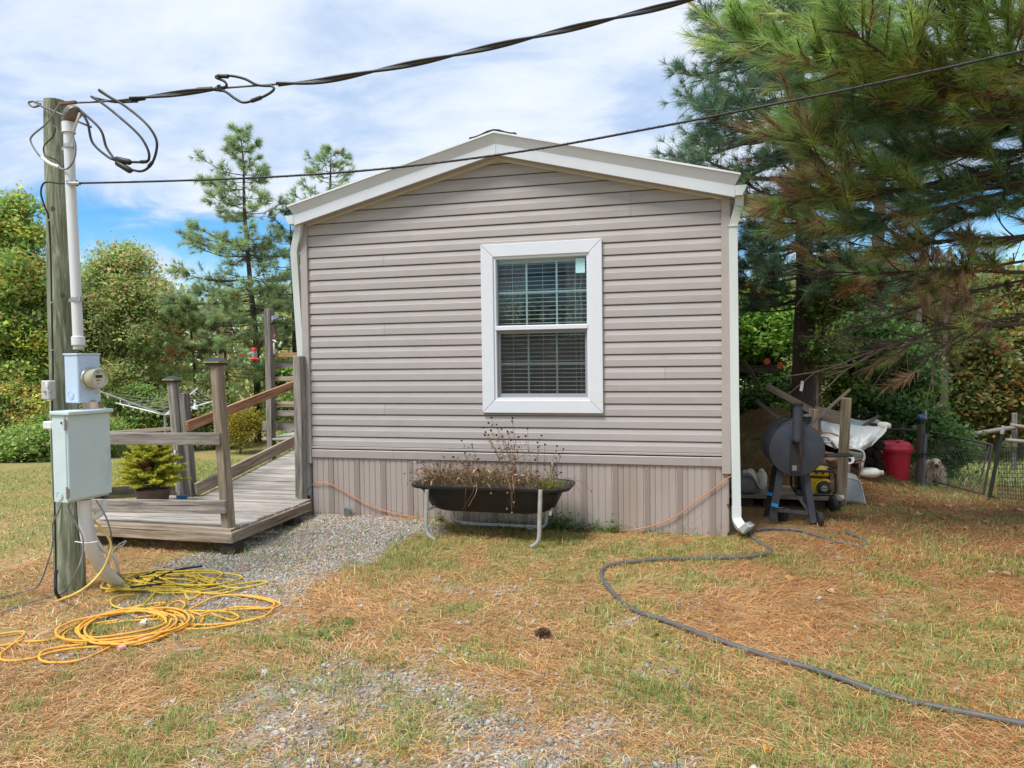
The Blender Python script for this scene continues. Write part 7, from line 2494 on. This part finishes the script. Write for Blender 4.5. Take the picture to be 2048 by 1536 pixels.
# undergrowth, each bush its own
for (px, py, Y, rx, ry, n, cols, w_, sz, lab) in (
        (40, 905, 11.2, 75, 62, 260, SHR, [.35, .35, .15, .15], .085, 'dense green bush at the lower left edge of the woods'),
        (105, 880, 11.8, 50, 70, 170, SHR, [.35, .3, .2, .15], .085, 'green bush close behind the breaker panel'),
        (-60, 860, 11.6, 90, 90, 200, SHR, [.3, .3, .2, .2], .09, 'broad bush at the extreme left edge'),
        (60, 810, 12.2, 80, 50, 180, YGRN, [.2, .25, .2, .25, .1], .09, 'orange tinged bush under the yellowing tree'),
        (265, 830, 14.2, 62, 66, 240, SHR, [.3, .25, .25, .2], .09, 'dull green bush behind the clothes line'),
        (345, 835, 14.6, 55, 62, 200, SHR + [(.2, .11, .06)], [.25, .25, .2, .15, .15], .09, 'brownish bush left of the capped ramp posts'),
        (430, 830, 15.2, 55, 70, 220, OAK, [.3, .3, .2, .2], .10, 'mixed brown green bush behind the ramp hand rail'),
        (480, 860, 14.4, 40, 42, 160, [(.30, .26, .04), (.20, .21, .05), (.42, .33, .05)], None, .06, 'yellow flowering goldenrod clump left of the pine trunk'),
        (560, 800, 16.5, 60, 90, 260, SHR, [.3, .3, .2, .2], .10, 'green bush right of the pine trunk behind the tall post'),
        (600, 880, 14.0, 60, 40, 120, SHR, [.3, .3, .2, .2], .09, 'low bush at the back of the ramp beside the home'),
        (190, 880, 12.8, 60, 55, 180, SHR, [.25, .3, .25, .2], .085, 'green bush between the meter box and the clothes line')):
    g = P(px, 950, Y); g[2] = th(g[0], g[1])
    leaf_tree('bush', lab, 'bush', g, [(px, py, Y, rx, ry, n), (px + rx * .3, py - ry * .35, Y + .2, rx * .6, ry * .6, n // 3)], 40, .13, sz * .72, cols, w_, .03, 'bushes along the wood edge', limbs=14, shell=.45)


# ---- pines
def pine(name, label, foot, trunk_px, whorls, r0, needle, ntuft, nper, cols, wts, width, dead=.08, group=None, seed=1, twigs=True, spread=.45, tuft_step=.16, depth_fac=1.0):
    """trunk_px: [(px,py,Y)], whorls: [(py, left_px, right_px, n_branches, sag)] measured on the photo"""
    r3 = np.random.default_rng(seed)
    pts = [P(*q) for q in trunk_px]
    g = np.asarray(foot, float)
    o = thing(name, label, 'pine tree', g, group)
    path = smooth_path([g + V(0, 0, -.1)] + pts, 6)
    m = MB(); n = len(path)
    m.tube(path, [max(.012, r0 * (1 - .92 * (i / (n - 1)))) for i in range(n)], 10); m.build('trunk', BARKD, o, smooth=60)
    pos = []; dr = []; col = []
    mb = MB()
    pz = np.array([p[2] for p in path])
    for (py, lpx, rpx, nb, sag) in whorls:
        Y = trunk_px[-1][2]
        zc = P(trunk_px[-1][0], py, Y)[2]
        i = int(np.argmin(abs(pz - zc))); c = path[i]
        s = Y / F_PX
        for b in range(nb):
            az = 2 * math.pi * (b + r3.uniform(-.35, .35)) / nb + r3.uniform(0, 1)
            hx = math.cos(az)
            reach = (rpx if hx > 0 else lpx) * s
            L = reach * r3.uniform(.75, 1.08)
            if abs(hx) < .4:
                L = .5 * (lpx + rpx) * s * r3.uniform(.6, .95) * depth_fac
            if L < .08:
                L = .08
            d = V(RGT[0] * hx - RGT[1] * math.sin(az), RGT[1] * hx + RGT[0] * math.sin(az), 0)
            c2 = c + V(0, 0, r3.uniform(-.12, .12))
            tip = c2 + d * L + V(0, 0, (sag + r3.uniform(-.12, .12)) * L)
            md = c2 + d * L * .5 + V(0, 0, sag * L * .25 - .05 * L)
            br = smooth_path([c2, md, tip, tip + d * L * .06 + V(0, 0, L * .07)], 5)
            rb = max(.008, r0 * .16 * min(1.5, L))
            mb.tube(br, [rb * (1 - .8 * k / (len(br) - 1)) for k in range(len(br))], 5, caps=False)
            isdead = r3.random() < dead
            nt_ = max(3, int(L / tuft_step))
            for k in range(nt_ * ntuft):
                t = 1 - .72 * r3.random() ** 1.3
                q = br[min(int(t * (len(br) - 1)), len(br) - 1)]
                tl = (.06 + .30 * r3.random()) * spread * min(1.6, .35 + L * .8)
                sdv = unit(d * r3.uniform(.1, 1.0) + np.cross(d, (0, 0, 1.)) * r3.uniform(-1, 1) + V(0, 0, r3.uniform(-.15, .7)))
                e = q + sdv * tl * 1.6
                if twigs:
                    mb.tube([q, e], [.006, .003], 3, caps=False)
                cc = pick(cols, 1, .13, wts)[0] if not (isdead or r3.random() < .025) else pick([(.20, .10, .045), (.28, .16, .07)], 1, .1)[0]
                pos.append(e); dr.append(sdv); col.append(cc)
    mb.build('branches', TWIG, o, fix=False)['kind'] = 'stuff'
    v, f, c = needles(np.array(pos), np.array(dr), nper, needle, width, (.15, 1.25), .06, np.array(col), .18)
    q = npmesh('needles', v, f, 3, NEEDLE, c, o); q['kind'] = 'stuff'
    return o


PN1 = [(.30, .40, .21), (.36, .46, .23), (.24, .33, .18), (.43, .48, .23)]
PN2 = [(.10, .175, .105), (.13, .215, .12), (.075, .135, .09), (.18, .25, .11)]
g = P(516, 890, 16.6); g[2] = th(g[0], g[1])
pine('pine_tree', 'tall thin pine with sparse top standing left of the home', g, [(512, 690, 16.6), (500, 560, 16.6), (489, 420, 16.6), (487, 330, 16.6), (480, 262, 16.6)],
     [(270, 14, 16, 4, .9), (290, 20, 26, 5, .7), (312, 44, 30, 5, .6), (335, 32, 30, 5, .5), (352, 76, 42, 6, .35), (378, 96, 48, 6, .3), (405, 80, 50, 6, .25), (428, 86, 72, 6, .2), (452, 64, 60, 6, .1), (478, 120, 58, 7, .15), (500, 128, 70, 8, .1), (525, 130, 76, 8, .05), (550, 128, 84, 8, .05), (575, 122, 84, 8, 0), (600, 150, 84, 8, 0), (625, 150, 88, 8, -.02), (650, 130, 84, 7, -.05), (672, 110, 80, 6, -.08)],
     .10, .19, 4, 26, PN1, [.35, .3, .2, .15], .011, .02, seed=3)
g = P(668, 890, 19); g[2] = th(g[0], g[1])
pine('pine_tree', 'pine whose top shows above the left roof slope', g, [(662, 600, 19), (660, 420, 19), (662, 310, 19)],
     [(308, 12, 14, 4, .9), (325, 30, 28, 5, .6), (345, 46, 40, 6, .5), (368, 50, 44, 6, .35), (395, 66, 60, 7, .25), (425, 90, 70, 7, .15), (460, 100, 90, 7, .1), (500, 90, 90, 6, .05)], .13, .19, 3, 28, PN1, [.4, .3, .2, .1], .011, .03, seed=5)
g = P(590, 890, 18); g[2] = th(g[0], g[1])
pine('pine_tree', 'dark pine close against the left corner of the home', g, [(590, 660, 18), (584, 520, 18), (580, 440, 18)],
     [(440, 16, 16, 4, .8), (465, 34, 30, 5, .4), (490, 42, 40, 6, .3), (515, 60, 40, 6, .2), (545, 62, 40, 6, .1), (575, 66, 40, 6, 0), (610, 60, 40, 6, 0), (650, 60, 40, 6, 0), (690, 60, 40, 6, 0)], .11, .18, 3, 28, PN2, [.4, .3, .2, .1], .011, .03, seed=6)
g = P(385, 890, 15.3); g[2] = th(g[0], g[1])
pine('pine_tree', 'pale green young pine in front of the oak', g, [(392, 800, 15.3), (385, 690, 15.3), (376, 618, 15.3)],
     [(622, 10, 10, 4, .8), (640, 40, 34, 5, .3), (660, 56, 42, 6, .15), (685, 84, 50, 7, .05), (710, 96, 54, 7, 0), (735, 100, 60, 7, -.05), (765, 70, 60, 6, -.08)], .07, .18, 4, 28, [(.15, .20, .06), (.20, .25, .08), (.11, .15, .05)], [.4, .3, .3], .011, .08, seed=7)
g = P(455, 890, 15.6); g[2] = th(g[0], g[1])
pine('pine_tree', 'bushy pine directly behind the capped front ramp post', g, [(455, 800, 15.6), (450, 700, 15.6), (446, 630, 15.6)],
     [(628, 24, 24, 5, .5), (648, 50, 60, 6, .2), (672, 66, 70, 7, .1), (700, 72, 74, 7, .0), (728, 70, 76, 7, -.05), (756, 60, 70, 6, -.1)], .07, .18, 4, 28, PN1, [.3, .35, .15, .2], .011, .12, seed=8)

# ---- right side: the big pine by the smoker
g = P(1606, 815, 9.75); g[2] = th(g[0], g[1]) - .3
A_Y = 9.75
pine('pine_tree', 'big dark pine behind the smoker with blue green needles', g, [(1608, 700, A_Y), (1611, 560, A_Y), (1604, 400, A_Y), (1600, 200, A_Y), (1596, 0, A_Y), (1594, -110, A_Y)],
     [(-100, 70, 70, 5, .5), (-60, 120, 110, 6, .3), (-20, 170, 140, 7, .1), (10, 195, 150, 10, .05), (50, 175, 150, 10, .05), (95, 190, 150, 10, .0), (140, 165, 150, 10, .0), (185, 190, 150, 10, .0), (225, 205, 150, 10, -.02), (270, 200, 150, 10, -.02), (315, 215, 150, 10, -.04), (360, 190, 150, 9, -.08), (410, 150, 150, 9, -.05), (460, 125, 190, 7, -.06), (510, 140, 150, 10, -.06), (540, 135, 150, 9, -.05), (575, 130, 180, 7, -.05), (610, 100, 120, 5, -.05)],
     .165, .17, 4, 34, PN2, [.40, .28, .22, .10], .0065, .05, seed=11, tuft_step=.13)
g = P(1756, 850, 14); g[2] = th(g[0], g[1])
pine('pine_tree', 'slim dark trunked pine seen right of the big pine', g, [(1757, 700, 14), (1755, 520, 14), (1765, 300, 14), (1770, 100, 14), (1770, -100, 14)],
     [(-60, 60, 60, 5, .3), (20, 90, 90, 6, .2), (90, 110, 110, 6, .1), (160, 120, 120, 6, .05), (230, 120, 130, 6, 0), (300, 120, 130, 6, 0), (370, 130, 130, 5, -.05), (440, 110, 130, 5, -.1), (520, 90, 110, 4, -.1)],
     .17, .19, 2, 24, PN2, [.35, .3, .2, .15], .010, .15, seed=12)
g = P(1880, 900, 15); g[2] = th(g[0], g[1])
pine('pine_tree', 'sunlit yellow green young pine beyond the fence', g, [(1880, 800, 15), (1872, 680, 15), (1868, 575, 15)],
     [(580, 24, 24, 5, .5), (605, 60, 56, 6, .2), (632, 84, 74, 7, .1), (660, 96, 84, 7, 0), (690, 90, 84, 7, -.05), (720, 76, 70, 6, -.08)], .07, .2, 2, 26, [(.19, .23, .065), (.24, .28, .09), (.13, .16, .05)], None, .012, .12, seed=13)

# ---- right side: leafy undergrowth
for (px, py, Y, rx, ry, n, cols, w_, sz, lab) in (
        (1515, 645, 13.0, 60, 80, 260, [(.20, .36, .08), (.28, .45, .10), (.36, .52, .13)], None, .115, 'bright green leafy bush right of the downspout'),
        (1510, 770, 12.8, 60, 70, 240, DKG, [.35, .3, .25, .1], .08, 'dark green bush low beside the corner of the home'),
        (1650, 640, 9.45, 26, 80, 90, [(.12, .2, .06), (.17, .26, .07)], None, .07, 'vine leaves climbing the right side of the big pine trunk'),
        (1660, 735, 12.6, 46, 66, 150, [(.27, .37, .08), (.38, .43, .10), (.16, .24, .06)], None, .085, 'yellow green saplings right of the big trunk'),
        (1765, 760, 12.8, 76, 112, 520, DKG, [.4, .3, .2, .1], .085, 'tall dark vine covered bush behind the tarp and bin'),
        (1725, 690, 12.9, 50, 50, 130, DKG, [.3, .35, .15, .2], .085, 'green bush top left of the vine covered bush'),
        (1830, 870, 12.2, 52, 60, 240, DKG, [.4, .3, .2, .1], .08, 'dark bush behind the blue capped fence post'),
        (1880, 905, 12.4, 36, 42, 120, DKG, [.5, .3, .2, 0], .075, 'low dark bush right behind the dog'),
        (1560, 800, 12.6, 60, 50, 160, DKG, [.3, .35, .2, .15], .085, 'green bush behind the slanting boards')):
    g = P(px, 930, Y); g[2] = th(g[0], g[1])
    leaf_tree('bush', lab, 'bush', g, [(px, py, Y, rx, ry, n), (px + rx * .25, py - ry * .4, Y + .15, rx * .6, ry * .55, n // 3)], 40, .11, sz * .75, cols, w_, .03, 'bushes around the right corner', limbs=12, shell=.45, narrow=.38)
for (px, py, Y, rx, ry, n, lab) in ((1985, 660, 17, 90, 110, 340, 'orange and green leafed tree at the right edge'), (1930, 770, 15.5, 70, 75, 240, 'orange tipped low tree beyond the rail fence'), (2040, 780, 16, 80, 100, 280, 'russet tree behind the net fence'), (1800, 640, 18, 70, 90, 200, 'dull brown green tree behind the slim pine'), (1680, 590, 17, 90, 80, 260, 'leafy tree showing between the big and the slim pine')):
    g = P(px, 900, Y); g[2] = th(g[0], g[1])
    leaf_tree('autumn_tree', lab, 'tree', g, [(px, py, Y, rx, ry, n), (px + rx * .3, py - ry * .3, Y, rx * .7, ry * .7, n // 2), (px - rx * .4, py + ry * .4, Y - .3, rx * .6, ry * .6, n // 2)], 44, .19, .095, ORG_, [.38, .32, .09, .05, .16], .11)
g = P(1841, 900, 13.0); g[2] = th(g[0], g[1])
dt = thing('bare_trunk', 'thin dead trunk rising behind the blue capped fence post', 'tree', g)
m = MB(); m.tube([g, P(1841, 760, 13), P(1838, 640, 13), P(1842, 520, 13)], [.07, .06, .045, .02], 8); m.build('trunk', BARK, dt, smooth=60)
g = P(1887, 900, 14.5); g[2] = th(g[0], g[1])
dt = thing('bare_trunk', 'second thin grey trunk right of the rail fence post', 'tree', g)
m = MB(); m.tube([g, P(1890, 740, 14.5), P(1892, 600, 14.5)], [.08, .06, .03], 8); m.build('trunk', BARK, dt, smooth=60)

# ---- far woods all round, one mass
def far_woods():
    n = 26000
    az = rng.uniform(-math.pi, math.pi, n)
    r = rng.uniform(24, 40, n)
    fr = np.abs((az + .25 + math.pi) % (2 * math.pi) - math.pi) < .95
    keep = fr | (rng.random(n) < .45)
    az, r, fr = az[keep], r[keep], fr[keep]
    x = r * np.sin(az); y = r * np.cos(az)
    top = (3.4 + 3.2 * fbm(az * 9 + 40, r * .12, 91, 3)) * (1 + .1 * (~fr))
    z = terrain(x, y) + top * rng.random(len(x)) ** .75
    p = np.stack([x, y, z], 1)
    per = 10
    p = np.repeat(p, per, 0) + rng.normal(0, .35, (len(p) * per, 3))
    tone = fbm(np.repeat(az, per) * 14, p[:, 2] * .6, 17, 3)
    c = pick([(.24, .32, .12), (.32, .37, .13), (.17, .25, .10), (.42, .34, .15), (.36, .41, .14)], len(p), .2)
    v, f, cc = kites(p, .24, c, narrow=.34)
    o = npmesh('far_woods', v, f, 4, LEAF, cc)
    tag(o, 'distant mixed woods closing off the yard on every side', 'woods', kind='stuff')


far_woods()
# ================================================================== the pine whose boughs hang into the picture from the right
PNB = [(.29, .42, .14), (.36, .49, .16), (.23, .35, .14), (.45, .51, .18)]
PND = [(.38, .25, .15), (.46, .34, .21), (.30, .19, .11)]


def near_pine():
    r4 = np.random.default_rng(21)
    g = V(4.05, 7.3, th(4.05, 7.3))
    o = thing('pine_tree', 'large pine rooted beyond the right edge with long needled boughs hanging into view', 'pine tree', g)
    top = V(4.0, 7.3, 11.0)
    tp = smooth_path([g + V(0, 0, -.1), g + V(.05, 0, 3), V(4.05, 7.35, 7), top], 8)
    m = MB(); m.tube(tp, [.24 * (1 - .85 * i / (len(tp) - 1)) for i in range(len(tp))], 14); m.build('trunk', BARKD, o, smooth=60)
    mb = MB()
    sets = []
    pos, dr, col = [], [], []

    def trunk_at(z):
        return min(tp, key=lambda q: abs(q[2] - z))

    def limb(pts, r, ntw_, mode='green', t0=.25, tw=(.22, .6), taper=.25, bare=0., up=.15, dens=1):
        pp = [P(*q) if len(q) == 3 and q[0] > 50 else np.asarray(q, float) for q in pts]
        ntw = int(ntw_ * 1.5)
        base = trunk_at(pp[0][2] - .25)
        pp = [base] + pp
        path = smooth_path(pp, 6)
        n = len(path)
        mb.tube(path, [r * (1 - (1 - taper) * i / (n - 1)) for i in range(n)], 7, caps=False)
        first = 6
        for k in range(ntw):
            t = t0 + (1 - t0) * (k + r4.random()) / ntw
            i = min(first + int(t * (n - 1 - first)), n - 1); q = path[i]
            tg = unit(path[min(i + 1, n - 1)] - path[max(i - 1, 0)])
            lat = np.cross(tg, (0, 0, 1.)); lat = unit(lat)
            side = r4.choice([-1, 1])
            d = unit(tg * r4.uniform(.5, 1.1) + lat * side * r4.uniform(.2, .9) + V(0, 0, up + r4.uniform(-.35, .4)))
            if k == ntw - 1:
                d = tg
            L = r4.uniform(*tw)
            e = q + d * L; md = q + d * L * .5 + V(0, 0, -.02)
            tw_path = smooth_path([q, md, e + V(0, 0, .03)], 4)
            mb.tube(tw_path, [.009, .008, .0075, .007, .0065, .006, .0055, .005, .0045][:len(tw_path)], 5, caps=False)
            if r4.random() < bare:
                for s in range(2):
                    e2 = e + unit(d + r4.normal(0, .6, 3)) * r4.uniform(.1, .35); mb.tube([tw_path[5], e2], [.004, .002], 4, caps=False)
                continue
            for s in range(int(4 * dens)):
                u = 1 - .55 * (s / 4.0) ** 1.0
                i2 = min(int(u * (len(tw_path) - 1)), len(tw_path) - 1)
                dd = unit(d + V(0, 0, .05) + r4.normal(0, .12, 3))
                c = pick(PNB, 1, .1, [.4, .28, .17, .15])[0]
                if mode == 'brown':
                    c = pick(PND, 1, .1)[0] if r4.random() < .42 else pick(PNB, 1, .1)[0]
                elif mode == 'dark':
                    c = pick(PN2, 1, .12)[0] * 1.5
                elif s >= 3 and r4.random() < .3:
                    c = pick(PND, 1, .1)[0]
                pos.append(tw_path[i2]); dr.append(dd); col.append(c)
        return path

    # bright outer boughs at the top (tips point up and to the left)
    limb([(2250, 190, 6.5), (2060, 150, 6.2), (1946, 108, 6.0), (1915, 81, 5.9), (1872, -10, 5.7)], .028, 14)
    limb([(2200, 200, 6.6), (2000, 190, 6.3), (1880, 130, 6.1), (1790, 81, 5.9)], .022, 13)
    limb([(2200, 230, 6.6), (1950, 190, 6.3), (1800, 125, 6.0), (1726, 80, 5.8), (1683, 44, 5.7)], .022, 15)
    limb([(2200, 240, 6.7), (1950, 210, 6.5), (1760, 160, 6.3), (1658, 139, 6.1), (1611, 122, 6.0)], .022, 16)
    limb([(2200, 250, 6.9), (1900, 200, 6.6), (1700, 150, 6.4), (1543, 105, 6.2), (1478, 71, 6.1)], .024, 20)
    limb([(2200, 60, 6.6), (1980, 20, 6.3), (1800, -30, 6.1), (1650, -20, 6.0)], .024, 15)
    limb([(2100, -60, 6.7), (1900, -80, 6.5), (1700, -60, 6.3), (1540, 0, 6.2)], .024, 16)
    limb([(2250, 90, 6.2), (2100, 60, 5.9), (2020, 40, 5.7), (1980, 0, 5.6)], .022, 10)
    limb([(2250, 160, 6.2), (2120, 150, 6.0), (2040, 130, 5.8), (2000, 90, 5.7)], .022, 10)
    limb([(2250, 220, 6.4), (2050, 200, 6.2), (1900, 170, 6.1), (1810, 140, 6.0)], .022, 13)
    limb([(2200, 250, 6.6), (1960, 240, 6.4), (1800, 210, 6.3), (1690, 190, 6.2)], .022, 13)
    # darker inner boughs
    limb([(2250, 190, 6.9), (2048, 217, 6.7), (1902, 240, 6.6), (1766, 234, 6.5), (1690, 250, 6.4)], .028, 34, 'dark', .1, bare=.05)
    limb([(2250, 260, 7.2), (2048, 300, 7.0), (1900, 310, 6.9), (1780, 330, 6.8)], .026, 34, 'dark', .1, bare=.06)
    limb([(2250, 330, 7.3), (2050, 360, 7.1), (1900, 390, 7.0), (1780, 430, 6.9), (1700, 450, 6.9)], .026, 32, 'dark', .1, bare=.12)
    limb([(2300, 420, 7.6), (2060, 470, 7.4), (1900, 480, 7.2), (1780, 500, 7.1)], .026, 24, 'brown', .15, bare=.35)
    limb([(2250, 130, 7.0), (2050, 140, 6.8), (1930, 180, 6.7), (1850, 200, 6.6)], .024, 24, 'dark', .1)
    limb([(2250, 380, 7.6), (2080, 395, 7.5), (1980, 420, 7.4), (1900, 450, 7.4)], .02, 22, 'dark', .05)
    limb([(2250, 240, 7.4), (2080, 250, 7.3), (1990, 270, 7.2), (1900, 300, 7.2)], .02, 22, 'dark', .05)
    # rusty bough above the corner of the home
    limb([(2250, 300, 7.2), (1950, 350, 7.0), (1763, 383, 6.8), (1670, 342, 6.6), (1625, 305, 6.5), (1610, 275, 6.4)], .030, 16, 'brown', .35)
    limb([(2250, 310, 7.2), (1950, 360, 7.0), (1763, 386, 6.8), (1690, 392, 6.7), (1620, 395, 6.7), (1575, 402, 6.7)], .026, 18, 'brown', .35)
    limb([(2250, 330, 7.3), (1950, 400, 7.1), (1750, 440, 6.9), (1660, 450, 6.85), (1600, 445, 6.8)], .024, 16, 'brown', .3)
    limb([(2250, 330, 7.3), (1960, 380, 7.1), (1800, 360, 6.9), (1690, 300, 6.7), (1640, 270, 6.6)], .022, 16, 'green', .35)
    # bare dead limbs low down
    limb([(2300, 640, 7.5), (2048, 648, 7.2), (1885, 658, 7.1), (1826, 677, 7.05), (1707, 716, 7.0)], .026, 16, 'brown', .25, (.2, .7), bare=.9, up=0)
    limb([(2300, 600, 7.6), (2048, 632, 7.3), (1960, 650, 7.2), (1890, 690, 7.1), (1850, 720, 7.0)], .020, 9, 'brown', .3, (.2, .6), bare=.9, up=0)
    limb([(2300, 540, 7.8), (2060, 545, 7.5), (1900, 540, 7.4), (1780, 545, 7.3), (1610, 545, 7.2)], .026, 14, 'brown', .3, (.2, .7), bare=.6, up=0)
    limb([(2300, 520, 8.0), (2050, 560, 7.8), (1880, 600, 7.6), (1760, 640, 7.5)], .022, 10, 'brown', .3, (.2, .6), bare=.75, up=0)
    limb([(2300, 470, 7.8), (2060, 520, 7.5), (1930, 540, 7.3), (1880, 570, 7.2)], .022, 14, 'brown', .4, (.15, .4), bare=.6)
    # unseen boughs added overhead, above the frame, to shade the right of the yard
    for k in range(16):
        e = V(r4.uniform(.9, 3.0), r4.uniform(4.3, 6.6), r4.uniform(4.9, 5.9))
        a = trunk_at(e[2] - .2); q1 = (a + e) / 2 + V(0, 0, .15)
        pj = e - CAM; sy = 768 - F_PX * (pj @ UP) / (pj @ FWD)
        if sy > -120:
            e[2] += .5
        limb([tuple(q1), tuple(e)], .022, 14, 'green', .1)
    # boughs of the crown above and beside the frame
    for k in range(8):
        z = r4.uniform(4.2, 10.5); az = r4.uniform(0, 6.28); L = (2.9 - .26 * (z - 4)) * r4.uniform(.7, 1.1)
        d = V(math.cos(az), math.sin(az), 0)
        a = trunk_at(z)
        q1 = a + d * L * .5 + V(0, 0, .05); q2 = a + d * L + V(0, 0, .15 * L)
        # keep the wires of the picture's upper left clear
        pj = q2 - CAM; zz = pj @ FWD
        if zz > .5:
            sx = 1024 + F_PX * (pj @ RGT) / zz; sy = 768 - F_PX * (pj @ UP) / zz
            if sx < 2000 and sy > -60:
                continue
        limb([tuple(q1), tuple(q2)], .022, 10, 'green', .2)
    mb.build('boughs', TWIG, o, smooth=60, fix=False)['kind'] = 'stuff'
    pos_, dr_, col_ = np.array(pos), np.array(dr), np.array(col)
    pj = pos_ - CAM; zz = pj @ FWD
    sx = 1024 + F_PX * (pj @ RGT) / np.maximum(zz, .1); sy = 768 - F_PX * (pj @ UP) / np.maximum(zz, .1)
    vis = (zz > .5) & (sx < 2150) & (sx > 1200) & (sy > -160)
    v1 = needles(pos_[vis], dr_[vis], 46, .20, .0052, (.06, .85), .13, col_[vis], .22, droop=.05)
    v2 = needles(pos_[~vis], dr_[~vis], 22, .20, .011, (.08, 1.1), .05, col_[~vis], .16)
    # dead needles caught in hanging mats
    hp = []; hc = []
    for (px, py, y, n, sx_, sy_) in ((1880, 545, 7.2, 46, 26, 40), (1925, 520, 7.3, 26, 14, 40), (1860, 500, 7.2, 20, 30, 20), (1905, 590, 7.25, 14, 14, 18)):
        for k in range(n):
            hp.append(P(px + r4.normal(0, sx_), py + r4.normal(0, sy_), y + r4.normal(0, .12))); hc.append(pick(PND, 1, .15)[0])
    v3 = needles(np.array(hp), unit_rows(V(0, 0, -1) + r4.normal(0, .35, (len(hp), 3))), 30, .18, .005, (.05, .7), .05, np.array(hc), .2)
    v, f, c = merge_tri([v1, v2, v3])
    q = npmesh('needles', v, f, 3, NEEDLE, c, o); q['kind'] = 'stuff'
    for (px, py, y) in ((1884, 172, 6.15), (2026, 200, 6.3), (1706, 158, 6.15), (1898, 84, 6.0), (1933, 590, 7.3), (1760, 560, 7.2), (2015, 560, 7.4)):
        c = P(px, py, y)
        k = pine_cone(c, (.1, .1, -1), .10, .036, parent=o)
    return o


near_pine()
